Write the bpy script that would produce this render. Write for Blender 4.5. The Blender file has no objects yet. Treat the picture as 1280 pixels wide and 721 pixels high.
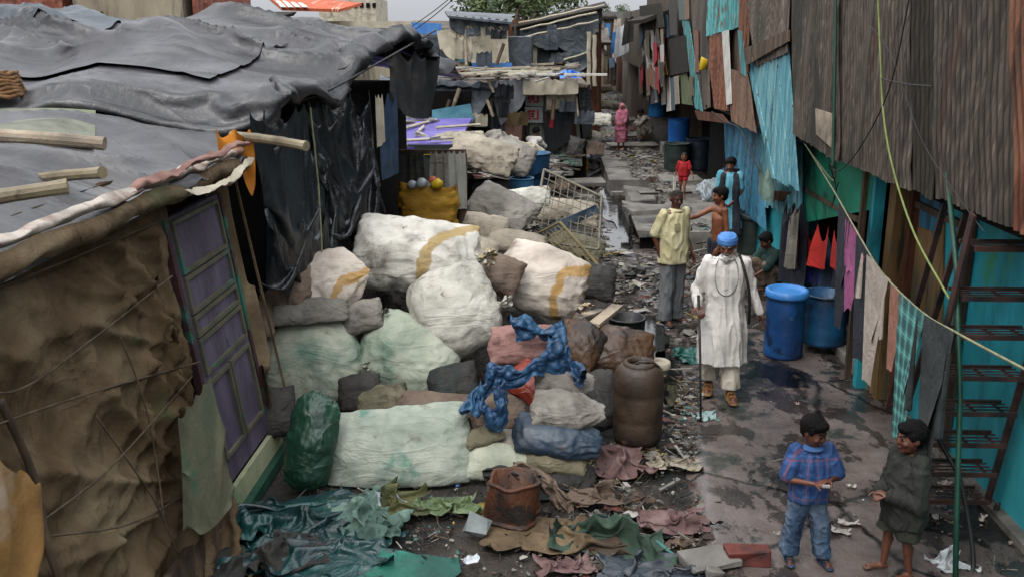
EXPO = 0.85
import bpy, bmesh, math, random
import numpy as np
from mathutils import Vector, Matrix, noise
SC = bpy.context.scene
COL = SC.collection
R = math.radians
rnd = random.Random(11)
# ------------------------------------------------------------------ camera
CAMH, FPX = 3.7, 1200.0
PITCH = math.atan(323/1200)
YAW = math.atan(50/1200*math.cos(PITCH))
CAM = Vector((0, 0, CAMH))
FW = Vector((-math.sin(YAW)*math.cos(PITCH), math.cos(YAW)*math.cos(PITCH), -math.sin(PITCH)))
RT = Vector((math.cos(YAW), math.sin(YAW), 0))
UP = RT.cross(FW)
cd = bpy.data.cameras.new('camera'); cam = bpy.data.objects.new('camera', cd); COL.objects.link(cam)
cd.sensor_width = 36; cd.lens = 36*FPX/1280; cd.clip_end = 3000; cd.clip_start = .05
cam.location = CAM
cam.rotation_euler = Matrix((RT, UP, -FW)).transposed().to_euler()
SC.camera = cam
def ray(px, py):
    return FW + RT*((px-640)/FPX) + UP*((360.5-py)/FPX)
def PY(px, py, y):
    d = ray(px, py); return CAM + d*(y/d.y)
def PX(px, py, x):
    d = ray(px, py); return CAM + d*(x/d.x)
def PZ(px, py, z=0.0):
    d = ray(px, py); return CAM + d*((z-CAMH)/d.z)
def ZC(p): return (Vector(p)-CAM).dot(FW)
# ------------------------------------------------------------------ tagging / linking
def tag(o, label=None, cat=None, group=None, kind=None):
    if label: o['label'] = label
    if cat: o['category'] = cat
    if group: o['group'] = group
    if kind: o['kind'] = kind
    return o
def empty(name, loc, label, cat, group=None, rz=0):
    o = bpy.data.objects.new(name, None); COL.objects.link(o)
    o.location = loc; o.rotation_euler.z = rz; o.empty_display_size = .2
    return tag(o, label, cat, group)
def worldloc(o):
    l = Vector(o.location)
    while o.parent: o = o.parent; l += Vector(o.location)
    return l
class MB:
    def __init__(s): s.v = []; s.f = []; s.m = []; s.uv = None
    def add(s, vs, fs, mi=0):
        b = len(s.v); s.v += [tuple(v) for v in vs]
        s.f += [tuple(b+i for i in f) for f in fs]; s.m += [mi]*len(fs); return s
    def box(s, c, size, rot=None, mi=0, jit=0):
        c = Vector(c); hx, hy, hz = size[0]/2, size[1]/2, size[2]/2
        vs = [Vector((x*hx, y*hy, z*hz)) for x in (-1, 1) for y in (-1, 1) for z in (-1, 1)]
        if jit: vs = [v+Vector((rnd.uniform(-jit, jit), rnd.uniform(-jit, jit), rnd.uniform(-jit, jit))) for v in vs]
        if rot is not None: vs = [rot @ v for v in vs]
        return s.add([c+v for v in vs], [(0,1,3,2),(4,6,7,5),(0,4,5,1),(2,3,7,6),(0,2,6,4),(1,5,7,3)], mi)
    def bar(s, p0, p1, w, h=None, up=(0,0,1), mi=0):
        p0, p1 = Vector(p0), Vector(p1); h = h or w
        d = (p1-p0).normalized(); u = Vector(up)
        if abs(d.dot(u)) > .98: u = Vector((1, 0, 0))
        a = d.cross(u).normalized(); b = a.cross(d)
        vs = []
        for p in (p0, p1):
            for x, y in ((-1,-1),(1,-1),(1,1),(-1,1)): vs.append(p+a*(x*w/2)+b*(y*h/2))
        return s.add(vs, [(3,2,1,0),(4,5,6,7),(0,1,5,4),(1,2,6,5),(2,3,7,6),(3,0,4,7)], mi)
    def tube(s, pts, r, n=8, mi=0, cap=True, sq=1.0):
        pts = [Vector(p) for p in pts]; k = len(pts)
        rs = r if isinstance(r, (list, tuple)) else [r]*k
        vs = []; pu = None
        for i, p in enumerate(pts):
            d = (pts[min(i+1, k-1)]-pts[max(i-1, 0)]).normalized()
            if pu is None:
                u = Vector((0, 0, 1)) if abs(d.z) < .9 else Vector((0, 1, 0))
            else: u = pu
            a = d.cross(u).normalized(); b = a.cross(d).normalized(); pu = b
            for j in range(n):
                t = 2*math.pi*j/n
                vs.append(p+a*(math.cos(t)*rs[i])+b*(math.sin(t)*rs[i]*sq))
        fs = [(i*n+j, i*n+(j+1)%n, (i+1)*n+(j+1)%n, (i+1)*n+j) for i in range(k-1) for j in range(n)]
        if cap: fs += [tuple(reversed(range(n))), tuple((k-1)*n+j for j in range(n))]
        return s.add(vs, fs, mi)
    def lathe(s, c, prof, n=32, mi=0, cap=True, wob=0, axis=None):
        c = Vector(c); vs = []
        for (r, z) in prof:
            for j in range(n):
                t = 2*math.pi*j/n
                rr = r*(1+wob*noise.noise(Vector((math.cos(t)*1.5, math.sin(t)*1.5, z*3))+c))
                v = Vector((rr*math.cos(t), rr*math.sin(t), z))
                if axis is not None: v = axis @ v
                vs.append(c+v)
        k = len(prof)
        fs = [(i*n+j, i*n+(j+1)%n, (i+1)*n+(j+1)%n, (i+1)*n+j) for i in range(k-1) for j in range(n)]
        if cap: fs += [tuple(reversed(range(n))), tuple((k-1)*n+j for j in range(n))]
        return s.add(vs, fs, mi)
    def grid(s, P, mi=0, closed=False):
        n, m = P.shape[:2]
        vs = P.reshape(-1, 3).tolist()
        fs = [(i*m+j, i*m+j+1, (i+1)*m+j+1, (i+1)*m+j) for i in range(n-1) for j in range(m-1)]
        return s.add(vs, fs, mi)
    def quad(s, a, b, c, d, mi=0): return s.add([a, b, c, d], [(0, 1, 2, 3)], mi)
    def obj(s, name, mats, parent=None, smooth=False, org=None, sub=0, solid=0):
        me = bpy.data.meshes.new(name)
        V = np.array(s.v, dtype=float)
        if parent is not None: o0 = worldloc(parent)
        elif org is not None: o0 = Vector(org)
        else: o0 = Vector(((V[:,0].min()+V[:,0].max())/2, (V[:,1].min()+V[:,1].max())/2, V[:,2].min()))
        V = V-np.array(o0)
        me.from_pydata(V.tolist(), [], s.f)
        if not isinstance(mats, (list, tuple)): mats = [mats]
        for m in mats: me.materials.append(m)
        if len(mats) > 1: me.polygons.foreach_set('material_index', s.m)
        if smooth: me.polygons.foreach_set('use_smooth', [True]*len(me.polygons))
        if s.uv is not None:
            ul = me.uv_layers.new(name='UVMap')
            idx = np.empty(len(me.loops), dtype=np.int32); me.loops.foreach_get('vertex_index', idx)
            ul.data.foreach_set('uv', np.array(s.uv, dtype=np.float32)[idx].ravel())
        o = bpy.data.objects.new(name, me); COL.objects.link(o)
        if parent is not None: o.parent = parent
        else: o.location = o0
        if sub:
            md = o.modifiers.new('sub', 'SUBSURF'); md.levels = sub; md.render_levels = sub
        if solid:
            md = o.modifiers.new('thick', 'SOLIDIFY'); md.thickness = solid; md.offset = 0
        return o
def copy_tree(o, parent=None):
    c = o.copy(); COL.objects.link(c)
    if parent is not None: c.parent = parent
    for ch in list(o.children): copy_tree(ch, c)
    return c
# ------------------------------------------------------------------ materials
_mc = {}
def srgb(h):
    if isinstance(h, str):
        c = [int(h[i:i+2], 16)/255 for i in (0, 2, 4)]
        return tuple((x/12.92 if x <= .04045 else ((x+.055)/1.055)**2.4) for x in c)+(1,)
    return tuple(h)+(1,) if len(h) == 3 else tuple(h)
def M(name, cols, scale=3, rough=.85, bump=.3, bscale=40, stretch=(1,1,1), metal=0, spec=.4, stains=(), bstretch=None,
      rvar=.15, coat=0, extra=None, coord='Object', dist=1.0, bdist=.01, wr=None, wrs=(1, 1, 1)):
    if name in _mc: return _mc[name]
    m = bpy.data.materials.new(name); _mc[name] = m; m.use_nodes = True
    nt = m.node_tree; N = nt.nodes; L = nt.links
    b = N['Principled BSDF']
    tc = N.new('ShaderNodeTexCoord'); oi = N.new('ShaderNodeObjectInfo')
    mul = N.new('ShaderNodeMath'); mul.operation = 'MULTIPLY'; mul.inputs[1].default_value = 37.0
    L.new(oi.outputs['Random'], mul.inputs[0])
    ad = N.new('ShaderNodeVectorMath'); ad.operation = 'ADD'
    L.new(tc.outputs[coord], ad.inputs[0]); L.new(mul.outputs[0], ad.inputs[1])
    def noisetex(sc, st, detail=6, w=0, rgh=.6):
        mp = N.new('ShaderNodeMapping'); mp.inputs['Scale'].default_value = st; mp.inputs['Location'].default_value = (w, w*1.7, w*.6)
        L.new(ad.outputs[0], mp.inputs[0])
        n = N.new('ShaderNodeTexNoise'); n.inputs['Scale'].default_value = sc; n.inputs['Detail'].default_value = detail
        n.inputs['Roughness'].default_value = rgh; n.inputs['Distortion'].default_value = dist*.3
        L.new(mp.outputs[0], n.inputs['Vector']); return n
    n1 = noisetex(scale, stretch)
    rp = N.new('ShaderNodeValToRGB'); L.new(n1.outputs['Fac'], rp.inputs[0])
    cols = [srgb(c) for c in cols]
    if len(cols) == 1: cols = cols*2
    el = rp.color_ramp.elements
    lo, hi = .34, .66
    el[0].position = lo; el[1].position = hi; el[0].color = cols[0]; el[1].color = cols[-1]
    for i, c in enumerate(cols[1:-1]):
        e = el.new(lo+(hi-lo)*(i+1)/(len(cols)-1)); e.color = c
    out = rp.outputs['Color']
    for k, st in enumerate(stains):
        c, sc, a, z = st[:4]; ss = st[4] if len(st) > 4 else stretch; st_amt = st[5] if len(st) > 5 else 1.0
        n = noisetex(sc, ss, w=13.1*(k+1), detail=7, rgh=.65)
        mr = N.new('ShaderNodeMapRange'); mr.inputs['From Min'].default_value = a; mr.inputs['From Max'].default_value = z
        mr.inputs['To Max'].default_value = st_amt; mr.interpolation_type = 'SMOOTHSTEP'
        L.new(n.outputs['Fac'], mr.inputs['Value'])
        mx = N.new('ShaderNodeMix'); mx.data_type = 'RGBA'
        L.new(mr.outputs[0], mx.inputs['Factor']); L.new(out, mx.inputs['A']); mx.inputs['B'].default_value = srgb(c)
        out = mx.outputs['Result']
    if extra: out = extra(nt, N, L, ad, out)
    L.new(out, b.inputs['Base Color'])
    nb = noisetex(bscale, bstretch or stretch, w=5, detail=5)
    nb2 = noisetex(bscale*.22, bstretch or stretch, w=9, detail=4)
    sm = N.new('ShaderNodeMath'); sm.operation = 'MULTIPLY_ADD'; sm.inputs[1].default_value = 2.5
    L.new(nb2.outputs['Fac'], sm.inputs[0]); L.new(nb.outputs['Fac'], sm.inputs[2])
    bp = N.new('ShaderNodeBump'); bp.inputs['Strength'].default_value = bump; bp.inputs['Distance'].default_value = bdist
    L.new(sm.outputs[0], bp.inputs['Height']); L.new(bp.outputs[0], b.inputs['Normal'])
    if wr:
        for q, (ws, wst) in enumerate(((wr[0], wr[1]), (wr[0]*2.7, wr[1]*.5))):
            nw = noisetex(ws, wrs, detail=3, w=21+q*7, rgh=.5); nw.inputs['Distortion'].default_value = .9
            # crease lines: 1-|n-.5|
            a1 = N.new('ShaderNodeMath'); a1.operation = 'SUBTRACT'; a1.inputs[1].default_value = .5; L.new(nw.outputs['Fac'], a1.inputs[0])
            a2 = N.new('ShaderNodeMath'); a2.operation = 'ABSOLUTE'; L.new(a1.outputs[0], a2.inputs[0])
            a3 = N.new('ShaderNodeMath'); a3.operation = 'POWER'; a3.inputs[1].default_value = .6; L.new(a2.outputs[0], a3.inputs[0])
            b2 = N.new('ShaderNodeBump'); b2.inputs['Strength'].default_value = wst; b2.inputs['Distance'].default_value = .12/ws; b2.invert = True
            L.new(a3.outputs[0], b2.inputs['Height']); L.new(bp.outputs[0], b2.inputs['Normal']); L.new(b2.outputs[0], b.inputs['Normal']); bp = b2
    mr = N.new('ShaderNodeMapRange'); mr.inputs['To Min'].default_value = max(.02, rough-rvar); mr.inputs['To Max'].default_value = min(1, rough+rvar)
    mr.inputs['From Min'].default_value = .3; mr.inputs['From Max'].default_value = .7
    L.new(nb2.outputs['Fac'], mr.inputs['Value']); L.new(mr.outputs[0], b.inputs['Roughness'])
    b.inputs['Metallic'].default_value = metal; b.inputs['Specular IOR Level'].default_value = spec
    if coat: b.inputs['Coat Weight'].default_value = coat; b.inputs['Coat Roughness'].default_value = .25
    return m
# ------------------------------------------------------------------ cloth solver (position based, numpy)
def drape(P, slack=(1.0, 1.0), pins=None, steps=120, g=.0022, iters=4, coll=(), floor=None, seed=0, jit=.01, damp=.96, wind=None, noise_amp=0):
    """P: (n,m,3) start; rest lengths = start lengths * slack. pins: bool (n,m). coll: list of fn(X)->X pushing out."""
    rs = np.random.RandomState(seed)
    X = P.astype(float).copy(); n, m = X.shape[:2]
    W = np.ones((n, m)); 
    if pins is not None: W[pins] = 0
    cons = []
    def addc(di, dj, stiff, sl, sel):
        i0 = np.arange(0, n-di); 
        if dj >= 0: j0 = np.arange(0, m-dj)
        else: j0 = np.arange(-dj, m)
        I, J = np.meshgrid(i0, j0, indexing='ij')
        step = max(abs(di), abs(dj))
        key = (I//max(di, 1) if di else J//max(abs(dj), 1)) % 2
        for c in (0, 1):
            a = key == c
            ia, ja = I[a], J[a]
            if len(ia) == 0: continue
            A = ia*m+ja; B = (ia+di)*m+(ja+dj)
            L = np.linalg.norm(P.reshape(-1, 3)[A]-P.reshape(-1, 3)[B], axis=1)*sl
            w = W.reshape(-1); ws = w[A]+w[B]; ok = ws > 0
            A, B, L = A[ok], B[ok], L[ok]; ws = w[A]+w[B]
            cons.append((A, B, L, w[A]/ws, w[B]/ws, stiff))
    su, sv = slack; sd = math.sqrt((su*su+sv*sv)/2)
    addc(1, 0, 1, su, 0); addc(0, 1, 1, sv, 0)
    addc(1, 1, .5, sd, 0); addc(1, -1, .5, sd, 0)
    addc(2, 0, .12, su, 0); addc(0, 2, .12, sv, 0)
    X = X.reshape(-1, 3); w = W.reshape(-1, 1)
    X += rs.normal(0, jit, X.shape)*w
    V = np.zeros_like(X)
    for it in range(steps):
        V[:, 2] -= g
        if wind is not None: V += np.array(wind)*rs.uniform(0, 1)
        Xo = X.copy(); X = X+V*w
        for k in range(iters):
            for (A, B, L, wa, wb, st) in cons:
                d = X[B]-X[A]; l = np.linalg.norm(d, axis=1)+1e-9
                c = (d*((l-L)/l*st)[:, None])
                X[A] += c*wa[:, None]; X[B] -= c*wb[:, None]
            for fn in coll: X = fn(X, w)
            if floor is not None: X[:, 2] = np.maximum(X[:, 2], floor)
        V = (X-Xo)*damp
        sp = np.linalg.norm(V, axis=1)[:, None]; V *= np.minimum(1, .05/(sp+1e-9))
    return X.reshape(n, m, 3)
def bilin(a, b, c, d, n, m):
    """corners a(0,0) b(0,1) c(1,1) d(1,0)"""
    u = np.linspace(0, 1, n)[:, None, None]; v = np.linspace(0, 1, m)[None, :, None]
    a, b, c, d = [np.array(tuple(x), float) for x in (a, b, c, d)]
    return (1-u)*((1-v)*a+v*b)+u*((1-v)*d+v*c)
def sph(c, r):
    c = np.array(tuple(c))
    def fn(X, w):
        d = X-c; l = np.linalg.norm(d, axis=1); k = l < r
        X[k] = c+d[k]*(r/(l[k]+1e-9))[:, None]; return X
    return fn
def capsule(a, b, r):
    a = np.array(tuple(a)); b = np.array(tuple(b)); ab = b-a; q = ab.dot(ab)
    def fn(X, w):
        t = np.clip(((X-a)@ab)/q, 0, 1); c = a+t[:, None]*ab
        d = X-c; l = np.linalg.norm(d, axis=1); k = l < r
        X[k] = c[k]+d[k]*(r/(l[k]+1e-9))[:, None]; return X
    return fn
def heightf(f):
    def fn(X, w):
        h = f(X[:, 0], X[:, 1]); X[:, 2] = np.maximum(X[:, 2], h); return X
    return fn
def vnoise(X, sc, amp, seed=0, oct=3):
    out = np.empty(len(X))
    for i, p in enumerate(X): out[i] = noise.fractal((p[0]*sc[0]+seed, p[1]*sc[1]+seed*.7, p[2]*sc[2]), .6, 2.0, oct)
    return out*amp
_sk = {}
def sack_sim(asp, full, seed, n=34, gather=0, slump=1.0, rd=.35):
    """inflated sewn sack, unit short side; returns (verts, faces). long axis x."""
    key = (asp, full, seed, gather, slump, rd)
    if key in _sk: return _sk[key]
    m = n; k = int(n*asp)
    rs = np.random.RandomState(seed)
    us = np.linspace(-asp/2, asp/2, k); vs = np.linspace(-.5, .5, m)
    U, Vv = np.meshgrid(us, vs, indexing='ij')
    a_, b_ = U*2/asp, Vv*2
    Ud = a_*np.sqrt(np.maximum(0, 1-b_*b_/2))*asp/2*1.06; Vd = b_*np.sqrt(np.maximum(0, 1-a_*a_/2))/2*1.06
    U = U*(1-rd)+Ud*rd; Vv = Vv*(1-rd)+Vd*rd
    top = np.stack([U, Vv, 0.02+0*U], -1); bot = np.stack([U, Vv, -0.02+0*U], -1)
    idt = np.arange(k*m).reshape(k, m); idb = idt+k*m
    edge = np.zeros((k, m), bool); edge[0] = edge[-1] = True; edge[:, 0] = edge[:, -1] = True
    mp = np.arange(2*k*m); mp[idb[edge]] = idt[edge]
    X = np.concatenate([top.reshape(-1, 3), bot.reshape(-1, 3)])
    X0 = X.copy()
    faces = []
    ft = np.stack([idt[:-1, :-1], idt[1:, :-1], idt[1:, 1:], idt[:-1, 1:]], -1).reshape(-1, 4)
    fb = np.stack([idb[:-1, :-1], idb[:-1, 1:], idb[1:, 1:], idb[1:, :-1]], -1).reshape(-1, 4)
    F = mp[np.concatenate([ft, fb])]
    eflag = np.zeros(2*k*m, bool); eflag[idt[edge]] = True
    cons = []
    def add(A, B, st):
        A, B = mp[A.ravel()], mp[B.ravel()]
        L = np.linalg.norm((X0[A]-X0[B])*np.array([1, 1, 0]), axis=1)
        ok = L > 1e-6; A, B, L = A[ok], B[ok], L[ok]
        eg = eflag[A] & eflag[B]                       # the seams are gathered, the cloth between them is slack
        cons.append((A, B, L*np.where(eg, .84, 1.03), st))
    for T in (idt, idb):
        for c in (0, 1):
            add(T[c:-1:2], T[c+1::2], 1); add(T[:, c:-1:2], T[:, c+1::2], 1)
            add(T[c:-1:2, :-1], T[c+1::2, 1:], .4); add(T[c:-1:2, 1:], T[c+1::2, :-1], .4)
        add(T[:-2], T[2:], .06); add(T[:, :-2], T[:, 2:], .06)
    X += rs.normal(0, .007, X.shape)
    for T, s in ((idt, 1), (idb, -1)):
        X[T.ravel(), 2] += s*.12*np.cos(U.ravel()/asp*math.pi)*np.cos(Vv.ravel()*math.pi)
    used = np.unique(mp)
    V = np.zeros_like(X); lump = vnoise(X0, (2.2, 2.2, 2.2), .5, seed*3.1, 2)
    for it in range(130):
        P4 = X[F]; d1 = P4[:, 2]-P4[:, 0]; d2 = P4[:, 3]-P4[:, 1]
        nr = np.cross(d1, d2)*.5
        vol = (nr*P4.mean(1)).sum()/3
        tgt = full*asp*.29
        pr = np.clip((tgt-vol)*6, -1, 3)*.5
        f = np.zeros_like(X)
        for q in range(4): np.add.at(f, F[:, q], nr)
        V += f*pr*(1+lump[:, None]); V[:, 2] -= .0006*slump
        X1 = X+V; Xo = X; X = X1
        for _ in range(4):
            for (A, B, L, st) in cons:
                d = X[B]-X[A]; l = np.linalg.norm(d, axis=1)+1e-9
                c = d*((l-L)/l*.5*st)[:, None]
                X[A] += c; X[B] -= c
            zf = -.17*slump-.3*(1-slump)
            X[:, 2] = np.maximum(X[:, 2], zf)
        V = (X-Xo)*.9
        sp = np.linalg.norm(V, axis=1)[:, None]; V *= np.minimum(1, .03/(sp+1e-9))
    if gather:   # one end pulled together and tied
        t = np.clip((X[:, 0]-asp*.18)/(asp*.3), 0, 1)[:, None]
        ang = np.arctan2(X[:, 2], X[:, 1])
        k2 = 1-t[:, 0]*.86*gather
        X[:, 1] *= k2; X[:, 2] *= k2
        rr = 1+.16*t[:, 0]*np.sin(ang*11+seed); X[:, 1] *= rr; X[:, 2] *= rr
    inv = -np.ones(2*k*m, int); inv[used] = np.arange(len(used))
    out = (X[used], inv[F])
    _sk[key] = out; return out
def sack_pts(asp, full, seed, W, rot, loc, gather=0, slump=1.0, nz=.02, sc=(1, 1, 1), bend=0, rd=.35, crease=.014):
    V, F = sack_sim(asp, full, seed, gather=gather, slump=slump, rd=rd)
    X = V.copy()
    if bend: X[:, 2] -= bend*(X[:, 0]**2)
    X = X*(W/asp)*np.array(sc)
    d = vnoise(X, (5, 5, 5), nz, seed+W, 3)
    cr = np.array([(1-min(1, abs(noise.fractal((p[0]*1.3+seed*5+p[1]*.8, p[1]*4.2+W*9-p[0], p[2]*3.5), .6, 2, 2))*2.4))**2 for p in V])
    cr2 = np.array([(1-min(1, abs(noise.fractal((p[0]*3+seed*5, p[1]*9+W*5+p[0]*2, p[2]*7), .6, 2, 2))*2.2))**2 for p in V])
    d = d+crease*1.3*W*cr+crease*.5*W*cr2
    # folds running out from the gathered mouth and from the tucked bottom corner
    rk_ = random.Random(int(seed*31+W*1000)); fs_ = np.zeros(len(V))
    for kn, amp_, kk in ((np.array([asp*.46, rk_.uniform(-.12, .12), .12]), .034, rk_.randint(11, 15)), (np.array([-asp*.44, rk_.uniform(-.3, .3), .05]), .022, rk_.randint(8, 12))):
        dv = V-kn; r_ = np.linalg.norm(dv, axis=1); an_ = np.arctan2(dv[:, 2]*1.3, dv[:, 1])
        for i, p in enumerate(V):
            wv_ = 1.5*noise.noise((r_[i]*2.2+seed, p[1]*1.5, kk))
            fs_[i] += amp_*math.exp(-(r_[i]/(.30*asp))**1.3)*min(1, r_[i]*7)*(1-abs(math.sin(an_[i]*kk*.5+wv_)))**1.3
    d = d+fs_*W
    X = X*(1+(d/ (np.linalg.norm(X, axis=1)+.1)))[:, None]
    X = X@np.array(rot).T+np.array(tuple(loc))
    return X, F

def refine(X, amp=.05, sc=(1.2, 1.2, 1.2), k=2, seed=0, axis=None, amp2=None, pw=1.6, skew=.6):
    """resample a draped sheet k times finer and press ridged creases into it"""
    n, m = X.shape[:2]; a = np.linspace(0, n-1, (n-1)*k+1); b = np.linspace(0, m-1, (m-1)*k+1)
    i0 = np.minimum(a.astype(int), n-2); t = (a-i0)[:, None, None]; Y = X[i0]*(1-t)+X[i0+1]*t
    j0 = np.minimum(b.astype(int), m-2); u = (b-j0)[None, :, None]; Y = Y[:, j0]*(1-u)+Y[:, j0+1]*u
    du = np.gradient(Y, axis=0); dv = np.gradient(Y, axis=1); nr = np.cross(du, dv); nr /= np.linalg.norm(nr, axis=2, keepdims=True)+1e-9
    amp2 = amp*.4 if amp2 is None else amp2
    F = Y.reshape(-1, 3); D = np.empty(len(F))
    for q, p in enumerate(F):
        x, y, z = p[0]*sc[0], p[1]*sc[1], p[2]*sc[2]
        wx = x+skew*noise.noise((x*.6, y*.6, z+seed)); 
        n1 = noise.fractal((wx+.5*y+seed, y*.45-x*.2, z+seed), .5, 2, 2); n2 = noise.fractal((x*2.3-y*1.1, y*2.0+seed, z*2.2+5), .6, 2, 2)
        D[q] = amp*(1-min(1, abs(n1)*2.0))**pw+amp2*(1-min(1, abs(n2)*2.2))**pw
    return (F+nr.reshape(-1, 3)*D[:, None]*(np.sign(nr.reshape(-1, 3)[:, axis])[:, None] if axis is not None else 1)).reshape(Y.shape)
# ------------------------------------------------------------------ world, sun, film
w = bpy.data.worlds.new('World'); SC.world = w; w.use_nodes = True
nt = w.node_tree; bg = nt.nodes['Background']
sky = nt.nodes.new('ShaderNodeTexSky'); sky.sky_type = 'NISHITA'; sky.sun_disc = False
SUN_EL, SUN_ROT = R(58), R(215)
sky.sun_elevation = SUN_EL; sky.sun_rotation = SUN_ROT; sky.air_density = 1.0; sky.dust_density = 4.0
hs = nt.nodes.new('ShaderNodeHueSaturation'); hs.inputs['Saturation'].default_value = .22
tc = nt.nodes.new('ShaderNodeTexCoord'); nz = nt.nodes.new('ShaderNodeTexNoise'); nz.inputs['Scale'].default_value = 2.2; nz.inputs['Detail'].default_value = 5
mpw = nt.nodes.new('ShaderNodeMapping'); mpw.inputs['Scale'].default_value = (1, 1, 3.5)
cr = nt.nodes.new('ShaderNodeValToRGB'); cr.color_ramp.elements[0].position = .3; cr.color_ramp.elements[1].position = .7
cr.color_ramp.elements[0].color = (7.4, 7.7, 8.3, 1); cr.color_ramp.elements[1].color = (9.6, 9.8, 10.2, 1)
mx = nt.nodes.new('ShaderNodeMix'); mx.data_type = 'RGBA'; mx.inputs['Factor'].default_value = .8
Lk = nt.links.new
Lk(tc.outputs['Generated'], mpw.inputs[0]); Lk(mpw.outputs[0], nz.inputs['Vector']); Lk(nz.outputs['Fac'], cr.inputs[0])
Lk(sky.outputs[0], hs.inputs['Color']); Lk(hs.outputs[0], mx.inputs['A']); Lk(cr.outputs[0], mx.inputs['B'])
sx = nt.nodes.new('ShaderNodeSeparateXYZ'); Lk(tc.outputs['Generated'], sx.inputs[0])
g1 = nt.nodes.new('ShaderNodeMapRange'); g1.inputs['From Min'].default_value = 0; g1.inputs['From Max'].default_value = .9; g1.inputs['To Min'].default_value = .44; g1.inputs['To Max'].default_value = 2.0
Lk(sx.outputs['Z'], g1.inputs['Value'])
vm = nt.nodes.new('ShaderNodeVectorMath'); vm.operation = 'SCALE'; Lk(mx.outputs['Result'], vm.inputs[0]); Lk(g1.outputs[0], vm.inputs['Scale'])
Lk(vm.outputs[0], bg.inputs['Color']); bg.inputs['Strength'].default_value = .1
sl = bpy.data.lights.new('sun', 'SUN'); sl.energy = .8; sl.angle = R(22); sl.color = (1, .97, .92)
so = bpy.data.objects.new('sun', sl); COL.objects.link(so)
# sky rotation 0 = +Y, clockwise seen from above
sd = Vector((math.sin(SUN_ROT)*math.cos(SUN_EL), math.cos(SUN_ROT)*math.cos(SUN_EL), math.sin(SUN_EL)))
so.rotation_euler = sd.to_track_quat('Z', 'Y').to_euler(); so.location = (0, 0, 20)
SC.view_settings.view_transform = 'Standard'; SC.view_settings.look = 'None'
SC.view_settings.exposure = EXPO; SC.view_settings.gamma = 1.0
SC.cycles.max_bounces = 5; SC.cycles.diffuse_bounces = 3; SC.cycles.glossy_bounces = 2; SC.cycles.transparent_max_bounces = 6
SC.cycles.use_adaptive_sampling = True; SC.cycles.use_denoising = True
# ------------------------------------------------------------------ materials
m_soil = M('soil', ['15120f', '2b2520', '3f372f'], scale=1.3, rough=.75, bump=1.0, bscale=30, bdist=.03, stains=[('0e1512', .5, .5, .62), ('4a423a', 6, .58, .7)], rvar=.25)
def wet_extra(nt, N, L, ad, out):
    # large wet patches: darker and glossier (water lying in the slab joints)
    b = N['Principled BSDF']
    vo = N.new('ShaderNodeTexVoronoi'); vo.feature = 'DISTANCE_TO_EDGE'; vo.inputs['Scale'].default_value = .55
    n0 = N.new('ShaderNodeTexNoise'); n0.inputs['Scale'].default_value = 3; n0.inputs['Detail'].default_value = 5
    ml = N.new('ShaderNodeVectorMath'); ml.operation = 'MULTIPLY_ADD'; ml.inputs[1].default_value = (.25, .25, .25)
    L.new(ad.outputs[0], n0.inputs['Vector']); L.new(n0.outputs['Color'], ml.inputs[0]); L.new(ad.outputs[0], ml.inputs[2])
    L.new(ml.outputs[0], vo.inputs['Vector'])
    mr = N.new('ShaderNodeMapRange'); mr.inputs['From Min'].default_value = .004; mr.inputs['From Max'].default_value = .02
    L.new(vo.outputs['Distance'], mr.inputs['Value'])
    mx = N.new('ShaderNodeMix'); mx.data_type = 'RGBA'; mx.inputs['A'].default_value = (.008, .007, .006, 1)
    L.new(mr.outputs[0], mx.inputs['Factor']); L.new(out, mx.inputs['B'])
    n1 = N.new('ShaderNodeTexNoise'); n1.inputs['Scale'].default_value = 1.8; n1.inputs['Detail'].default_value = 9; n1.inputs['Roughness'].default_value = .62
    mp = N.new('ShaderNodeMapping'); mp.inputs['Scale'].default_value = (1.3, .8, 1); mp.inputs['Location'].default_value = (3.1, 1.4, 0); L.new(ad.outputs[0], mp.inputs[0]); L.new(mp.outputs[0], n1.inputs['Vector'])
    wm = N.new('ShaderNodeMapRange'); wm.inputs['From Min'].default_value = .515; wm.inputs['From Max'].default_value = .55; wm.interpolation_type = 'SMOOTHSTEP'; L.new(n1.outputs['Fac'], wm.inputs['Value'])
    m2 = N.new('ShaderNodeMix'); m2.data_type = 'RGBA'; m2.blend_type = 'MULTIPLY'; L.new(wm.outputs[0], m2.inputs['Factor']); L.new(mx.outputs['Result'], m2.inputs['A']); m2.inputs['B'].default_value = (.36, .37, .38, 1)
    N['Principled BSDF']['wet'] = 1; nt['wet'] = wm.name
    return m2.outputs['Result']
m_lane = M('lane_concrete', ['3c3532', '504743', '645a55'], scale=1.1, rough=.36, bump=.35, bscale=22, bdist=.012, rvar=.3,
           stains=[('1a2420', 1.7, .54, .62, (1, 1, 1), .85), ('0b0b0c', 1.2, .56, .6, (1, .7, 1), .9), ('6d5f60', 5, .6, .75, (1, 1, 1), .6)], extra=wet_extra, spec=.5)
def wetten(m, r=.07):
    nt = m.node_tree; N = nt.nodes; L = nt.links; b = N['Principled BSDF']; wm = N[nt['wet']]
    old = b.inputs['Roughness'].links[0].from_socket; mf = N.new('ShaderNodeMix'); L.new(wm.outputs[0], mf.inputs['Factor']); L.new(old, mf.inputs['A']); mf.inputs['B'].default_value = r
    L.new(mf.outputs['Result'], b.inputs['Roughness'])
wetten(m_lane)
m_slab = M('stone_slab', ['4f4c48', '69655f', '7f7a72'], scale=2, rough=.8, bump=.4, bscale=25, stains=[('2c2b28', 1.5, .52, .68)])
m_conc = M('grey_render', ['5b5650', '7a746b', '8b8478'], scale=1, rough=.9, bump=.4, stretch=(1, 1, .25), stains=[('37332e', 1.2, .52, .72)])
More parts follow.
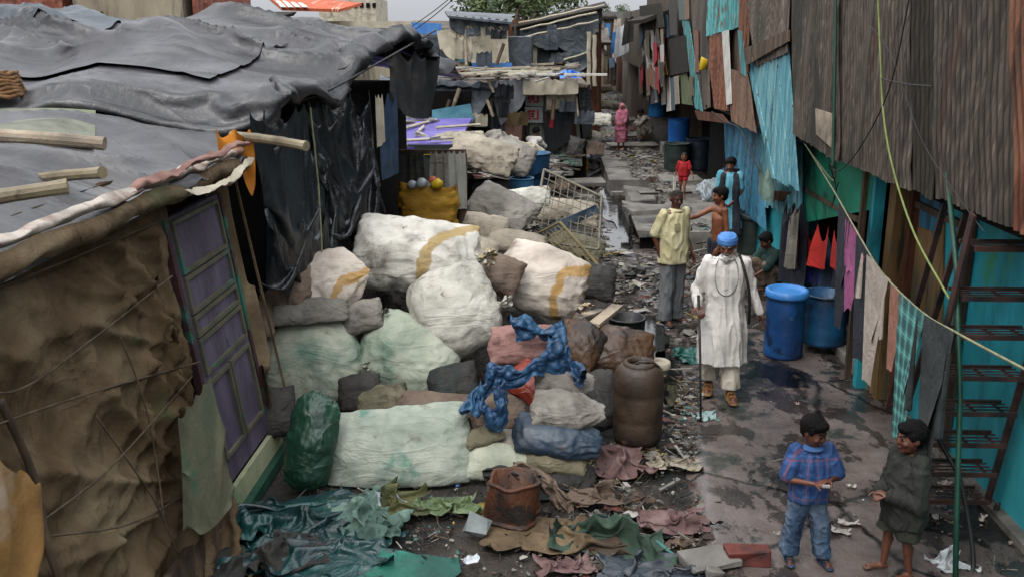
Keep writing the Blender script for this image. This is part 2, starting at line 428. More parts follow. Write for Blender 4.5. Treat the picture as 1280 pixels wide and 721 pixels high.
def ridge_extra(dark=.35):
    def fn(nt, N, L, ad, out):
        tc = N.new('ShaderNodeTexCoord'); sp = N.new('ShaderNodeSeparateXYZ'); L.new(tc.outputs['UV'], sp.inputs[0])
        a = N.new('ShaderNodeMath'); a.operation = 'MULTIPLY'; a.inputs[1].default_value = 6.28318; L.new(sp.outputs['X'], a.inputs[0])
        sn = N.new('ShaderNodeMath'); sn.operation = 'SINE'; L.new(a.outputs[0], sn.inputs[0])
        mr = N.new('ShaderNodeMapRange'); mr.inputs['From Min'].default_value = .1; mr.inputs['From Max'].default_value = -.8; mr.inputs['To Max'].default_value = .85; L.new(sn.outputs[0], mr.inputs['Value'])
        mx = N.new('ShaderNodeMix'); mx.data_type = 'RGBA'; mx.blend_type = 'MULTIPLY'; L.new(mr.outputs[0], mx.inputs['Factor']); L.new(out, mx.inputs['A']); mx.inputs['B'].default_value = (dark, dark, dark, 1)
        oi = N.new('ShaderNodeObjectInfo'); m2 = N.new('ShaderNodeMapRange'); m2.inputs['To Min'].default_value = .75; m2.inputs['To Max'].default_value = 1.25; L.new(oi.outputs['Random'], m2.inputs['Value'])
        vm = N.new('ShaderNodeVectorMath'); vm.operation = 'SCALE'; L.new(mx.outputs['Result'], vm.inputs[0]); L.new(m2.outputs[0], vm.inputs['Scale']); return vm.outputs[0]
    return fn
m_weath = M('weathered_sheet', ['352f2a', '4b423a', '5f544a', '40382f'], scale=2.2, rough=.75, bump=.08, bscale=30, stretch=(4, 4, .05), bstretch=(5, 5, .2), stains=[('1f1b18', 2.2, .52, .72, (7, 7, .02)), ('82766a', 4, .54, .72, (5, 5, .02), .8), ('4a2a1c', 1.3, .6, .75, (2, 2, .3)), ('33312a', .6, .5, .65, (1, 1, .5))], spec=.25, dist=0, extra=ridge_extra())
m_weathd = M('weathered_sheet_dark', extra=ridge_extra(), dist=0, cols= ['1f1c18', '2b2721', '383227'], scale=2.2, rough=.8, bump=.5, bscale=40, stretch=(9, 9, .2), stains=[('1c1916', 1.5, .5, .7, (6, 6, .12))], spec=.2)
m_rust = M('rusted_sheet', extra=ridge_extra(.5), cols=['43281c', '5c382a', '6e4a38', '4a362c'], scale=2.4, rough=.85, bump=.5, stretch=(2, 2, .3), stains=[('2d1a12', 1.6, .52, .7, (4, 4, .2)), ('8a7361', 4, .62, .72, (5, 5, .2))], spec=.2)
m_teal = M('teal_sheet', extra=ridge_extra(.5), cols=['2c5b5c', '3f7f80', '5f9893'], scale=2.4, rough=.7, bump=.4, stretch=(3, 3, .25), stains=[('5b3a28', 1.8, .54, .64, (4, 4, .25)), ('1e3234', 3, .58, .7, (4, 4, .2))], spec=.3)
m_blueb = M('blue_painted_board', ['3a7380', '558c98', '7fa8a6'], scale=2.2, rough=.65, bump=.4, stretch=(4, 4, .2), stains=[('143640', 2.2, .55, .66, (5, 5, .25)), ('7fb7a0', 3, .62, .7, (3, 3, .4)), ('4a3a2c', 1.3, .6, .68, (3, 3, .3))], spec=.3)
m_turq = M('turquoise_wall', ['1a6e78', '258a96', '38a0a8'], scale=1.3, rough=.6, bump=.35, bscale=25, stretch=(1, 1, .45), stains=[('0e444a', 1.1, .52, .7, (1.5, 1.5, .4)), ('2f7a5c', 1.4, .58, .66), ('3b3a30', 1.8, .64, .72)], spec=.35)
m_green = M('green_board', ['0d5a44', '147257', '1f8468'], scale=1.2, rough=.55, bump=.25, bscale=20, stains=[('0a3a2e', 1.8, .52, .68, (1, 1, .5)), ('6f8a78', 6, .68, .76)], spec=.35)
m_bluegate = M('blue_corrugated', ['18465a', '225c74', '2f7288'], scale=2, rough=.55, bump=.3, stretch=(2, 2, .3), stains=[('0c1f28', 1.5, .5, .66, (3, 3, .3))], spec=.4)
m_wood = M('old_wood', ['2e231a', '46372a', '5f4c3a'], scale=3, rough=.85, bump=.6, bscale=30, stretch=(3, 3, .4), stains=[('1a130e', 2, .55, .7)])
m_woodg = M('grey_wood', ['5b5146', '7b6f60', '998b78'], scale=3, rough=.85, bump=.6, bscale=30, stains=[('3a322a', 2, .52, .7)])
m_bamboo = M('bamboo', ['4f4636', '6a5f49', '837860'], scale=3, rough=.6, bump=.3, stains=[('3d3424', 4, .58, .7)])
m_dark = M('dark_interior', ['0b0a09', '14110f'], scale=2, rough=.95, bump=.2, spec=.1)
m_brick = M('brick_wall', ['5f3226', '7a4433', '8a5a48'], scale=6, rough=.9, bump=.4, stains=[('3c2a24', 1.5, .5, .7)])
m_plast = M('mud_plaster', ['6b6253', '857b68', '978d79'], scale=1, rough=.9, bump=.5, stretch=(1, 1, .3), stains=[('46413a', .9, .5, .7, (2, 2, .3))])
m_iron = M('painted_iron', ['2a1a16', '3a221c', '4a2f26'], scale=5, rough=.6, bump=.3, stains=[('12100f', 3, .5, .65)], spec=.5)
m_irond = M('dark_iron', ['101010', '1c1a18', '2b2723'], scale=5, rough=.55, bump=.3, stains=[('3e2a20', 4, .6, .7)], spec=.5)
m_pipe = M('green_pipe', ['0c2f25', '12402f'], scale=5, rough=.5, bump=.2)
m_ochre = M('ochre_door', ['5a4526', '705530', '3f4a3c'], scale=2, rough=.75, bump=.4, stretch=(2, 2, .3), stains=[('2b2418', 2, .52, .66), ('1e6068', 1.6, .6, .68)])
m_rope = M('rope', ['6b6a52', '8a8868'], scale=8, rough=.8, bump=.3)
m_ropeg = M('green_rope', ['5f6a35', '77824a'], scale=8, rough=.7, bump=.3)
m_cable = M('black_cable', ['0c0c0c', '161514'], rough=.6, bump=.1)
m_water = M('puddle_water', ['0f1110', '1a1c1a'], scale=2, rough=.04, bump=.03, bscale=8, rvar=.03, spec=.6)
m_orangeroof = M('orange_roof', ['8f3f20', 'a8502a'], scale=2, rough=.8, bump=.3, stains=[('c9bfae', 1.2, .6, .66, (6, .3, 1))])
m_white = M('white_paint', ['a8a59c', 'c2bfb5'], scale=3, rough=.8, bump=.2, stains=[('6d6a62', 2, .52, .7)])
# ------------------------------------------------------------------ ground
def struct(o): o['kind'] = 'structure'; return o
def npoly(pts, px, py):
    ins = False; j = len(pts)-1
    for i in range(len(pts)):
        if ((pts[i][1] > py) != (pts[j][1] > py)) and px < (pts[j][0]-pts[i][0])*(py-pts[i][1])/(pts[j][1]-pts[i][1])+pts[i][0]: ins = not ins
        j = i
    return ins
xs = np.unique(np.concatenate([np.linspace(-400, -8, 8), np.linspace(-8, 8, 130), np.linspace(8, 400, 8)]))
ys = np.unique(np.concatenate([np.linspace(-60, 3, 5), np.linspace(3, 20, 160), np.linspace(20, 60, 80), np.linspace(60, 80, 20), np.linspace(84, 900, 10)]))
G = np.zeros((len(ys), len(xs), 3)); G[..., 0] = xs[None, :]; G[..., 1] = ys[:, None]
for i, y in enumerate(ys):
    for j, x in enumerate(xs):
        if abs(x) < 8 and 3 < y < 78:
            G[i, j, 2] = -.02+.03*noise.fractal((x*1.3, y*1.3, 0), .7, 2, 4)
mb = MB(); mb.grid(G); struct(mb.obj('ground', m_soil, smooth=True, org=(0, 0, 0)))
# lane: paved strip with broken left edge
def lane_left(y):
    return float(np.interp(y, [3, 6, 8, 9.5, 11.5, 14, 17, 20, 26, 34, 60], [1.05, 1.1, 1.22, 1.35, 1.55, 1.15, .85, .95, 1.2, 1.5, 2.4]))
ny, nx = 260, 36
Lg = np.zeros((ny, nx, 3))
for i, y in enumerate(np.concatenate([np.linspace(1, 18, 180), np.linspace(18.3, 74, 80)])):
    l = lane_left(y)+.09*noise.fractal((y*2.1, 3, 0), .6, 2, 4)
    for j, t in enumerate(np.linspace(0, 1, nx)):
        x = l+(3.75-l)*t
        e = min(1, j/1.5)
        Lg[i, j] = (x, y, .045*e-.03*(1-e)+.008*noise.fractal((x*.9, y*.9, 5), .6, 2, 3))
mb = MB(); mb.grid(Lg); struct(mb.obj('lane', m_lane, smooth=True, org=(0, 0, 0)))
def blob(cx, cy, rx, ry, z, seed, n=64, rot=0, amp=.35):
    vs = [(cx, cy, z)]
    for k in range(n):
        t = 2*math.pi*k/n; r = min(1.35, max(.55, 1+amp*noise.fractal((math.cos(t)*1.1+seed*7.3, math.sin(t)*1.1, seed*1.9), .6, 2, 3)))
        x, y = rx*r*math.cos(t), ry*r*math.sin(t)
        vs.append((cx+x*math.cos(rot)-y*math.sin(rot), cy+x*math.sin(rot)+y*math.cos(rot), z))
    return vs, [(0, 1+k, 1+(k+1) % n) for k in range(n)]
def puddle(px, py, rx, ry, seed, z=.058, rot=0, name='puddle', mat=None, amp=.35):
    p = PZ(px, py, z); v, f = blob(p.x, p.y, rx, ry, z, seed, rot=rot, amp=amp); mb = MB(); mb.add(v, f)
    return struct(mb.obj(name, mat or m_water))
puddle(774, 262, .42, 2.6, 1, z=.066); puddle(766, 300, .36, 1.0, 2, z=.07); puddle(782, 222, .4, 3.0, 3, z=.062)
puddle(812, 425, .22, .9, 4, z=.064, rot=-.1); puddle(832, 470, .2, .8, 5, z=.064)
# raised stone platform, right of the lane
mb = MB()
mb.box((2.95, 18.9, .19), (1.4, 5.6, .38), jit=.02); mb.box((3.0, 14.9, .1), (.9, 2.2, .2), jit=.02)
mb.box((1.98, 17.2, .33), (.95, 2.0, .1), jit=.03); mb.box((2.3, 24.5, .19), (1.9, 4.8, .34), jit=.02)
for y in (19, 21, 23): mb.box((2.0+rnd.uniform(-.1, .1), y, .12), (.8, 1.7, .22), jit=.06)
struct(mb.obj('stone_platform', m_slab))
mb = MB(); mb.box((2.0, 16.35, .13), (.88, .1, .26)); struct(mb.obj('drain_mouth', m_dark))
for (px, py, L_, W_, rz, z) in [(820, 262, 1.2, .5, .3, .42), (800, 215, 1.3, .4, .1, .2), (812, 168, 2.2, .8, .3, .25), (850, 225, .9, .7, .1, .42), (730, 228, 1.0, .5, .2, .12), (715, 248, .9, .4, -.1, .15), (790, 182, 1.6, .5, .2, .12), (770, 150, 2.0, .8, .3, .2), (830, 240, 1.1, .3, .2, .4), (800, 240, 1.4, .25, .35, .1)]:
    p = PZ(px, py, z); mb = MB(); mb.box(p, (L_, W_, .09), Matrix.Rotation(rz, 3, 'Z') @ Matrix.Rotation(.05, 3, 'X'), jit=.03); struct(mb.obj('stone_slab', m_slab))
# ------------------------------------------------------------------ sheets
def corr(mb, a, b, c, d, pitch=.07, amp=.012, nrm=(-1, 0, 0), rows=8, jag=0, warp=.012, seed=0, mi=0):
    """TL a, TR b, BR c, BL d"""
    a, b, c, d = map(Vector, (a, b, c, d)); W = ((b-a).length+(c-d).length)/2
    nw = max(2, int(W/pitch)); n = nw*6+1; nr = Vector(nrm)
    P = np.zeros((rows, n, 3)); UVc = [(j/6, i/(rows-1)) for i in range(rows) for j in range(n)]
    for i in range(rows):
        v = i/(rows-1)
        for j in range(n):
            u = j/(n-1)
            vv = v
            if i == rows-1 and jag: vv = 1+jag*noise.noise((int(u*nw*1.0)*.73, seed, 0))
            p = (a*(1-u)+b*u)*(1-vv)+(d*(1-u)+c*u)*vv
            o = amp*math.sin(2*math.pi*u*nw)+warp*noise.fractal((p.x*1.2+seed, p.y*1.2, p.z*1.2), .6, 2, 3)*2
            P[i, j] = p+nr*o
    mb.grid(P, mi); mb.uv = (mb.uv or [])+UVc
def planks(mb, a, b, c, d, wd=.12, gap=.012, nrm=(-1, 0, 0), seed=0, jag=.04, t=.02):
    a, b, c, d = map(Vector, (a, b, c, d)); W = (b-a).length; n = max(1, int(W/wd)); nr = Vector(nrm)
    rr = random.Random(seed)
    for k in range(n):
        u0, u1 = k/n+gap/W*.5, (k+1)/n-gap/W*.5
        j0, j1 = rr.uniform(-jag, jag), rr.uniform(-jag, jag); off = nr*rr.uniform(0, .02); tw = rr.uniform(-.25, .25)/n*.5
        f = lambda u, v: (a*(1-u)+b*u)*(1-v)+(d*(1-u)+c*u)*v
        q = [f(u0, j0), f(u1, j0), f(u1+tw, 1+j1), f(u0+tw, 1+j1)]
        q = [p+off for p in q]; back = [p-nr*t for p in q]
        mb.add(q+back, [(0, 1, 2, 3), (7, 6, 5, 4), (0, 4, 5, 1), (1, 5, 6, 2), (2, 6, 7, 3), (3, 7, 4, 0)])
def flat(mb, a, b, c, d, nrm=(-1, 0, 0), t=.015):
    q = [Vector(p) for p in (a, b, c, d)]; nr = Vector(nrm); back = [p-nr*t for p in q]
    mb.add(q+back, [(0, 1, 2, 3), (7, 6, 5, 4), (0, 4, 5, 1), (1, 5, 6, 2), (2, 6, 7, 3), (3, 7, 4, 0)])
_ps = [0]
def panel(parent, kind, x, px4, mat, name='corrugated_sheet', plane='X', tilt=0, **kw):
    _ps[0] += 1
    fn = {'X': PX, 'Y': PY}[plane]
    q = [fn(p[0], p[1], x) for p in px4]
    nrm = (-1, 0, 0) if plane == 'X' else (0, -1, 0)
    q = [p+Vector(nrm)*(t) for p, t in zip(q, (tilt, tilt, 0, 0))]
    mb = MB()
    if kind == 'c': corr(mb, *q, nrm=nrm, seed=_ps[0]*1.7, **kw)
    elif kind == 'p': planks(mb, *q, nrm=nrm, seed=_ps[0], **kw)
    else: flat(mb, *q, nrm=nrm)
    return mb.obj(name, mat, parent, smooth=(kind == 'c'))
# ------------------------------------------------------------------ right-hand row of two-storey huts
def hut(x0, x1, y0, y1, zl, zt, label, mat_low, mat_up, xl=None, mats_roof=None, z0=0):
    h = empty('shanty_house', ((x0+x1)/2, (y0+y1)/2, z0), label, 'house', 'two-storey huts along the right side of the lane')
    g = .003
    mb = MB(); xl = xl or x0+.4
    mb.box(((xl+x1)/2, (y0+y1)/2, (z0+zl)/2), (x1-xl, y1-y0-2*g, zl-z0)); mb.obj('lower_wall', mat_low, h)
    mb = MB(); mb.box(((x0+x1)/2, (y0+y1)/2, (zl+zt)/2+g), (x1-x0, y1-y0-2*g, zt-zl)); mb.obj('upper_storey', mat_up, h)
    return h
XU = 2.93
h1 = hut(2.98, 7, 2.6, 9.55, 2.42, 6.2, 'nearest right house of weathered corrugated sheet over a turquoise wall with iron stairs', m_turq, m_dark, xl=3.55)
panel(h1, 'c', XU, [(1168, -120), (1420, -120), (1420, 350), (1168, 246)], m_weath, pitch=.085, amp=.009, rows=14, jag=.012)
panel(h1, 'c', XU-.02, [(1262, -120), (1460, -120), (1460, 365), (1268, 288)], m_rust, pitch=.085, amp=.009, rows=10, jag=.01)
panel(h1, 's', 3.53, [(1128, 205), (1181, 212), (1176, 432), (1124, 402)], m_ochre, name='door')
panel(h1, 's', 3.51, [(1150, 242), (1175, 248), (1174, 292), (1149, 283)], m_bluegate, name='door_panel')
mb = MB(); mb.bar((3.5, 9.25, 0), (3.5, 9.25, 2.42), .09); mb.obj('door_post', m_rust, h1)
mb = MB(); mb.bar((3.5, 8.0, 0), (3.5, 8.0, 2.42), .07); mb.obj('door_post', m_wood, h1)
mb = MB(); mb.bar((3.5, 8.06, 2.1), (3.5, 9.18, 2.1), .06); mb.obj('door_lintel', m_wood, h1)
mb = MB(); mb.box((3.45, 9.45, 1.2), (.25, .16, 2.4), jit=.03); mb.obj('corner_post', m_ochre, h1)
mb = MB(); mb.box((3.50, 6.2, .05), (.1, 5, .1)); mb.obj('plinth', m_slab, h1)
h2 = empty('shanty_house', (4.5, 11, 0), 'second right house with a green board over a dark open shop front hung with clothes', 'house', 'two-storey huts along the right side of the lane')
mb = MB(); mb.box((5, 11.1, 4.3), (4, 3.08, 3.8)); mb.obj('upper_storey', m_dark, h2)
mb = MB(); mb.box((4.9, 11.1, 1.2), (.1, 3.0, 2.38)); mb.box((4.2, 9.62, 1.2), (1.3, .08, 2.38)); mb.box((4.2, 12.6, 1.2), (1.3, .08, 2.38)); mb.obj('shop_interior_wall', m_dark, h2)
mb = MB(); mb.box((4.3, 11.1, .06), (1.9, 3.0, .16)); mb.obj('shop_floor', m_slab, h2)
panel(h2, 'c', XU, [(1140, -100), (1168, -105), (1168, 250), (1140, 238)], m_weathd, pitch=.085, amp=.009, rows=10, jag=.01)
panel(h2, 'c', XU+.01, [(1046, -90), (1140, -98), (1140, 240), (1046, 200)], m_weath, pitch=.085, amp=.009, rows=12, jag=.008)
panel(h2, 'c', XU-.01, [(988, -80), (1048, -90), (1050, 205), (992, 168)], m_weath, pitch=.085, amp=.009, rows=12, jag=.012)
panel(h2, 's', XU-.04, [(1019, 136), (1041, 143), (1040, 186), (1020, 168)], m_woodg, name='patch_board')
panel(h2, 's', 3.27, [(1003, 172), (1098, 205), (1090, 262), (1008, 278)], m_green, name='sign_board')
mb = MB(); mb.bar((3.3, 9.72, 0), (3.3, 9.72, 2.5), .11); mb.bar((3.32, 12.45, 0), (3.32, 12.45, 2.5), .09); mb.bar((3.32, 9.7, 2.35), (3.32, 12.5, 2.35), .1); mb.obj('door_post', m_turq, h2)
mb = MB(); mb.bar((3.25, 9.98, 0), (3.25, 9.98, 2.5), .06); mb.bar((3.28, 10.1, 1.75), (3.28, 12.5, 1.72), .05); mb.obj('brown_post', m_wood, h2)
mb = MB(); mb.box((3.5, 10.2, .42), (.1, .9, .85), jit=.01); mb.obj('low_panel', m_turq, h2)
h3 = hut(3.0, 7, 12.7, 16.45, 2.35, 5.6, 'third right house faced with pale blue painted boards under dented grey sheets', m_turq, m_wood, xl=3.3)
panel(h3, 'c', XU, [(926, -70), (990, -80), (986, 66), (944, 84)], m_weath, pitch=.09, rows=8, jag=.02)
panel(h3, 'p', XU+.03, [(934, 78), (986, 60), (998, 238), (966, 222)], m_blueb, name='board_cladding', wd=.32, gap=.03, jag=.01)
panel(h3, 'p', XU-.05, [(930, 62), (986, 38), (985, 52), (934, 82)], m_wood, name='broken_board', wd=.5)
panel(h3, 'p', 3.22, [(944, 166), (1002, 170), (1002, 272), (957, 258)], m_blueb, name='board_cladding', wd=.2, gap=.02)
panel(h3, 's', 3.05, [(976, 110), (986, 96), (990, 210), (978, 206)], m_wood, name='post')
panel(h3, 's', 3.2, [(958, 238), (988, 240), (978, 252), (952, 246)], m_rust, name='awning_board')
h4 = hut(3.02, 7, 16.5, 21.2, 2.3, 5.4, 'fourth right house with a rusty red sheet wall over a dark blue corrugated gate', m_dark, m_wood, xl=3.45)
panel(h4, 'c', XU-.02, [(880, -40), (926, -60), (924, 34), (884, 46)], m_teal, pitch=.11, rows=6, jag=.02)
panel(h4, 'c', XU-.01, [(924, -60), (938, -62), (936, 90), (925, 92)], m_rust, pitch=.11, rows=6, jag=.03)
panel(h4, 'c', XU, [(882, 44), (912, 38), (912, 140), (893, 136)], m_rust, pitch=.12, rows=6, jag=.02)
panel(h4, 'c', XU-.01, [(910, 86), (936, 92), (946, 166), (914, 152)], M('rust_brown_sheet', ['3f3028', '5a4436', '6b5342'], scale=2.5, rough=.85, stretch=(2, 2, .3), stains=[('7a3d20', 2, .6, .68)]), pitch=.1, rows=6, jag=.03)
panel(h4, 's', XU-.04, [(902, 40), (910, 38), (914, 130), (908, 132)], m_white, name='pale_strip')
panel(h4, 's', XU-.03, [(922, 38), (928, 40), (932, 96), (926, 92)], m_teal, name='teal_strip')
panel(h4, 'c', 3.2, [(906, 150), (948, 164), (958, 290), (908, 243)], m_bluegate, name='gate', pitch=.12, amp=.02, rows=8)
panel(h4, 's', 2.9, [(868, 138), (902, 143), (912, 155), (872, 150)], m_rust, name='awning_board')
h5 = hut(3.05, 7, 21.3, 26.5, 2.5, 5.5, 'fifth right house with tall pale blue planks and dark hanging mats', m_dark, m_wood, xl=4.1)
panel(h5, 'p', XU-.02, [(852, 22), (862, 30), (878, 138), (868, 132)], m_teal, name='board_cladding', wd=.45)
panel(h5, 'p', XU, [(862, -10), (884, -20), (888, 132), (876, 138)], m_weath, name='board_cladding', wd=.5, gap=.05)
panel(h5, 's', XU-.05, [(828, 52), (856, 44), (860, 90), (833, 96)], m_weathd, name='hanging_mat')
for k_, (x_, y0_, y1_, w_, c_) in enumerate([(802, 44, 70, 5, '8f8c86'), (808, 92, 120, 4, '6f6658'), (813, 96, 130, 5, '3a332c'), (818, 92, 128, 4, '8a8478'), (826, 95, 132, 5, '5b5348'), (832, 98, 140, 5, '9a948c'),
    (838, 98, 138, 4, '3c4a52'), (843, 96, 130, 5, '7a7064'), (822, 12, 30, 6, '2a2825'), (836, 2, 44, 9, '32302c'), (848, -6, 26, 7, '4c5a52'), (862, 96, 120, 5, '55503c'), (806, 70, 96, 4, '4a4038'), (798, 70, 116, 4, '57503f'), (829, 20, 48, 5, '1f3440'), (840, 60, 92, 3, '35322a'), (868, 40, 90, 4, '6b4a38'), (856, -10, 24, 5, '6e5a48')]):
    panel(h5, 'p' if k_ % 3 else 's', XU-.03-.012*(k_ % 5), [(x_, y0_), (x_+w_, y0_-1), (x_+w_+1, y1_), (x_+1, y1_+1)], M('strip_'+c_, [c_], scale=3, rough=.85, stains=[('241f1b', 3, .55, .7, (2, 2, .3))]), name='hanging_strip', wd=.5)
panel(h5, 's', XU+.0, [(846, 92), (858, 92), (866, 132), (852, 130)], M('moss_sheet', ['3f4a30', '566040'], scale=3, rough=.8), name='mat_strip')
panel(h5, 's', 3.0, [(858, 118), (872, 118), (878, 133), (862, 131)], M('magenta_cloth', ['8a2f62', 'a84a7c'], rough=.8), name='cloth_strip')
h6 = hut(3.1, 7, 26.6, 33, 2.4, 4.9, 'far right house with a dark jutting roof and striped sheet hanging below', m_wood, m_wood, xl=4.1)
mb = MB(); mb.box((2.9, 29, 4.1), (1.1, 5.5, .1), Matrix.Rotation(-.35, 3, 'Y')); mb.obj('roof', m_weathd, h6)
panel(h6, 's', XU-.2, [(799, 8), (826, 4), (830, 34), (802, 40)], m_weathd, name='roof_flap')
panel(h6, 'c', XU-.1, [(806, 50), (822, 44), (828, 92), (810, 94)], M('grey_stripe', ['6a6862', '918e86'], scale=4, rough=.8), name='striped_sheet', pitch=.3, amp=.03, rows=3)
panel(h6, 's', XU-.08, [(820, 32), (828, 30), (830, 46), (822, 48)], M('amber', ['8a5a14', 'a87220']), name='amber_strip')
panel(h6, 's', XU-.08, [(824, 66), (830, 66), (834, 94), (828, 94)], M('amber', []), name='amber_strip')
h7 = hut(3.1, 8, 33.2, 44, 2.4, 4.4, 'farthest right house, small and brown at the bend of the lane', m_wood, m_weath, xl=3.4)
panel(h7, 'p', 3.0, [(797, 50), (806, 52), (810, 125), (799, 118)], m_weath, name='board_cladding', wd=.8)
rr_ = random.Random(77)
for k_ in range(26):
    x_ = rr_.uniform(797, 826); y_ = rr_.uniform(30, 100); c_ = rr_.choice(['8f8c86', '3a332c', '6f6658', '2a2825', '57503f', '3c4a52', '6b4a38', '9a948c', '7a1420', '35484f'])
    panel(h7 if x_ < 806 else h6, 's', XU-.13-.004*k_, [(x_, y_), (x_+rr_.uniform(2, 5), y_-1), (x_+rr_.uniform(3, 6), y_+rr_.uniform(14, 34)), (x_+1, y_+rr_.uniform(16, 34))], M('strip_'+c_, [c_], scale=3, rough=.85), name='hanging_strip')
# houses closing the lane
def box_house(name, c, size, mat, label, cat='house', group=None, roof=None, rz=0, over=.3, rt=.12, slope=.08):
    h = empty(name, (c[0], c[1], 0), label, cat, group)
    mb = MB(); mb.box((c[0], c[1], c[2]+size[2]/2), size, jit=.03); mb.obj('wall', mat, h)
    if roof is not None:
        mb = MB(); mb.box((c[0], c[1], c[2]+size[2]+rt*.8), (size[0]+over*2, size[1]+over*2, rt), Matrix.Rotation(slope, 3, 'X'), jit=.05); mb.obj('roof', roof, h)
    return h
hf = box_house('shanty_house', (5.5, 70.5, 0), (9.5, 5, 4.6), m_wood, 'brown shack closing the far end of the lane', roof=m_weathd, group='shacks at the end of the lane')
panel(hf, 's', 67.6, [(756, 30), (763, 29), (763, 46), (756, 47)], M('blue_cloth', ['2a5c8c', '3b74a8']), name='blue_cloth', plane='Y')
panel(hf, 's', 67.6, [(790, 74), (797, 73), (797, 96), (791, 97)], M('red_cloth', ['7a1420', '96202c'], rough=.8), name='red_curtain', plane='Y')
panel(hf, 's', 67.5, [(772, 60), (786, 60), (786, 100), (772, 100)], m_dark, name='doorway', plane='Y')
panel(hf, 'c', 67.45, [(756, 48), (771, 48), (771, 100), (757, 100)], m_weath, name='corrugated_sheet', plane='Y', pitch=.25, amp=.03, rows=4)
for k_ in range(34):
    x_ = rr_.uniform(750, 796); y_ = rr_.uniform(24, 84); c_ = rr_.choice(['8f8c86', '3a332c', '6f6658', '2a2825', '57503f', '3c4a52', '6b4a38', '9a948c', '4a5a68'])
    panel(hf, 'p' if k_ % 3 else 's', 67.4-.02*k_, [(x_, y_), (x_+rr_.uniform(3, 8), y_-.5), (x_+rr_.uniform(3, 8), y_+rr_.uniform(8, 20)), (x_, y_+rr_.uniform(8, 20))], M('strip_'+c_, [c_], scale=3, rough=.85), name='hanging_strip', plane='Y', wd=.4)
for (c_, sz, mt, lb) in [((1.2, 50, 0), (2.6, 6, 3.2), m_plast, 'low plastered shack on the left before the lane end'), ((1.6, 60, 0), (2.2, 6, 3.9), m_wood, 'tall brown shack on the left near the lane end'), ((5.6, 48.5, 0), (3.6, 8.6, 3.5), m_conc, 'grey shack on the right before the lane end'), ((6.2, 58.5, 0), (4, 10, 4.1), m_rust, 'rusty shack on the right near the lane end')]:
    hh_ = box_house('shanty_house', c_, sz, mt, lb, roof=m_weathd, group='shacks at the end of the lane', over=.25)
hf2 = box_house('shanty_house', (1.15, 40, 0), (1.5, 5, 3.3), m_rust, 'narrow rusty shack beside the far end of the lane', roof=m_weath, group='shacks at the end of the lane')
for (px, y0, y1) in ((726, 45, 100), (731, 40, 105), (737, 50, 95), (742, 46, 100)): panel(hf2, 's', 37.4, [(px, y0), (px+4, y0), (px+4, y1), (px, y1)], m_woodg, name='post', plane='Y')
# ------------------------------------------------------------------ left side: materials
m_burlap = M('sackcloth', wr=(2.2, .6), wrs=(1, 1, .7), cols=['3c301f', '514230', '625340', '71644e'], scale=1.0, rough=.95, bump=.5, bscale=70, stains=[('2a2218', 1.0, .52, .74), ('4a5238', 1.1, .6, .72, (1, 1, 1), .7), ('86755a', 2.2, .64, .78)], spec=.1)
m_burlapd = M('sackcloth_dark', ['1f1812', '32271b', '40331f'], scale=1.6, rough=.95, bump=.5, bscale=70, spec=.1)
m_tarp = M('grey_tarpaulin', wr=(1.0, .22), cols=['1b1b1d', '252427', '302e31'], scale=.9, rough=.42, bump=.25, bscale=9, bdist=.03, stains=[('4a4846', .7, .5, .7), ('1a1d1e', 1.1, .55, .7)], spec=.5, rvar=.12)
m_tarpd = M('black_plastic', wr=(1.6, .4), wrs=(1, 1, .4), cols=['0f1114', '16191c', '1f2326'], scale=1, rough=.3, bump=.3, bscale=12, bdist=.03, spec=.5, rvar=.1)
m_tarp2 = M('slate_tarpaulin', wr=(1.4, .6), cols=['2d3338', '3a4147', '474e54'], scale=.9, rough=.5, bump=.25, bscale=9, bdist=.03, stains=[('625f5a', 1.1, .58, .72)], spec=.4)
m_hem = M('pale_hem', ['8a7f75', 'a39a8f', '6f5a50'], scale=4, rough=.7, bump=.3, stains=[('7a4a3c', 2, .55, .65)])
m_orange = M('orange_cloth', ['9a5a10', 'b87414'], scale=3, rough=.8, bump=.3)
m_jeans = M('denim', ['16263a', '22364c', '2b4058'], scale=4, rough=.9, bump=.3)
m_purple = M('purple_sheet', ['3a2f70', '4a3d86', '5a5090'], scale=1.2, rough=.6, bump=.2, stains=[('2b2a4a', 1, .55, .7)])
m_purpd = M('purple_door', ['352e3c', '443c4c', '534a5c'], scale=2, rough=.7, bump=.3, stretch=(2, 2, .5), stains=[('1b2a3a', 1.8, .56, .68), ('2c5a50', 2.4, .64, .72)])
m_trim = M('olive_trim', ['3a3a2e', '504e3e'], scale=4, rough=.75, bump=.3, stains=[('2a5a4c', 2.5, .58, .68)])
m_canvas = M('beige_canvas', ['8a8372', 'a39b88', 'b5ad9a'], scale=2, rough=.9, bump=.4, stains=[('5d564a', 1.5, .54, .7)])
m_pbuild = m_plast
def fcloth(name, parent, P, mat, slack, pins, steps=110, sub=1, coll=(), floor=None, seed=0, jit=.01, g=.0022, iters=4, solid=0, rf=None, **tg):
    X = drape(P, slack, pins, steps=steps, coll=coll, floor=floor, seed=seed, jit=jit, g=g, iters=iters)
    if rf: X = refine(X, **rf)
    mb = MB(); mb.grid(X); n, m = X.shape[:2]
    mb.uv = [(j/(m-1), i/(n-1)) for i in range(n) for j in range(m)]
    return mb.obj(name, mat, parent, smooth=True, sub=sub, solid=solid)
def pinmask(n, m, pts): 
    k = np.zeros((n, m), bool)
    for i, j in pts: k[i, j] = True
    return k
def plane_keep(x0, z0, x1, z1, side=1, off=.01):
    """keep X on the lane side of an inclined wall through (x0,z0),(x1,z1)"""
    s = (x1-x0)/(z1-z0)
    def fn(X, w):
        lim = x0+s*(X[:, 2]-z0)+off
        k = X[:, 0] < lim; X[k, 0] = lim[k]; return X
    return fn
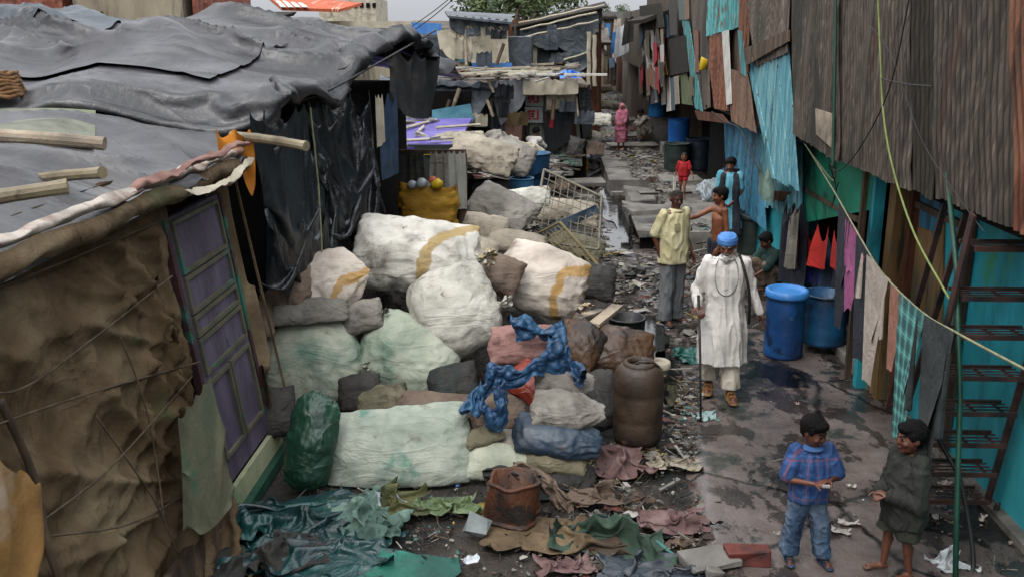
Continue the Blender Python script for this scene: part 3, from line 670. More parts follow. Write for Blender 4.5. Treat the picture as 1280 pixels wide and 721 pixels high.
# ------------------------------------------------------------------ L1: nearest hut
AX, AT, ZT = -2.5, -2.88, 2.72     # wall foot x, wall head x, head height
SL = (AT-AX)/ZT
def LW(px, py, off=0.0):
    d = ray(px, py)   # x = AX + SL*z + off
    t = (AX+off+SL*CAMH)/(d.x-SL*d.z)
    return CAM+d*t
L1 = empty('shanty_hut', (-4.8, 5.3, 0), 'nearest left hut walled with roped brown sackcloth and a purple panelled door', 'hut')
mb = MB()
vs = [(AX-.06, 1.5, 0), (AX-.06, 8.35, 0), (AT-.06, 8.35, ZT), (AT-.06, 1.5, ZT), (-8, 1.5, 0), (-8, 8.35, 0), (-8, 8.35, 2.9), (-8, 1.5, 2.9)]
mb.add(vs, [(0, 1, 2, 3), (1, 5, 6, 2), (4, 0, 3, 7), (3, 2, 6, 7), (5, 4, 7, 6)]); mb.obj('wall', m_burlapd, L1)
def f1(x, y):
    e = np.clip((-x-2.72)*.32, -.02, .34)
    b = .10*np.exp(-((x+3.15)**2/.12+(y-8.1)**2/.5)) + .05*np.sin(x*2.1+y*1.3)*np.clip((-x-3), 0, 1)
    return np.where(x < -2.66, 2.66+e+b-.012*(y-4), 0)
P = bilin((-2.56, 1.4, 2.85), (-8.2, 1.4, 3.3), (-8.2, 8.6, 3.2), (-2.66, 8.35, 2.85), 80, 64)
X = drape(P, (1.02, 1.03), None, steps=70, coll=[heightf(f1)], seed=3, jit=.012)
X = refine(X, .09, (.5, 1.0, .5), 2, 3, axis=2, amp2=.014, skew=1.1, pw=3); mb = MB(); mb.grid(X); mb.obj('roof_tarpaulin', m_tarp, L1, smooth=True)
# burlap wall cloth
n, m = 84, 66
P = bilin(LW(-420, 262, .04), LW(262, 215, .04), LW(300, 610, .1), LW(-420, 1400, .1), 60, 84)
P = bilin((AT+.05, 2.0, 2.66), (AT+.05, 6.72, 2.60), (AX+.1, 6.5, .12), (AX+.1, 2.0, .05), 74, 92)
wy = np.linspace(0, 1, 92)
pts = [(0, j) for j in range(0, 92, 5)]+[(0, 91)]+[(73, j) for j in range(0, 92, 13)]+[(25, 84), (44, 87), (73, 91), (60, 90), (14, 82)]
pm = pinmask(74, 92, pts)
for (i, j) in pts:
    if j > 78 and i > 0: P[i, j] += (.05, -.12 if i < 50 else 0, 0)
rope_caps = []
rdefs = [[(-60, 380), (60, 335), (150, 298), (196, 278)], [(-60, 470), (20, 488), (120, 420), (215, 345)], [(-30, 540), (60, 508), (150, 480), (250, 452)],
         [(0, 500), (40, 590), (62, 690), (90, 760)], [(40, 660), (120, 600), (170, 550), (240, 470)], [(120, 520), (190, 620), (222, 690)], [(60, 670), (160, 655), (230, 620), (285, 598)], [(150, 420), (180, 500), (196, 580), (205, 650)]]
rope_pts = [[LW(x, y, .13+.02*math.sin(i*2.0+k)) for i, (x, y) in enumerate(r)] for k, r in enumerate(rdefs)]
for r in rope_pts[:3]+rope_pts[4:7]:
    for a, b in zip(r[:-1], r[1:]): pass
def rope_push(X, w):
    for r in rope_pts:
        for a, b in zip(r[:-1], r[1:]):
            a_, b_ = np.array(a), np.array(b); ab = (b_-a_)[1:]; q = ab@ab
            t = np.clip(((X[:, 1:]-a_[1:])@ab)/q, 0, 1)
            dd = np.linalg.norm(X[:, 1:]-(a_[1:]+t[:, None]*ab), axis=1)
            lim = a_[0]+t*(b_[0]-a_[0])-.005+np.clip(dd-.015, 0, 1)*1.2
            k = (X[:, 0] > lim) & (dd < .25); X[k, 0] = lim[k]
    return X
GA = [np.array([6.6, 2.1]), np.array([6.65, 1.4]), np.array([6.3, .5])]
X = drape(P, (1.04, 1.08), pm, steps=60, coll=[plane_keep(AX, 0, AT, ZT)], seed=5, jit=.02)
Pn = np.zeros((74*2-1, 92*2-1, 3)); 
ii = np.linspace(0, 73, 147); jj = np.linspace(0, 91, 183)
for a_, fi in enumerate(ii):
    i0 = min(int(fi), 72); t_ = fi-i0; row = X[i0]*(1-t_)+X[i0+1]*t_
    for b_, fj in enumerate(jj):
        j0 = min(int(fj), 90); u_ = fj-j0; Pn[a_, b_] = row[j0]*(1-u_)+row[j0+1]*u_
for a_ in range(147):
    for b_ in range(183):
        p = Pn[a_, b_]; y, z = p[1], p[2]; dsp = 0
        for gi, g_ in enumerate(GA):          # folds fanning out from the places where the cloth is tied up
            dy, dz = g_[0]-y, g_[1]-z; rr_ = math.hypot(dy, dz)+.02; an = math.atan2(dz, dy)
            wgt = math.exp(-rr_/2.2)*min(1, rr_*1.1)**2
            f_ = math.sin(an*(7+gi*2)+2.6*noise.noise((rr_*.5+gi*5, an*1.2, 1)))
            dsp += .125*wgt*(1-abs(f_))**2.0
        n1 = noise.fractal((y*1.1+z*.9, z*.8-y*.5, 2), .6, 2, 3)
        n2 = noise.fractal((y*3.2+z*1.5, z*2.6-y*.8, 9), .6, 2, 3)
        dsp += .05*(1-min(1, abs(n1)*1.8))**2.6+.016*(1-min(1, abs(n2)*1.9))**2
        Pn[a_, b_, 0] += dsp*min(1, .35+abs(6.8-y)*1.5)
Pn = rope_push(Pn.reshape(-1, 3), None).reshape(147, 183, 3)
lim_ = AX+SL*Pn[..., 2]+.012; Pn[..., 0] = np.maximum(Pn[..., 0], lim_)
mb = MB(); mb.grid(Pn); L1c = mb.obj('sackcloth_cover', m_burlap, L1, smooth=True)
def curve(pts, n=14):
    pts = [Vector(p) for p in pts]; out = []
    for i in range(len(pts)-1):
        p0 = pts[max(i-1, 0)]; p1 = pts[i]; p2 = pts[i+1]; p3 = pts[min(i+2, len(pts)-1)]
        for k in range(n):
            t = k/n; out.append(.5*((2*p1)+(p2-p0)*t+(2*p0-5*p1+4*p2-p3)*t*t+(3*p1-p0-3*p2+p3)*t**3))
    return out+[pts[-1]]
for k, r in enumerate(rope_pts):
    mb = MB(); mb.tube(curve(r), .022 if k == 3 else .0065, 6); mb.obj('bamboo_pole' if k == 3 else 'rope', m_wood if k == 3 else M('brown_rope', ['3a3024', '5a4c3a'], scale=8, rough=.9), L1, smooth=True)
# second layer of torn cloth at the bottom left, patches
for (tl, tr, br, bl, mt, nm, sd) in [((-80, 520), (50, 600), (30, 780), (-100, 800), M('torn_brown_sack', ['5a3f1c', '7a5a2c', '8c8375'], scale=1.5, rough=.9, bump=.4), 'torn_sack', 1),
                                 ((222, 520), (262, 468), (288, 612), (232, 655), M('green_stained_cloth', ['3f4030', '5b5a45', '44503c'], scale=2, rough=.9, bump=.4, stains=[('2a5a40', 2, .58, .7)]), 'stained_cloth', 2)]:
    P = bilin(LW(*tl, .27), LW(*tr, .27), LW(*br, .3), LW(*bl, .3), 30, 24)
    fcloth(nm, L1, P, mt, (1.05, 1.12), pinmask(30, 24, [(0, j) for j in range(0, 24, 6)]+[(0, 23), (29, 0), (29, 23), (15, 23), (15, 0)]), steps=90, coll=[plane_keep(AX, 0, AT, ZT, off=.27)], seed=sd, jit=.02)
# right of the door: sackcloth jamb
P = bilin((AT+.06, 7.62, 2.66), (AT+.07, 8.2, 2.62), (AX+.1, 8.12, .25), (AX+.12, 7.92, .25), 44, 12)
fcloth('sackcloth_jamb', L1, P, m_burlap, (1.03, 1.12), pinmask(44, 12, [(0, j) for j in range(0, 12, 3)]+[(43, 0), (43, 11), (20, 11), (32, 0)]), coll=[plane_keep(AX, 0, AT, ZT)], seed=9, jit=.02)
mb = MB(); mb.bar((AT+.1, 8.24, 2.6), (AX+.13, 8.16, .3), .018); mb.obj('edge_strip', m_burlap, L1)
# the door
def lq(mb, y0, y1, z0, z1, off, t=.02, sh=0):
    f = lambda y, z: Vector((AX+SL*z+off, y, z))
    flat(mb, f(y0, z1), f(y1, z1), f(y1, z0), f(y0, z0), nrm=(1, 0, 0), t=t)
D0, D1, DZ0, DZ1 = 6.70, 7.82, .27, 2.38
mb = MB(); lq(mb, D0, D1, DZ0, DZ1, .06, .05); door = mb.obj('door', m_purpd, L1)
zz = [DZ0+.06, DZ0+.62, DZ0+.74, DZ0+.98, DZ0+1.06, DZ0+1.30, DZ0+1.38, DZ0+1.9]
for (y0, y1, z0, z1) in [(D0+.1, D0+.5, .5, 1.08), (D0+.6, D1-.1, .5, 1.08), (D0+.1, D1-.1, 1.2, 1.42), (D0+.1, D1-.1, 1.5, 1.6), (D0+.1, D1-.1, 1.68, 1.9), (D0+.1, D1-.1, 1.98, 2.32)]:
    mb = MB()
    lq(mb, y0-.035, y1+.035, z1, z1+.03, .085, .025); lq(mb, y0-.035, y1+.035, z0-.03, z0, .085, .025)
    lq(mb, y0-.035, y0, z0+.002, z1-.002, .085, .025); lq(mb, y1, y1+.035, z0+.002, z1-.002, .085, .025)
    mb.obj('panel_moulding', m_trim, door)
for dy0_, dy1_ in ((D1+.003, D1+.06), (D0-.06, D0-.003)):
    mb = MB(); lq(mb, dy0_, dy1_, DZ0, DZ1, .075, .06); mb.obj('door_frame', M('maroon_frame', ['2a1418', '3a1c20'], scale=3, stains=[('1c5a48', 1.5, .5, .6)]), L1)
mb = MB(); lq(mb, 6.5, 8.0, .08, .25, .1, .04); mb.obj('threshold_board', M('green_white_board', ['6d7358', '83876a', '97977e'], scale=1.5, rough=.7, stains=[('1f6a4c', 1.4, .54, .62, (1, 1, .4)), ('3b3a2c', 2, .6, .7)]), L1)
mb = MB(); lq(mb, 6.45, 8.05, .0, .075, .16, .12); mb.obj('sill', m_pipe, L1)
mb = MB(); lq(mb, 5.0, 6.44, 0, .32, .14, .05); mb.obj('skirting_plank', m_wood, L1)
# layered edge of the roof and poles
def edgestrip(name, off, z, y0, y1, w, mat, seed, parent=L1):
    P = np.zeros((6, 90, 3))
    for j in range(90):
        t = j/89; y = y0+(y1-y0)*t
        zz_ = z(t); xx = off(t)
        for i in range(6):
            s = i/5
            P[i, j] = (xx+.05*math.sin(s*3)+.02*noise.noise((y*5, s*2, seed)), y, zz_-w*s+.03*noise.fractal((y*3, s, seed), .7, 2, 3))
    mb = MB(); mb.grid(P); return mb.obj(name, mat, parent, smooth=True, sub=1)
edgestrip('roof_edge_cloth', lambda t: -2.60-.08*t, lambda t: 2.78-.05*t, 1.6, 8.2, .07, m_hem, 1)
edgestrip('roof_edge_cloth', lambda t: -2.56-.08*t, lambda t: 2.70-.04*t+.02*math.sin(t*30), 1.6, 8.2, .13, m_burlap, 2)
edgestrip('roof_edge_cloth', lambda t: -2.52-.1*t, lambda t: 2.80+.012*math.sin(t*17), 5.6, 8.2, .05, M('rose_hem', ['5c3c34', '7a5a4e'], scale=3, rough=.8), 4)
edgestrip('roof_edge_cloth', lambda t: -2.50-.1*t, lambda t: 2.66-.09*math.sin(t*3.1), 6.4, 8.2, .05, m_canvas, 7)
def pole(p0, p1, r, parent=None, name='bamboo_pole', mat=None, label=None, bend=.01):
    p0, p1 = Vector(p0), Vector(p1); pts = [p0.lerp(p1, t/12)+Vector((0, 0, bend*math.sin(t/12*math.pi))) for t in range(13)]
    rs = [r*(1.08 if t % 4 == 0 else 1) for t in range(13)]
    mb = MB(); mb.tube(pts, rs, 10); o = mb.obj(name, mat or m_bamboo, parent, smooth=False)
    if label: tag(o, label, 'pole')
    return o
pole((-3.6, 4.6, 2.74), PY(85, 233, 5.0), .04, L1); pole((-3.6, 6.1, 2.72), PY(128, 216, 5.7), .036, L1)
pole(PY(-60, 168, 6.0), PY(131, 180, 6.1), .042, label='thick bamboo pole lying on the grey roof sheet of the nearest hut', mat=m_woodg)
pole(PY(290, 170, 8.35), PY(383, 183, 7.9), .04, L1)
P = bilin(PY(270, 160, 8.0), PY(312, 160, 8.3), PY(318, 215, 8.2), PY(288, 200, 7.9), 22, 16)
fcloth('orange_cloth', L1, P, m_orange, (1.3, 1.4), pinmask(22, 16, [(0, 0), (0, 8), (0, 15), (21, 6)]), steps=80, jit=.02, seed=4)
P = bilin(PZ(-60, 118, 3.08), PZ(118, 118, 3.08), PZ(118, 152, 3.06), PZ(-60, 170, 3.03), 18, 26)
P[..., 2] += .03
X = drape(P, (1.0, 1.0), None, steps=20, coll=[heightf(lambda x, y: f1(x, y)+.03)], jit=.01)
mb = MB(); mb.grid(X); tag(mb.obj('sheet', M('moss_board', ['4a4c40', '66675a', '55603c'], scale=2, rough=.85), smooth=True), 'mossy grey-green sheet lying on the nearest hut roof', 'sheet')
# basket coil of coir on the roof
mb = MB(); c = PZ(8, 122, 3.1)
for k in range(7):
    pts = [c+Vector((math.cos(t/14*math.pi*2)*(.17-.01*k), math.sin(t/14*math.pi*2)*(.17-.01*k), .02+.032*k+.012*math.sin(t*2+k))) for t in range(15)]
    mb.tube(pts, .022, 6)
tag(mb.obj('coir_coil', M('coir', ['3f2a18', '5f4328', '7a5c3c'], scale=12, rough=.95, bump=.8), smooth=True), 'round coil of brown coir rope on the roof at the left edge', 'rope coil')
# ------------------------------------------------------------------ L2: black tarpaulin hut
L2 = empty('shanty_hut', (-5, 11.5, 0), 'second left hut under a big glossy grey tarpaulin with black plastic hanging down its side', 'hut')
mb = MB(); mb.add([(-2.7, 9.0, 0), (-2.1, 14, 0), (-9, 14, 0), (-9, 9.0, 0), (-2.7, 9.0, 2.9), (-2.1, 14, 3.0), (-9, 14, 3.0), (-9, 9.0, 2.9)], [(0, 1, 5, 4), (1, 2, 6, 5), (2, 3, 7, 6), (3, 0, 4, 7), (4, 5, 6, 7)])
mb.obj('wall', m_dark, L2)
def f2(x, y):
    edge = -2.62+(y-9)*.27        # lane-side edge
    ridge = 3.88-.03*np.clip(-x-5.5, 0, 4)-.12*np.clip(x+4.3, 0, 3)**1.35-.16*np.exp(-((x+5.2)/.5)**2)
    zf = ridge-.19*np.abs(y-12.2)
    zf = zf+.03*np.sin(x*3.1+y*1.1)*np.sin(y*1.7)
    pole_ = .06*np.exp(-((y-10.3-.25*(x+5))/.1)**2)
    zf = zf+pole_
    sk = 3.45-.25*np.clip(x+4.3, 0, 3)**1.1-(9.05-y)*1.1+.05*np.sin(x*4)
    zf = np.where(y > 9.05, zf, np.minimum(zf, sk))
    return np.where((x < edge) & (y > 8.45) & (y < 15), zf, 0)
P = bilin((-2.1, 8.25, 3.5), (-9.5, 8.25, 3.6), (-9.5, 15.2, 3.9), (-1.35, 14.6, 3.6), 96, 84)
X = drape(P, (1.025, 1.03), None, steps=80, coll=[heightf(f2)], seed=8, jit=.02)
X = refine(X, .17, (.36, .9, .4), 2, 7, axis=2, amp2=.02, skew=1.3, pw=3.2); mb = MB(); mb.grid(X); mb.obj('roof_tarpaulin', m_tarp, L2, smooth=True)
for (xa, xb, ya, yb, sd_) in ((-9.3, -5.4, 11.6, 15.0, 2), (-5.9, -3.3, 9.3, 11.3, 3), (-9.4, -7.0, 9.0, 11.0, 4)):      # second sheets lapped over the first
    P = bilin((xb, ya, 4.2), (xa, ya+.3, 4.2), (xa, yb, 4.2), (xb+.3, yb-.2, 4.2), 44, 40)
    X = drape(P, (1.02, 1.02), None, steps=60, coll=[heightf(lambda x, y: f2(x, y)+.015)], seed=sd_, jit=.02)
    X = refine(X, .17, (.36, .9, .4), 2, 7, axis=2, amp2=.02, skew=1.3, pw=3.2); X[..., 2] += .022
    mb = MB(); mb.grid(X); mb.obj('lapped_sheet', m_tarp if sd_ == 3 else m_tarp2, L2, smooth=True)
mb = MB(); mb.tube(curve([PY(330, 135, 9.2), PY(400, 118, 9.6), PY(480, 75, 11), PY(545, 38, 13)]), .012, 6); mb.obj('rope', m_cable, L2, smooth=True)
def EL(t, z): return Vector((-2.58+.72*t, 9.0+3.3*t, z))     # lane-side curtain line
rp = random.Random(5)
for (t0, t1, z1, z0, sl, mt, sd, bulge) in [(-.15, .34, 3.0, 1.45, (1.05, 1.1), m_tarpd, 1, 0), (.2, .66, 3.05, 1.7, (1.06, 1.12), m_tarpd, 2, .12)]:
    n_, m_ = 60, 56
    P = bilin(EL(t0, z1), EL(t1, z1), EL(t1, z0), EL(t0, z0), n_, m_)
    P[..., 0] += np.linspace(0, bulge, n_)[:, None]
    pn = [(0, 0), (0, 9), (0, 15), (0, 29), (0, 36), (0, 55), (n_-1, 0), (n_-1, m_-1), (n_-1, 18)]
    for (i_, j_, dx, dy, dz) in [(10, 12, .14, 0, .0), (16, 40, .05, -.1, .06), (30, 6, .0, .06, 0), (34, 26, .22, .1, -.05), (44, 48, .12, -.1, .05), (52, 14, .2, .12, .1), (26, 50, .02, .05, 0)]:
        P[i_, j_] += (dx+rp.uniform(-.04, .04), dy, dz); pn.append((i_, j_))
    fcloth('plastic_curtain', L2, P, mt, sl, pinmask(n_, m_, pn), steps=90, seed=sd, jit=.03, sub=0, rf=dict(amp=.05, sc=(1.6, 1.6, .45), seed=sd*3, amp2=.008, skew=1.2, pw=2.2))
P = bilin(EL(-.05, 1.95), EL(.38, 1.9), EL(.36, 1.5), EL(-.02, 1.45), 26, 50); P[..., 0] += .12
for j_ in (0, 49): P[0, j_, 0] -= .1
P[25, 30] += (.1, 0, .12)
fcloth('plastic_fold', L2, P, m_tarpd, (1.35, 1.12), pinmask(26, 50, [(0, 0), (0, 12), (0, 30), (0, 49), (25, 30)]), steps=90, seed=7, jit=.03)
mb = MB(); mb.tube([PY(388, 135, 9.4), PY(398, 230, 9.5), PY(402, 300, 9.4), PY(404, 372, 9.3)], .008, 5); mb.obj('tie_cord', m_rope, L2)
P = bilin(EL(.66, 3.0), EL(.82, 3.0), EL(.8, 2.3), EL(.68, 2.3), 34, 18)
P[..., 0] += .12
tag(fcloth('jeans', None, P, m_jeans, (1.02, 1.35), pinmask(34, 18, [(0, 0), (0, 9), (0, 17)]), seed=12, jit=.03), 'faded dark blue jeans hanging from the tarpaulin edge of the second left hut', 'trousers')
P = bilin(EL(.6, 3.0), EL(.66, 3.0), EL(.66, 2.6), EL(.6, 2.55), 26, 14); P[..., 0] += .16
tag(fcloth('cloth', None, P, m_canvas, (1.02, 1.4), pinmask(26, 14, [(0, 0), (0, 6), (0, 13)]), seed=13, jit=.03), 'grey-beige cloth hanging beside the blue jeans', 'cloth')
# a flap of tarpaulin hanging at the far right corner
P = bilin(PY(480, 62, 12.0), PY(550, 62, 13.0), PY(535, 118, 12.6), PY(505, 110, 11.9), 34, 30)
fcloth('tarpaulin_flap', L2, P, m_tarp, (1.05, 1.3), pinmask(34, 30, [(0, 0), (0, 7), (0, 15), (0, 22), (0, 29), (12, 2)]), seed=14, jit=.04)
# ------------------------------------------------------------------ M1: low hut with purple roof and grey sheets
M1 = empty('shanty_hut', (-2.6, 19.5, 0), 'low hut with a purple roof sheet weighted by pale sticks, beyond the black tarpaulin hut', 'hut')
mb = MB(); mb.box((-3.3, 19.6, .85), (2.9, 5.4, 1.7)); mb.obj('wall', m_dark, M1)
mb = MB(); q = [PZ(455, 150, 1.78), PZ(590, 148, 1.78), PZ(572, 180, 1.74), PZ(440, 190, 1.74)]; flat(mb, q[0], q[1], q[2], q[3], nrm=(0, 0, 1), t=.04); mb.obj('purple_roof_sheet', m_purple, M1)
mb = MB(); flat(mb, PY(540, 138, 22.4), PY(588, 130, 22.4), PY(592, 150, 22.3), PY(540, 152, 22.3), nrm=(0, -1, 0)); mb.obj('blue_panel', M('pale_blue_panel', ['2f5a6a', '44707e']), M1)
for (a, b) in [((490, 165), (545, 150)), ((505, 176), (575, 172)), ((520, 168), (530, 158)), ((545, 160), (600, 156))]:
    mb = MB(); mb.tube([PZ(*a, 1.81), PZ(*b, 1.81)], .03, 6); mb.obj('stick', m_canvas, M1)
panel(M1, 's', 16.6, [(440, 181), (566, 181), (560, 250), (440, 262)], M('dark_green_counter', ['1a211e', '262d28'], scale=2, rough=.7), name='front_board', plane='Y')
for (a, b, c, d) in [((488, 182), (508, 182), (508, 188), (488, 188)), ((530, 190), (560, 190), (560, 194), (530, 194)), ((500, 196), (504, 196), (504, 222), (500, 222))]:
    panel(M1, 's', 16.57, [a, b, c, d], M('yellow_paint', ['8a7a18', 'a08e22']), name='yellow_stripe', plane='Y')
# grey tarpaulin over the hut behind
M3 = empty('shanty_hut', (-2.3, 24.5, 0), 'hut behind the purple roof covered with torn slate grey tarpaulin', 'hut')
mb = MB(); mb.box((-3.2, 25, 1.15), (2.6, 4.2, 2.3)); mb.obj('wall', m_dark, M3)
P = bilin(PY(470, 98, 23.2), PY(622, 100, 23.2), PY(570, 150, 22.4), PY(470, 150, 22.4), 34, 44)
fcloth('tarpaulin', M3, P, m_tarp2, (1.04, 1.06), pinmask(34, 44, [(0, j) for j in range(0, 44, 6)]+[(33, j) for j in range(0, 44, 9)]+[(0, 43)]), seed=20, jit=.05)
P = bilin(PZ(480, 84, 2.6), PZ(640, 84, 2.6), PY(650, 112, 23.0), PY(470, 100, 23.0), 30, 44)
fcloth('tarpaulin', M3, P, m_tarp2, (1.03, 1.03), pinmask(30, 44, [(0, j) for j in range(0, 44, 5)]+[(29, j) for j in range(0, 44, 4)]+[(15, j) for j in range(0, 44, 9)]), seed=21, jit=.04)
for k in range(16):
    x0 = rnd.uniform(530, 640); y0 = rnd.uniform(82, 95); a = PZ(x0, y0, 2.66); b = a+Vector((rnd.uniform(1, 3), rnd.uniform(-.8, .8), rnd.uniform(0, .08)))
    mb = MB(); mb.bar(a, b, .12, .05); mb.obj('roof_batten', [m_canvas, m_woodg, m_white][k % 3], M3)
# ------------------------------------------------------------------ M2: hut with two poster signs
M2 = empty('shanty_hut', (-.3, 26, 0), 'middle left hut with two red and white posters and a corrugated sheet front', 'hut')
YF = 24.0
mb = MB(); mb.box((-.9, 26.2, 1.1), (3.6, 4.0, 2.2)); mb.obj('wall', m_dark, M2)
panel(M2, 'c', YF+.1, [(664, 118), (722, 118), (728, 208), (660, 208)], M('grey_green_sheet', ['4f554e', '6c7067', '85857a'], scale=3, rough=.8, stretch=(3, 3, .3), stains=[('6a4630', 2, .6, .7)]), plane='Y', pitch=.12, amp=.02, rows=6)
panel(M2, 'c', YF+.12, [(612, 150), (664, 150), (664, 208), (612, 208)], m_weath, plane='Y', pitch=.12, amp=.02, rows=4)
panel(M2, 's', YF+.0, [(705, 122), (716, 120), (722, 180), (710, 180)], m_rust, plane='Y', name='post')
for (y0, y1) in ((113, 133), (134, 154)):
    ps = panel(M2, 's', YF-.03, [(656, y0), (678, y0), (679, y1), (657, y1)], M('poster_grey', ['7c8482', '959b98'], scale=5, rough=.6), plane='Y', name='poster')
    s = (y1-y0)
    for (a, b, c, d) in [(660, y0+4, 669, y0+6.5), (660, y0+8, 668, y0+10), (660, y0+11.5, 668, y0+13), (671, y0+4, 673.5, y0+15), (666, y0+14, 673, y0+16), (660, y0+14, 664, y0+16), (665, y0+6, 667, y0+13), (660, y0+5, 662, y0+12)]:
        mb = MB(); flat(mb, *[PY(x, y, YF-.05) for x, y in ((a, b), (c, b), (c, d), (a, d))], nrm=(0, -1, 0), t=.004); mb.obj('red_mark', M('poster_red', ['8a0f1c', '9c1826'], rough=.6), ps)
# roof slab, hem, cloths
mb = MB()
flat(mb, PZ(560, 92, 2.45), PZ(720, 90, 2.5), PY(735, 106, 23.6), PY(600, 112, 23.6), nrm=(0, 0, 1), t=.06); mb.obj('roof', m_weath, M2)
for (tl, tr, br, bl, mt, y, sl) in [((612, 100), (664, 96), (650, 122), (630, 145), M('light_grey_tarp', ['6a6c72', '85878c']), 23.5, (1.1, 1.15)), ((655, 98), (722, 98), (720, 107), (657, 108), m_canvas, 23.4, (1.05, 1.2)),
                                    ((590, 105), (625, 108), (640, 150), (592, 148), m_tarp2, 23.7, (1.1, 1.1)), ((684, 114), (720, 112), (712, 124), (684, 128), m_canvas, 23.8, (1.05, 1.2))]:
    P = bilin(PY(*tl, y), PY(*tr, y), PY(*br, y-.1), PY(*bl, y-.1), 26, 26)
    fcloth('cloth_cover', M2, P, mt, sl, pinmask(26, 26, [(0, j) for j in (0, 5, 10, 15, 20, 25)]), seed=int(tl[0]), jit=.03)
for (tl, tr, br, bl, mt, lb) in [((680, 138), (716, 132), (712, 165), (688, 185), M('black_cloth', ['101214', '1a1c1e']), 'black clothes hanging on the corrugated front of the poster hut'),
                             ((681, 142), (693, 138), (690, 152), (684, 150), M('red_cloth', []), 'small bright red cloth on the black clothes'),
                             ((622, 146), (652, 144), (648, 172), (624, 172), M('pink_beige_cloth', ['8a6458', 'a37c6e']), 'dusty pink striped cloth hanging left of the posters'),
                             ((609, 132), (622, 138), (620, 158), (610, 156), M('maroon_cloth', ['5a1020', '701a2c']), 'maroon cloth hanging at the left of the pink cloth'),
                             ((757, 150), (770, 148), (768, 168), (760, 172), m_tarpd, '')]:
    if not lb: continue
    P = bilin(PY(*tl, 23.85), PY(*tr, 23.85), PY(*br, 23.8), PY(*bl, 23.8), 26, 22)
    tag(fcloth('cloth', None, P, mt, (1.05, 1.25), pinmask(26, 22, [(0, 0), (0, 7), (0, 14), (0, 21)]), seed=int(tl[0])+1, jit=.02), lb, 'cloth')
mb = MB(); p = PZ(703, 95, 2.62)
P = bilin(p+Vector((-.35, .3, .1)), p+Vector((.4, .3, .1)), p+Vector((.45, -.3, .0)), p+Vector((-.3, -.3, .0)), 20, 20); P[..., 2] += .12*np.sin(np.linspace(0, 3.14, 20))[:, None]
tag(fcloth('plastic_sheet', None, P, M('bright_blue_plastic', ['1f55a8', '2f6cc4'], rough=.4), (1.25, 1.25), pinmask(20, 20, [(0, 0), (19, 0), (0, 19), (19, 19), (10, 10), (5, 14)]), seed=31, jit=.02, floor=2.58), 'bright blue plastic sheet bunched on the roof of the poster hut', 'plastic sheet')
# right flank: black bags hung on a post, pale posts
panel(M2, 's', 23.9, [(722, 108), (738, 106), (740, 150), (730, 185)], m_tarpd, plane='Y', name='black_cover')
# ------------------------------------------------------------------ M4: upper hut with tiers of grey tarpaulin
M4 = empty('shanty_hut', (-.6, 34, 0), 'tall left hut hung with tiers of slate grey tarpaulin with pale hems', 'hut')
mb = MB(); mb.box((-.1, 35, 2.0), (3.4, 5.4, 4.0)); mb.obj('wall', m_rust, M4)
for (tl, tr, br, bl, y, mt) in [((650, 38), (748, 14), (746, 40), (655, 62), 32.0, m_tarp2), ((645, 46), (740, 28), (738, 62), (660, 50), 31.9, m_tarp2), ((690, 66), (735, 62), (738, 80), (668, 95), 31.7, m_tarp2), ((672, 62), (738, 62), (730, 82), (672, 82), 31.95, M('dark_slate', ['23282c', '30363a'])),
                                ((645, 30), (752, 8), (752, 28), (650, 46), 32.3, m_tarp2), ((640, 28), (652, 40), (656, 62), (642, 66), 32.2, m_tarp2), ((656, 52), (672, 54), (672, 84), (664, 92), 31.85, m_canvas), ((712, 76), (726, 72), (722, 98), (716, 100), 31.8, m_canvas)]:
    P = bilin(PY(*tl, y), PY(*tr, y), PY(*br, y-.2), PY(*bl, y-.2), 22, 34)
    fcloth('tarpaulin', M4, P, mt, (1.05, 1.05), pinmask(22, 34, [(0, j) for j in range(0, 34, 6)]+[(0, 33), (21, 0), (21, 33), (21, 14)]), seed=int(tl[0]+tl[1]), jit=.04)
for (a, b) in [((648, 48), (748, 26)), ((650, 38), (746, 16)), ((668, 88), (738, 64)), ((648, 30), (756, 6))]:
    mb = MB(); pp = [PY(a[0]+(b[0]-a[0])*t/8, a[1]+(b[1]-a[1])*t/8+rnd.uniform(-1, 1), 31.6) for t in range(9)]; mb.tube(pp, .035, 6); mb.obj('pale_hem', m_canvas, M4, smooth=True)
for (px, y0, y1) in ((736, 40, 112), (743, 44, 108)):
    mb = MB(); mb.tube([PY(px+.5*math.sin(t*1.7), y0+(y1-y0)*t/8, 31.5) for t in range(9)], .07, 7); mb.obj('post', m_canvas, M4)
mb = MB(); flat(mb, PY(640, 30, 36), PY(756, 2, 36), PY(760, 8, 31.8), PY(640, 34, 31.8), nrm=(0, 0, 1), t=.05); mb.obj('roof', m_weathd, M4)
panel(M4, 's', 31.95, [(722, 84), (738, 80), (738, 108), (724, 108)], M('red_brown_panel', ['4f2a22', '6a3a2e']), plane='Y', name='side_panel')
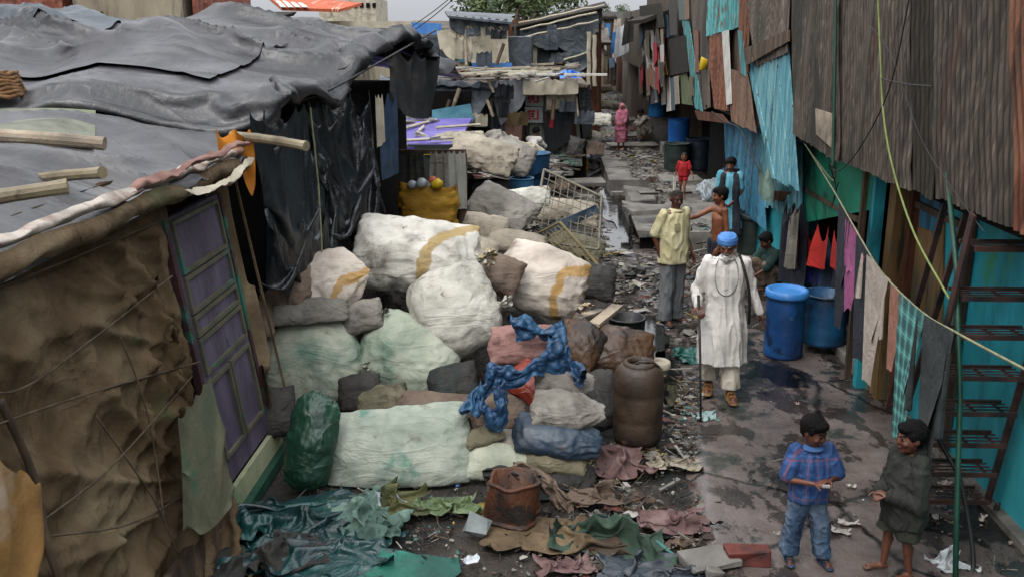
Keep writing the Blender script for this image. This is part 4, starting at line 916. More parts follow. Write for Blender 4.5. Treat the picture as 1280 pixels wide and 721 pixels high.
# ------------------------------------------------------------------ M5: hut with beige curtains
M5 = empty('shanty_hut', (-2.6, 29, 0), 'hut with beige curtains and a drooping grey tarpaulin roof in front of the tree', 'hut')
mb = MB(); mb.box((-2.3, 30.2, 1.75), (3.4, 4, 3.5)); mb.obj('wall', m_tarp2, M5)
for (tl, tr, br, bl, mt) in [((588, 34), (634, 32), (634, 76), (592, 78), m_canvas), ((546, 38), (586, 32), (570, 70), (552, 60), m_canvas), ((566, 34), (590, 32), (590, 76), (570, 78), M('tan_curtain', ['6a6250', '857b66'])), ((562, 18), (634, 24), (636, 34), (566, 34), m_tarp2)]:
    P = bilin(PY(*tl, 28.0), PY(*tr, 28.0), PY(*br, 27.9), PY(*bl, 27.9), 28, 30)
    fcloth('curtain', M5, P, mt, (1.03, 1.14), pinmask(28, 30, [(0, j) for j in range(0, 30, 4)]+[(0, 29), (27, 0), (27, 29)]), seed=int(tl[0])+3, jit=.03)
panel(M5, 's', 27.9, [(572, 64), (590, 64), (590, 78), (572, 78)], M('pale_blue_panel', []), plane='Y', name='blue_box')
panel(M5, 's', 28.1, [(514, 28), (552, 30), (552, 44), (516, 42)], M('blue_sheet', ['2f62a0', '4479b4'], rough=.6), plane='Y', name='blue_sheet')
mb = MB(); flat(mb, PY(556, 14, 31), PY(640, 18, 31), PY(640, 28, 27.7), PY(560, 20, 27.7), nrm=(0, 0, 1), t=.06); mb.obj('roof', m_tarp2, M5)
panel(M5, 's', 27.5, [(590, 79), (640, 79), (640, 84), (590, 84)], M('blue_sheet', []), plane='Y', name='blue_edge')
rk = random.Random(41)
for k in range(30):     # odd rags, sacking and poles hung about the far huts
    par, y_, x0_, x1_, ya, yb = rk.choice([(M2, 23.6, 600, 722, 104, 150), (M4, 31.5, 642, 742, 30, 92), (M5, 27.4, 545, 640, 30, 70), (M3, 22.9, 560, 640, 100, 140)])
    x = rk.uniform(x0_, x1_); y = rk.uniform(ya, yb)
    if k % 2 and (par is not M2 or x > 690 or x < 640):
        mb = MB(); mb.tube([PY(x, y-8, y_), PY(x+rk.uniform(-10, 10), y+rk.uniform(8, 26), y_-.05)], rk.uniform(.02, .05), 6); mb.obj('pole', rk.choice([m_canvas, m_woodg, m_wood]), par)
    elif par is not M2 or x > 690 or x < 630:
        w_ = rk.uniform(8, 24); h_ = rk.uniform(8, 24)
        P = bilin(PY(x, y, y_), PY(x+w_, y+rk.uniform(-3, 3), y_), PY(x+w_*.9, y+h_, y_-.05), PY(x, y+h_, y_-.05), 16, 16)
        fcloth('rag', par, P, rk.choice([m_tarp2, m_tarpd, m_canvas, m_tarp2, m_burlap]), (1.05, 1.3), pinmask(16, 16, [(0, 0), (0, 5), (0, 10), (0, 15)]), steps=50, seed=k, jit=.03)
# ------------------------------------------------------------------ buildings behind the big tarpaulin
B1 = empty('brick_building', (-17, 27, 0), 'red brick building with one long dark window at the top left', 'building')
panelb = lambda par, q, mt, nm, y=26.0: panel(par, 's', y, q, mt, plane='Y', name=nm)
mb = MB(); a = PY(-150, -80, 26.1); b = PY(82, 40, 26.1); mb.box(((a.x+b.x)/2, 29, 3.5), (b.x-a.x, 5.8, 7)); mb.obj('wall', m_brick, B1)
panelb(B1, [(27, 14), (82, 13), (82, 25), (28, 24)], m_dark, 'window', 26.05); panelb(B1, [(25, 11), (83, 10), (83, 13.5), (26, 14.5)], m_conc, 'lintel', 26.0)
B2 = empty('plaster_building', (-12, 28, 0), 'grey-brown plastered building with two small windows behind the big tarpaulin', 'building')
mb = MB(); a = PY(82.5, -80, 26.1); b = PY(232, 40, 26.1); mb.box(((a.x+b.x)/2, 29, 3.5), (b.x-a.x, 5.9, 7)); mb.obj('wall', m_plast, B2)
for q in ([(113, 15), (128, 15), (128, 28), (114, 28)], [(180, 23), (196, 23), (196, 31), (181, 31)]):
    wn = panelb(B2, q, m_dark, 'window', 26.03)
    mb = MB()
    for k in range(1, 4): x = q[0][0]+(q[1][0]-q[0][0])*k/4; mb.tube([PY(x, q[0][1], 25.98), PY(x, q[2][1], 25.98)], .02, 5)
    mb.obj('bars', m_canvas, wn)
mb = MB(); a = PY(232.5, -80, 26.1); b = PY(246, 40, 26.1); mb.box(((a.x+b.x)/2, 28.6, 3.5), (b.x-a.x, 4.9, 7)); mb.obj('pilaster', m_brick, B2)
B3 = box_house('shed', (-8.9, 27.5, 0), (2.0, 3, 3.9), m_wood, 'small shed with rust red and white corrugated sheets behind the big tarpaulin', cat='shed', roof=m_weathd)
panelb(B3, [(254, 4), (281, 4), (281, 32), (254, 32)], m_rust, 'rusty_sheet', 25.8); panelb(B3, [(281.5, 6), (292, 6), (292, 32), (281.5, 32)], m_white, 'pale_sheet', 25.8); panelb(B3, [(292.5, 6), (306, 6), (306, 32), (292.5, 32)], m_conc, 'grey_sheet', 25.8)
B4 = empty('house', (-7.5, 34, 0), 'house with a bright orange and white striped roof behind the tarpaulin', 'house')
mb = MB(); mb.box((-7.8, 38, 2.0), (6, 4, 4.0)); mb.obj('wall', m_canvas, B4)
mb = MB(); a, b, c, d = PY(330, -8, 38), PY(452, 4, 38), PY(424, 12, 35), PY(352, 10, 35); flat(mb, a, b, c, d, nrm=(0, 0, 1), t=.1); mb.obj('roof', m_orangeroof, B4)
for k in range(4):
    mb = MB(); x = 338+k*9; flat(mb, PY(x, -6+k, 37.8), PY(x+5, -5+k, 37.8), PY(x+20, 9, 34.9), PY(x+13, 9, 34.9), nrm=(0, 0, 1), t=.02); mb.obj('white_stripe', m_white, B4)
B5 = box_house('shed', (-5.6, 31, 0), (5.2, 3, 3.5), m_plast, 'low grey shed with a thin dark roof edge behind the tarpaulin', cat='shed', roof=m_weathd, over=.2)
B6 = box_house('shed', (-2.6, 36, 0), (5, 3, 3.7), m_wood, 'low brown shed with rusty side near the overhead wires', cat='shed', roof=m_weath, over=.2)
B7 = empty('apartment_block', (-16, 110, 0), 'distant pale apartment block on the skyline', 'building')
mb = MB(); a = PY(398, -3, 110); b = PY(470, 20, 110); mb.box(((a.x+b.x)/2, 114, 3.4), (b.x-a.x, 8, 7.2)); mb.obj('wall', m_canvas, B7)
for k in range(9):
    mb = MB(); mb.box((a.x+.6+k*.7, 109.9, 6.3), (.4, .1, .5)); mb.obj('window', m_dark, B7)
# ------------------------------------------------------------------ trees
def tree(c, h, r, label, seed, nl=9000):
    t = empty('tree', c, label, 'tree')
    rr = random.Random(seed); mb = MB(); c = Vector(c)
    limbs = []
    mb.tube([c, c+Vector((.1, 0, h*.25)), c+Vector((-.1, .1, h*.5))], [.3, .24, .16], 8)
    for k in range(9):
        a = rr.uniform(0, 6.28); st = c+Vector((0, 0, h*rr.uniform(.3, .5))); e = c+Vector((math.cos(a)*r*.7, math.sin(a)*r*.7, h*rr.uniform(.6, .92)))
        mb.tube([st, st.lerp(e, .5)+Vector((0, 0, .3)), e], [.13, .08, .03], 6); limbs.append(e)
    mb.obj('trunk', m_wood, t)
    ml = M('leaf', ['26331a', '3b4a24', '55632f'], scale=1.2, rough=.6, bump=.1); cm = MB()
    cl = [e+Vector((rr.uniform(-1, 1), rr.uniform(-1, 1), rr.uniform(-.6, .8)))*r*.3 for e in limbs for _ in range(6)]
    for k in range(nl):
        q = rr.choice(cl); d = Vector((rr.gauss(0, 1), rr.gauss(0, 1), rr.gauss(0, .8))).normalized()*(rr.random()**.5)*r*.24
        p = q+d; s = rr.uniform(.07, .16); u = Vector((rr.gauss(0, 1), rr.gauss(0, 1), rr.gauss(0, 1))).normalized(); v = u.orthogonal().normalized()
        cm.add([p, p+u*s+v*s*.4, p+u*s*2, p+u*s-v*s*.4], [(0, 1, 2, 3)])
    cm.obj('crown', ml, t)
tree((-1.6, 42, 0), 6.6, 2.9, 'leafy green tree rising behind the tarpaulin huts', 3)
tree((5.2, 88, 0), 6.2, 1.6, 'small distant tree showing above the lane end', 4, 1800)
# ------------------------------------------------------------------ the pile of sacks
def SM(name, cols, stains=(), rough=.75, bump=.45, spec=.3, extra=None, sc=2.2):
    return M(name, cols, wr=(3.2, .6), wrs=(.5, 1.4, 1.4), scale=sc, rough=rough, bump=bump, bscale=55, bdist=.006, stains=stains, spec=spec, extra=extra)
def stripe_extra(col, axis, pos, wd, ang=0):
    def fn(nt, N, L, ad, out):
        tc = N.new('ShaderNodeTexCoord'); mp = N.new('ShaderNodeMapping'); mp.inputs['Rotation'].default_value = (0, 0, ang)
        L.new(tc.outputs['Generated'], mp.inputs[0]); sp = N.new('ShaderNodeSeparateXYZ'); L.new(mp.outputs[0], sp.inputs[0])
        n = N.new('ShaderNodeTexNoise'); n.inputs['Scale'].default_value = 5; L.new(tc.outputs['Generated'], n.inputs['Vector'])
        a = N.new('ShaderNodeMath'); a.operation = 'MULTIPLY_ADD'; a.inputs[1].default_value = .12; L.new(n.outputs['Fac'], a.inputs[0]); L.new(sp.outputs[axis], a.inputs[2])
        s = N.new('ShaderNodeMath'); s.operation = 'SUBTRACT'; s.inputs[1].default_value = pos+.06; L.new(a.outputs[0], s.inputs[0])
        b = N.new('ShaderNodeMath'); b.operation = 'ABSOLUTE'; L.new(s.outputs[0], b.inputs[0])
        mr = N.new('ShaderNodeMapRange'); mr.inputs['From Min'].default_value = wd; mr.inputs['From Max'].default_value = wd*.7; mr.inputs['To Max'].default_value = .8
        L.new(b.outputs[0], mr.inputs['Value'])
        mx = N.new('ShaderNodeMix'); mx.data_type = 'RGBA'; mx.inputs['B'].default_value = srgb(col)
        L.new(mr.outputs[0], mx.inputs['Factor']); L.new(out, mx.inputs['A']); return mx.outputs['Result']
    return fn
s_white = SM('white_sack', ['949086', 'b4b0a6', 'c8c4ba'], [('5c574e', 1.6, .52, .72), ('6b6456', 7, .58, .72)], extra=stripe_extra('8f7434', 'X', .5, .05, .5))
s_white2 = SM('white_net_sack', ['8c897f', 'aca99d', 'c0bcb0'], [('59564e', 1.5, .52, .7), ('6b6456', 7, .58, .72), ('8f7a34', 1.1, .64, .7)])
s_green = SM('green_stained_sack', ['757e6e', '8e9584', 'a3a696'], [('3f6654', 1.4, .54, .72), ('6e6850', 2.5, .6, .74)])
s_grwh = SM('pale_green_sack', ['7e8172', '969987', 'a8a898'], [('5a7264', 1.2, .5, .68), ('5f5a48', 2.0, .6, .72)])
s_long = SM('long_sack', ['70786c', '878f82', '9ea294'], [('4f7a6a', 1.5, .54, .66), ('5a574a', 2.0, .58, .7), ('1f7a68', 2.6, .68, .72)])
s_dkgreen = M('dark_green_bag', wr=(3, .7), cols=['0e2a1e', '17382a', '1f4433'], scale=2, rough=.4, bump=.3, bscale=25, spec=.5, stains=[('5d7a66', 3, .68, .76)])
s_brown = SM('brown_sack', ['4a3d33', '5f5044', '6e5f52'], [('2e2620', 2, .55, .7)])
s_leather = M('brown_wet_sheet', wr=(3, .7), cols=['2f2118', '45311f', '5a412c'], scale=1.4, rough=.5, bump=.3, bscale=20, spec=.4, stains=[('1c1612', 1.2, .52, .66)])
s_grey = SM('grey_sack', ['5a564f', '716c64', '858077'], [('3a3631', 2, .54, .7)])
s_khaki = SM('khaki_sack', ['4a4636', '625c48', '716a55'], [('2d2a20', 2, .55, .7)])
s_blued = M('dark_blue_sack', ['1a242e', '283644', '35424c'], scale=1.5, rough=.45, bump=.3, bscale=25, stains=[('40352c', 1.5, .55, .68)])
s_pink = SM('pinkish_sack', ['6a4a44', '83605a', '8d6e66'], [('4a332e', 2, .55, .7)])
s_red = M('red_bag', wr=(3, .7), cols=['5f1d12', '7f2c1a', '93402a'], scale=1.8, rough=.45, bump=.35, bscale=22, stains=[('3a140d', 1.6, .56, .7)])
s_cream = SM('cream_sack', ['94897e', 'b0a598', 'c2b8ac'], [('6b5f54', 2, .55, .72), ('9c7440', 1.5, .64, .72)], extra=stripe_extra('9a742c', 'X', .5, .045, .6))
s_beige = SM('beige_sack', ['6d6558', '857c6d', '968c7c'], [('4d463c', 1.8, .55, .7)])
s_dark = SM('dark_sack', ['1b1a18', '2b2926', '36332f'], [('15211f', 2, .5, .7)])
s_yellow = M('mustard_bag', ['84601a', 'a67c22', 'b88e34'], scale=2, rough=.65, bump=.5, bscale=30, stretch=(1, 1, 2.5), stains=[('4f3d14', 2, .56, .7)])
S4 = M  # shorthand
def facing(pitch, roll, yaw=0):
    """sack plane normal tilted `pitch` deg from vertical towards the camera; roll in its own plane"""
    return Matrix.Rotation(R(yaw), 3, 'Z') @ Matrix.Rotation(R(pitch), 3, 'X') @ Matrix.Rotation(R(roll), 3, 'Z')
SG = 'sacks in the big heap on the left of the lane'
def sack(px, py, wpx, hpx, Y, mat, label, pitch=45, roll=0, full=.9, seed=1, gather=0, name='sack', group=SG, yaw=0, bend=0, thick=1.0, slump=1.0, nz=.035, cat='sack', neck=False, rd=None, crease=.012):
    if group == SG and max(wpx, hpx) < 110: wpx *= 1.12; hpx *= 1.14
    if rd is None: rd = .7 if max(wpx, hpx) > 90 and wpx/hpx < 1.4 else .25
    c = PY(px, py, Y); z = ZC(c); W = wpx*z/1200; H = hpx*z/1200
    vert = hpx > wpx*1.15
    if vert: asp = min(2.2, round(H/W*5)/5); rot = facing(pitch, roll+90, yaw); size = H
    else: asp = max(1.0, min(2.2, round(W/H*5)/5)); rot = facing(pitch, roll, yaw); size = W
    X, F = sack_pts(asp, full, seed % 3, size*1.12, rot, c, gather=gather, nz=nz, bend=bend, slump=slump, sc=(1, 1, thick), rd=rd, crease=crease)
    # size the sack to the width and height it has in the photograph
    C = np.array(tuple(CAM)); rt, up, fw = [np.array(tuple(v)) for v in (RT, UP, FW)]
    for _ in range(3):
        D = X-C; zc = D@fw; sx = D@rt/zc*1200+640; sy = 360.5-D@up/zc*1200
        kx = wpx/(sx.max()-sx.min()); ky = hpx/(sy.max()-sy.min())
        X = X+rt*((px-(sx.max()+sx.min())/2)*z/1200)-up*((py-(sy.max()+sy.min())/2)*z/1200)
        dd = X-np.array(tuple(c)); X = X+np.outer(dd@rt, rt)*(kx-1)+np.outer(dd[:, 2], [0, 0, 1])*(ky-1)*.8
    mb = MB(); mb.add(X.tolist(), F.tolist())
    zmin = X[:, 2].min()
    if zmin < .01: mb.v = [(v[0], v[1], v[2] if v[2] > .01 else .01+(v[2]-.01)*.05) for v in mb.v]
    o = mb.obj(name, mat, None, smooth=True, sub=1)
    tag(o, label, cat, group)
    if neck and not gather:
        ax = Vector(rot @ Vector((1, 0, 0))); ax = (ax*.8-FW*.45+Vector((0, 0, .15))).normalized(); tipv = X[np.argmax(X@np.array(tuple(rot @ Vector((1, 0, .25)))))]
        p0 = Vector(tipv.tolist())-ax*.04*size; Mx = ax.to_track_quat('Z', 'Y').to_matrix(); nb = MB(); prof = [(.11, -.05), (.06, .0), (.032, .03), (.03, .05), (.055, .08), (.085, .115), (.07, .13)]
        P = np.zeros((len(prof), 41, 3))
        for a_, (r0, z0) in enumerate(prof):
            for b_ in range(41):
                th = 2*math.pi*b_/40; rr0 = r0*size*(1+.28*math.sin(th*9+seed)+.3*noise.noise((math.cos(th)*2+seed, math.sin(th)*2, z0*20)))
                v = Mx @ Vector((rr0*math.cos(th), rr0*.7*math.sin(th), z0*size*1.1+.015*size*math.sin(th*4)))
                P[a_, b_] = p0+v
        nb.grid(P); nb.obj('tied_neck', mat, o, smooth=True, sub=1)
        rb_ = MB(); rb_.tube([p0+Mx @ Vector((.036*size*math.cos(q*.628), .028*size*math.sin(q*.628), .044*size)) for q in range(11)], .007*size, 5); rb_.obj('tie', m_rope, o)
    return o
# rubbish heap that fills the gaps below the sacks
def mound(x, y):
    a = 1.0*np.exp(-(((x+1.5)/.95)**4+((y-11.1)/1.6)**4)); b = .6*np.exp(-(((x+.55)/.7)**4+((y-10.3)/1.0)**4)); c = .7*np.exp(-(((x+.6)/1.2)**4+((y-14.2)/2.6)**4))
    return np.maximum(np.maximum(a, b), c)
gx = np.linspace(-3.2, 1.2, 90); gy = np.linspace(6.6, 19, 160); Gm = np.zeros((160, 90, 3)); Gm[..., 0] = gx[None]; Gm[..., 1] = gy[:, None]
hm = mound(Gm[..., 0], Gm[..., 1])
for i in range(160):
    for j in range(90):
        x, y = Gm[i, j, :2]; Gm[i, j, 2] = hm[i, j]*(1+.25*noise.noise((x*4, y*4, 0)))-.04+.04*min(1, hm[i, j]*5)*noise.fractal((x*8, y*8, 3), .7, 2, 3)
mb = MB(); mb.grid(Gm); tag(mb.obj('rubbish_heap', M('rubbish', ['14120f', '2a2520', '3d352c', '23282a'], scale=6, rough=.8, bump=1, bscale=30, bdist=.03, stains=[('5a5348', 9, .62, .72)]), smooth=True, org=(-1, 11, 0)), 'dark heap of mixed rubbish packed under the sacks', 'rubbish', kind='stuff')
S = sack
S(518, 322, 168, 112, 9.9, s_white, 'biggest dirty white sack with a yellow stain, on top of the heap', 58, -8, 1.05, 1, thick=1.05, neck=True)
S(592, 322, 60, 58, 10.6, s_beige, 'small beige sack squeezed between the biggest white sack and the strapped cream sack', 45, -20, .9, 2)
S(568, 389, 122, 128, 9.15, s_white2, 'round dirty white net sack with wrinkled mouth, in the middle of the heap', 62, 20, 1.1, 3, thick=1.1, neck=True)
S(512, 446, 136, 122, 8.9, s_green, 'green stained white sack under the round net sack', 58, -24, 1.0, 4, thick=1.0, neck=True)
S(389, 456, 132, 116, 8.75, s_grwh, 'square pale green sack at the left of the heap above the dark green bag', 62, 4, .8, 0, thick=.9, neck=True)
S(413, 352, 90, 76, 9.25, s_cream, 'pale tied sack below the black plastic curtain', 55, 10, 1.0, 1, gather=.8)
S(358, 357, 70, 62, 9.1, s_brown, 'brown dusty sack against the black plastic, left of the pale tied sack', 50, -10, .9, 2)
S(385, 388, 92, 36, 8.95, s_grey, 'flat grey sack lying above the square pale green sack', 45, 8, .8, 3)
S(452, 396, 54, 44, 9.05, s_grey, 'small crumpled grey sack with a dark knot between the two green stained sacks', 50, 15, .9, 4, neck=True)
S(322, 400, 40, 50, 8.75, s_brown, 'small brown sack behind the edge of the nearest hut', 50, 15, .9, 4)
S(496, 562, 200, 122, 7.42, s_long, 'long pale turquoise stained sack with a torn patch at the front of the heap', 66, 7, .75, 2, thick=.85, bend=.12)
S(390, 552, 72, 130, 7.3, s_dkgreen, 'upright dark green plastic bag with a white streak beside the long sack', 72, -8, .95, 1)
S(678, 350, 126, 104, 10.6, s_cream, 'round cream sack with a yellow strap under the wire grille', 60, -22, 1.05, 0, thick=1.1, neck=True)
S(632, 345, 50, 50, 10.2, s_brown, 'brown sack wedged left of the strapped cream sack', 50, -22, .95, 2)
S(652, 431, 78, 46, 8.6, s_pink, 'pinkish sack under the blue tarpaulin cloth', 48, 4, .95, 3, neck=True)
S(664, 479, 66, 54, 8.1, s_red, 'shiny red-orange bag below the blue tarpaulin cloth', 50, -38, .9, 1, gather=.5)
S(706, 474, 70, 36, 7.95, s_grey, 'flat greyish sack right of the red bag', 42, -6, .8, 2, gather=.5)
S(710, 511, 86, 46, 7.65, s_grey, 'pale greenish sack with a tied mouth on top of the dark blue sack', 45, -4, .95, 3, gather=.7)
S(697, 544, 104, 54, 7.55, s_blued, 'dark blue sack with a pointed corner in the small stack', 45, -10, .95, 4, gather=.5)
S(692, 575, 78, 36, 7.48, s_khaki, 'khaki sack under the dark blue sack', 40, -4, .95, 0, neck=True)
S(700, 599, 84, 30, 7.4, s_dark, 'black sack at the bottom of the small stack', 40, 0, .9, 1)
S(622, 519, 66, 48, 7.9, s_brown, 'dusty brown sack left of the red bag', 50, 6, .95, 2, gather=.6)
S(604, 545, 52, 30, 7.6, s_khaki, 'twisted khaki sack end beside the long sack', 45, 25, .9, 3)
S(645, 552, 46, 30, 7.65, s_grey, 'small grey sack beneath the dusty brown sack', 45, -12, .9, 3)
S(624, 578, 78, 50, 7.45, s_grwh, 'pale blue-green sack above the rusty drum', 52, -6, .85, 4, neck=True)
S(650, 262, 0.1, 0.1, 13, s_grey, '', 0) if False else None
S(628, 262, 92, 64, 13.2, s_grey, 'plump grey sack lying beside the dark post behind the heap', 55, -32, 1.0, 1, thick=1.05, neck=True)
S(658, 248, 56, 28, 14.2, s_white2, 'white sack lying behind the wire grille', 45, 8, .9, 2)
S(606, 288, 56, 42, 12.2, s_beige, 'pale bluish sack under the plump grey sack', 50, -8, .9, 3)
S(645, 303, 70, 34, 12.0, s_beige, 'flattened beige sack below the plump grey sack', 40, -12, .8, 4)
S(604, 194, 84, 52, 16.5, s_beige, 'crumpled beige canvas sack heap beyond the cloth-hung post', 50, -20, .8, 2, nz=.06)
S(640, 196, 60, 46, 17.2, s_grey, 'wrinkled grey canvas sack beside the beige canvas one', 45, -25, .8, 3, nz=.06)
S(574, 178, 60, 26, 17.6, s_beige, 'low beige sack in front of the purple roof', 45, 4, .8, 0, nz=.06)
S(740, 352, 56, 46, 11.5, s_dark, 'dark sack under the lower corner of the wire grille', 45, -10, .9, 0)
S(705, 265, 80, 34, 15.2, s_beige, 'crumpled beige sack seen through the wire grille', 45, -8, .8, 1, nz=.06)
S(720, 308, 70, 40, 14.0, s_khaki, 'khaki canvas seen through the lower wire grille', 45, -20, .8, 2, nz=.06)
S(756, 440, 130, 84, 9.5, s_leather, 'large wet brown sack with a dark pointed end behind the jerry barrel', 50, -10, 1.0, 3, thick=1.0, neck=True)
S(728, 430, 66, 70, 9.4, s_leather, 'upright brown wet sack left of the large wet brown one', 55, -35, .9, 4)
S(752, 500, 50, 70, 8.5, s_dark, 'dark sack beside the brown jerry barrel', 60, 12, .85, 2)
S(478, 500, 60, 40, 8.3, s_khaki, 'dull khaki sack showing between the green stained sack and the long sack', 45, 10, .9, 1)
S(566, 478, 60, 50, 8.6, s_dark, 'black sack in the gap right of the green stained sack', 45, 10, .9, 2)
S(545, 505, 90, 30, 8.0, s_brown, 'flat brown sack pressed behind the top edge of the long sack', 45, -4, .9, 3)
S(450, 490, 50, 44, 8.4, s_dark, 'black plastic bag between the square pale green sack and the long sack', 45, 10, .9, 0)
S(345, 515, 50, 60, 7.9, s_dark, 'dark bag behind the upright dark green bag', 55, 10, .9, 1)
S(668, 622, 50, 40, 7.2, s_dark, 'dark sack slumped behind the rusty drum', 50, 10, .9, 2)
S(596, 512, 56, 40, 8.1, s_brown, 'small brown sack under the loop of blue tarpaulin', 50, 10, .9, 4)
S(640, 600, 62, 26, 6.98, s_brown, 'brown rags stuffed into the top of the rusty drum', 50, 5, 1.0, 1, name='rag_bundle', cat='rags')
# far heap along the left edge of the lane
FG = 'sacks by the poster hut'
for (px, py, w_, h_, Y, mt, lb) in [(728, 160, 26, 34, 25, s_dark, 'dark green bundle standing nearest the poster hut corner'), (720, 184, 26, 30, 22.5, s_dark, 'black bundle above the yellow can'), (742, 172, 24, 18, 26, s_grey, 'small grey bundle beside the lane far off'),
                                   (752, 150, 26, 18, 30, s_white2, 'small pale bundle by the far posts'), (744, 186, 24, 20, 24, s_brown, 'brown bundle beside the blue cans'), (762, 132, 30, 14, 38, s_beige, 'pale heap of sacks at the far left of the lane'), (757, 112, 20, 12, 42, s_khaki, 'rounded khaki bundle under the far shack')]:
    S(px, py, w_, h_, Y, mt, lb, 55, rnd.uniform(-20, 20), 1.0, rnd.randint(0, 4), group=FG, nz=.06)
# mustard basket bag with things in it
c = PY(535, 262, 13.0); zc = ZC(c); w2 = 72*zc/1200/2; hh = 66*zc/1200
bag = empty('woven_bag', c-Vector((0, 0, hh/2)), 'mustard yellow woven bag full of plastic scraps on top of the heap', 'bag')
mb = MB(); prof = [(.0, 0), (.8, .02), (.95, .2), (1.0, .5), (1.02, .8), (1.0, 1.0), (.96, 1.0), (.9, .9), (0, .86)]
P = np.zeros((26, 64, 3))
for i in range(26):
    t = i/25
    for j in range(64):
        a = j/63*2*math.pi; sup = (abs(math.cos(a))**3+abs(math.sin(a))**3)**(-1/3)
        pr = .82+.2*min(1, t*5); x = math.cos(a)*sup*w2*pr; y = math.sin(a)*sup*w2*.55*pr
        nz_ = .10*noise.fractal((x*5, y*5, t*4), .6, 2, 3)+.012*math.sin(t*60)
        P[i, j] = (c.x+x*(1+nz_), c.y+y*(1+nz_), c.z-hh/2+hh*t+.04*t*noise.noise((a*1.5, 4, 0))+.03*math.sin(a*2)*t)
mb.grid(P); mb.obj('woven_body', s_yellow, bag, smooth=True)
mb = MB(); mb.lathe((c.x, c.y+.02, c.z+hh*.3), [(0.01, 0), (w2*.5, .0), (w2*.45, .09), (.01, .16)], 20, wob=.4); mb.obj('contents', s_grey, bag)
def toy(px, py, r, mt, lb, nm='plastic_scrap', sc=(1, 1, 1)):
    p = PY(px, py, 12.75); mb = MB()
    mb.lathe(p-Vector((0, 0, r)), [(r*.05, 0)]+[(r*math.sin(t*math.pi/8)*(1+.1*(t % 2)), r-r*math.cos(t*math.pi/8)) for t in range(1, 8)]+[(r*.05, 2*r)], 18, wob=.5)
    return tag(mb.obj(nm, mt, None, smooth=True), lb, 'plastic scrap', 'scraps in the mustard bag')
toy(546, 230, .075, M('yellow_plastic', ['a88a10', 'c4a520'], rough=.35), 'yellow plastic ball on top of the mustard bag'); toy(541, 225, .05, M('pink_plastic', ['a5503a', 'b86a50'], rough=.4), 'salmon pink plastic scrap on top of the mustard bag')
toy(527, 229, .07, M('milky_plastic', ['7f8688', '9aa0a0'], rough=.3), 'milky white plastic scrap on top of the mustard bag'); toy(515, 231, .06, M('milky_plastic', []), 'small milky plastic scrap at the left of the mustard bag')
# posts and the cloths on them
mb = MB(); a = PY(579, 300, 13.2); b = PY(579, 192, 13.2); mb.bar((a.x, a.y, .3), b, .12, .1); tag(mb.obj('wooden_post', m_wood), 'dark wooden post standing behind the heap beside the mustard bag', 'post')
mb = MB(); mb.bar(PY(480, 190, 13.5), PY(582, 190, 13.25), .06); tag(mb.obj('rail', m_wood), 'wooden rail carrying the grey and white cloths', 'rail')
for (px, wd, y1, mt, lb) in [(549, 22, 236, s_grey, 'grey cloth hung over the rail above the mustard bag'), (571, 20, 240, M('offwhite_cloth', ['8b8b82', 'a3a399']), 'off-white folded cloth hung over the rail beside the post'), (516, 24, 215, s_dark, 'dark green cloth hung over the rail behind the mustard bag')]:
    P = bilin(PY(px-wd/2, 188, 13.1), PY(px+wd/2, 188, 13.1), PY(px+wd/2, y1, 13.05), PY(px-wd/2, y1, 13.05), 34, 20)
    tag(fcloth('cloth', None, P, mt, (1.02, 1.4), pinmask(34, 20, [(0, j) for j in (0, 6, 13, 19)]), seed=px, jit=.02), lb, 'cloth')
# blue crates / tubs behind
def tub(c, r, h, mat, label, name='tub', wall=.02, lid=None, taper=1.08, cat='tub', ribs=(), water=False, group=None, n=36, dent=.02):
    t = empty(name, c, label, cat, group)
    mb = MB(); prof = [(r*.2, .004), (r*.96, 0), (r, .03)]
    for k in range(1, 12):
        z = h*k/12; rr = r*(1+(taper-1)*k/12)
        for q in ribs:
            if abs(z/h-q) < .045: rr *= 1.035
        prof.append((rr, z))
    prof += [(r*taper, h-.02), (r*taper+.012, h-.015), (r*taper+.012, h)]
    if lid is None: prof += [(r*taper-wall, h), (r*taper-wall, h*.25), (.01, h*.22)]
    else: prof += [(.01, h)]
    mb.lathe(c, prof, n, wob=dent); mb.obj('shell', mat, t, smooth=True)
    if lid is not None:
        mb = MB(); R2 = r*taper+.025
        mb.lathe(Vector(c)+Vector((0, 0, h-.05)), [(R2, 0), (R2+.004, .02), (R2, .07), (R2-.02, .085), (R2-.045, .08), (R2-.06, .06), (R2*.5, .055), (.01, .06)], n, wob=.005)
        mb.obj('lid', lid, t, smooth=True)
    return t
m_bluebar = M('blue_barrel', ['0d2f58', '123c6c', '1c4c80'], scale=2, rough=.42, bump=.2, bscale=20, stains=[('0c1e38', 2.6, .5, .62), ('3a6a6a', 5, .62, .72), ('1b1c24', 6, .6, .7)], spec=.5)
m_bluelid = M('blue_lid', ['2a66a4', '3a78b6'], scale=2, rough=.4, bump=.1, stains=[('7fa0b0', 3, .62, .75)])
m_bluedk = M('dark_blue_barrel', ['0f3350', '164466', '1c5274'], scale=2, rough=.45, bump=.2, stains=[('101c28', 1.6, .5, .66)], spec=.5)
m_blackbar = M('black_green_barrel', ['141c1a', '1e2926', '28342f'], scale=2, rough=.5, bump=.2, stains=[('3a4038', 3, .6, .74)], spec=.4)
m_brownbar = M('brown_plastic', ['221810', '32251a', '423224'], scale=3, rough=.6, bump=.4, stains=[('18110c', 2, .52, .68), ('5f4a36', 4, .62, .74)], spec=.5)
def at(px, py, z=0.05): return PZ(px, py, z)
BG = 'plastic barrels and tubs along the lane'
tub(PY(663, 212, 18.2)-Vector((0, 0, .3)), .34, .62, m_bluedk, 'dark blue open tub behind the wire grille', group=BG, taper=1.1)
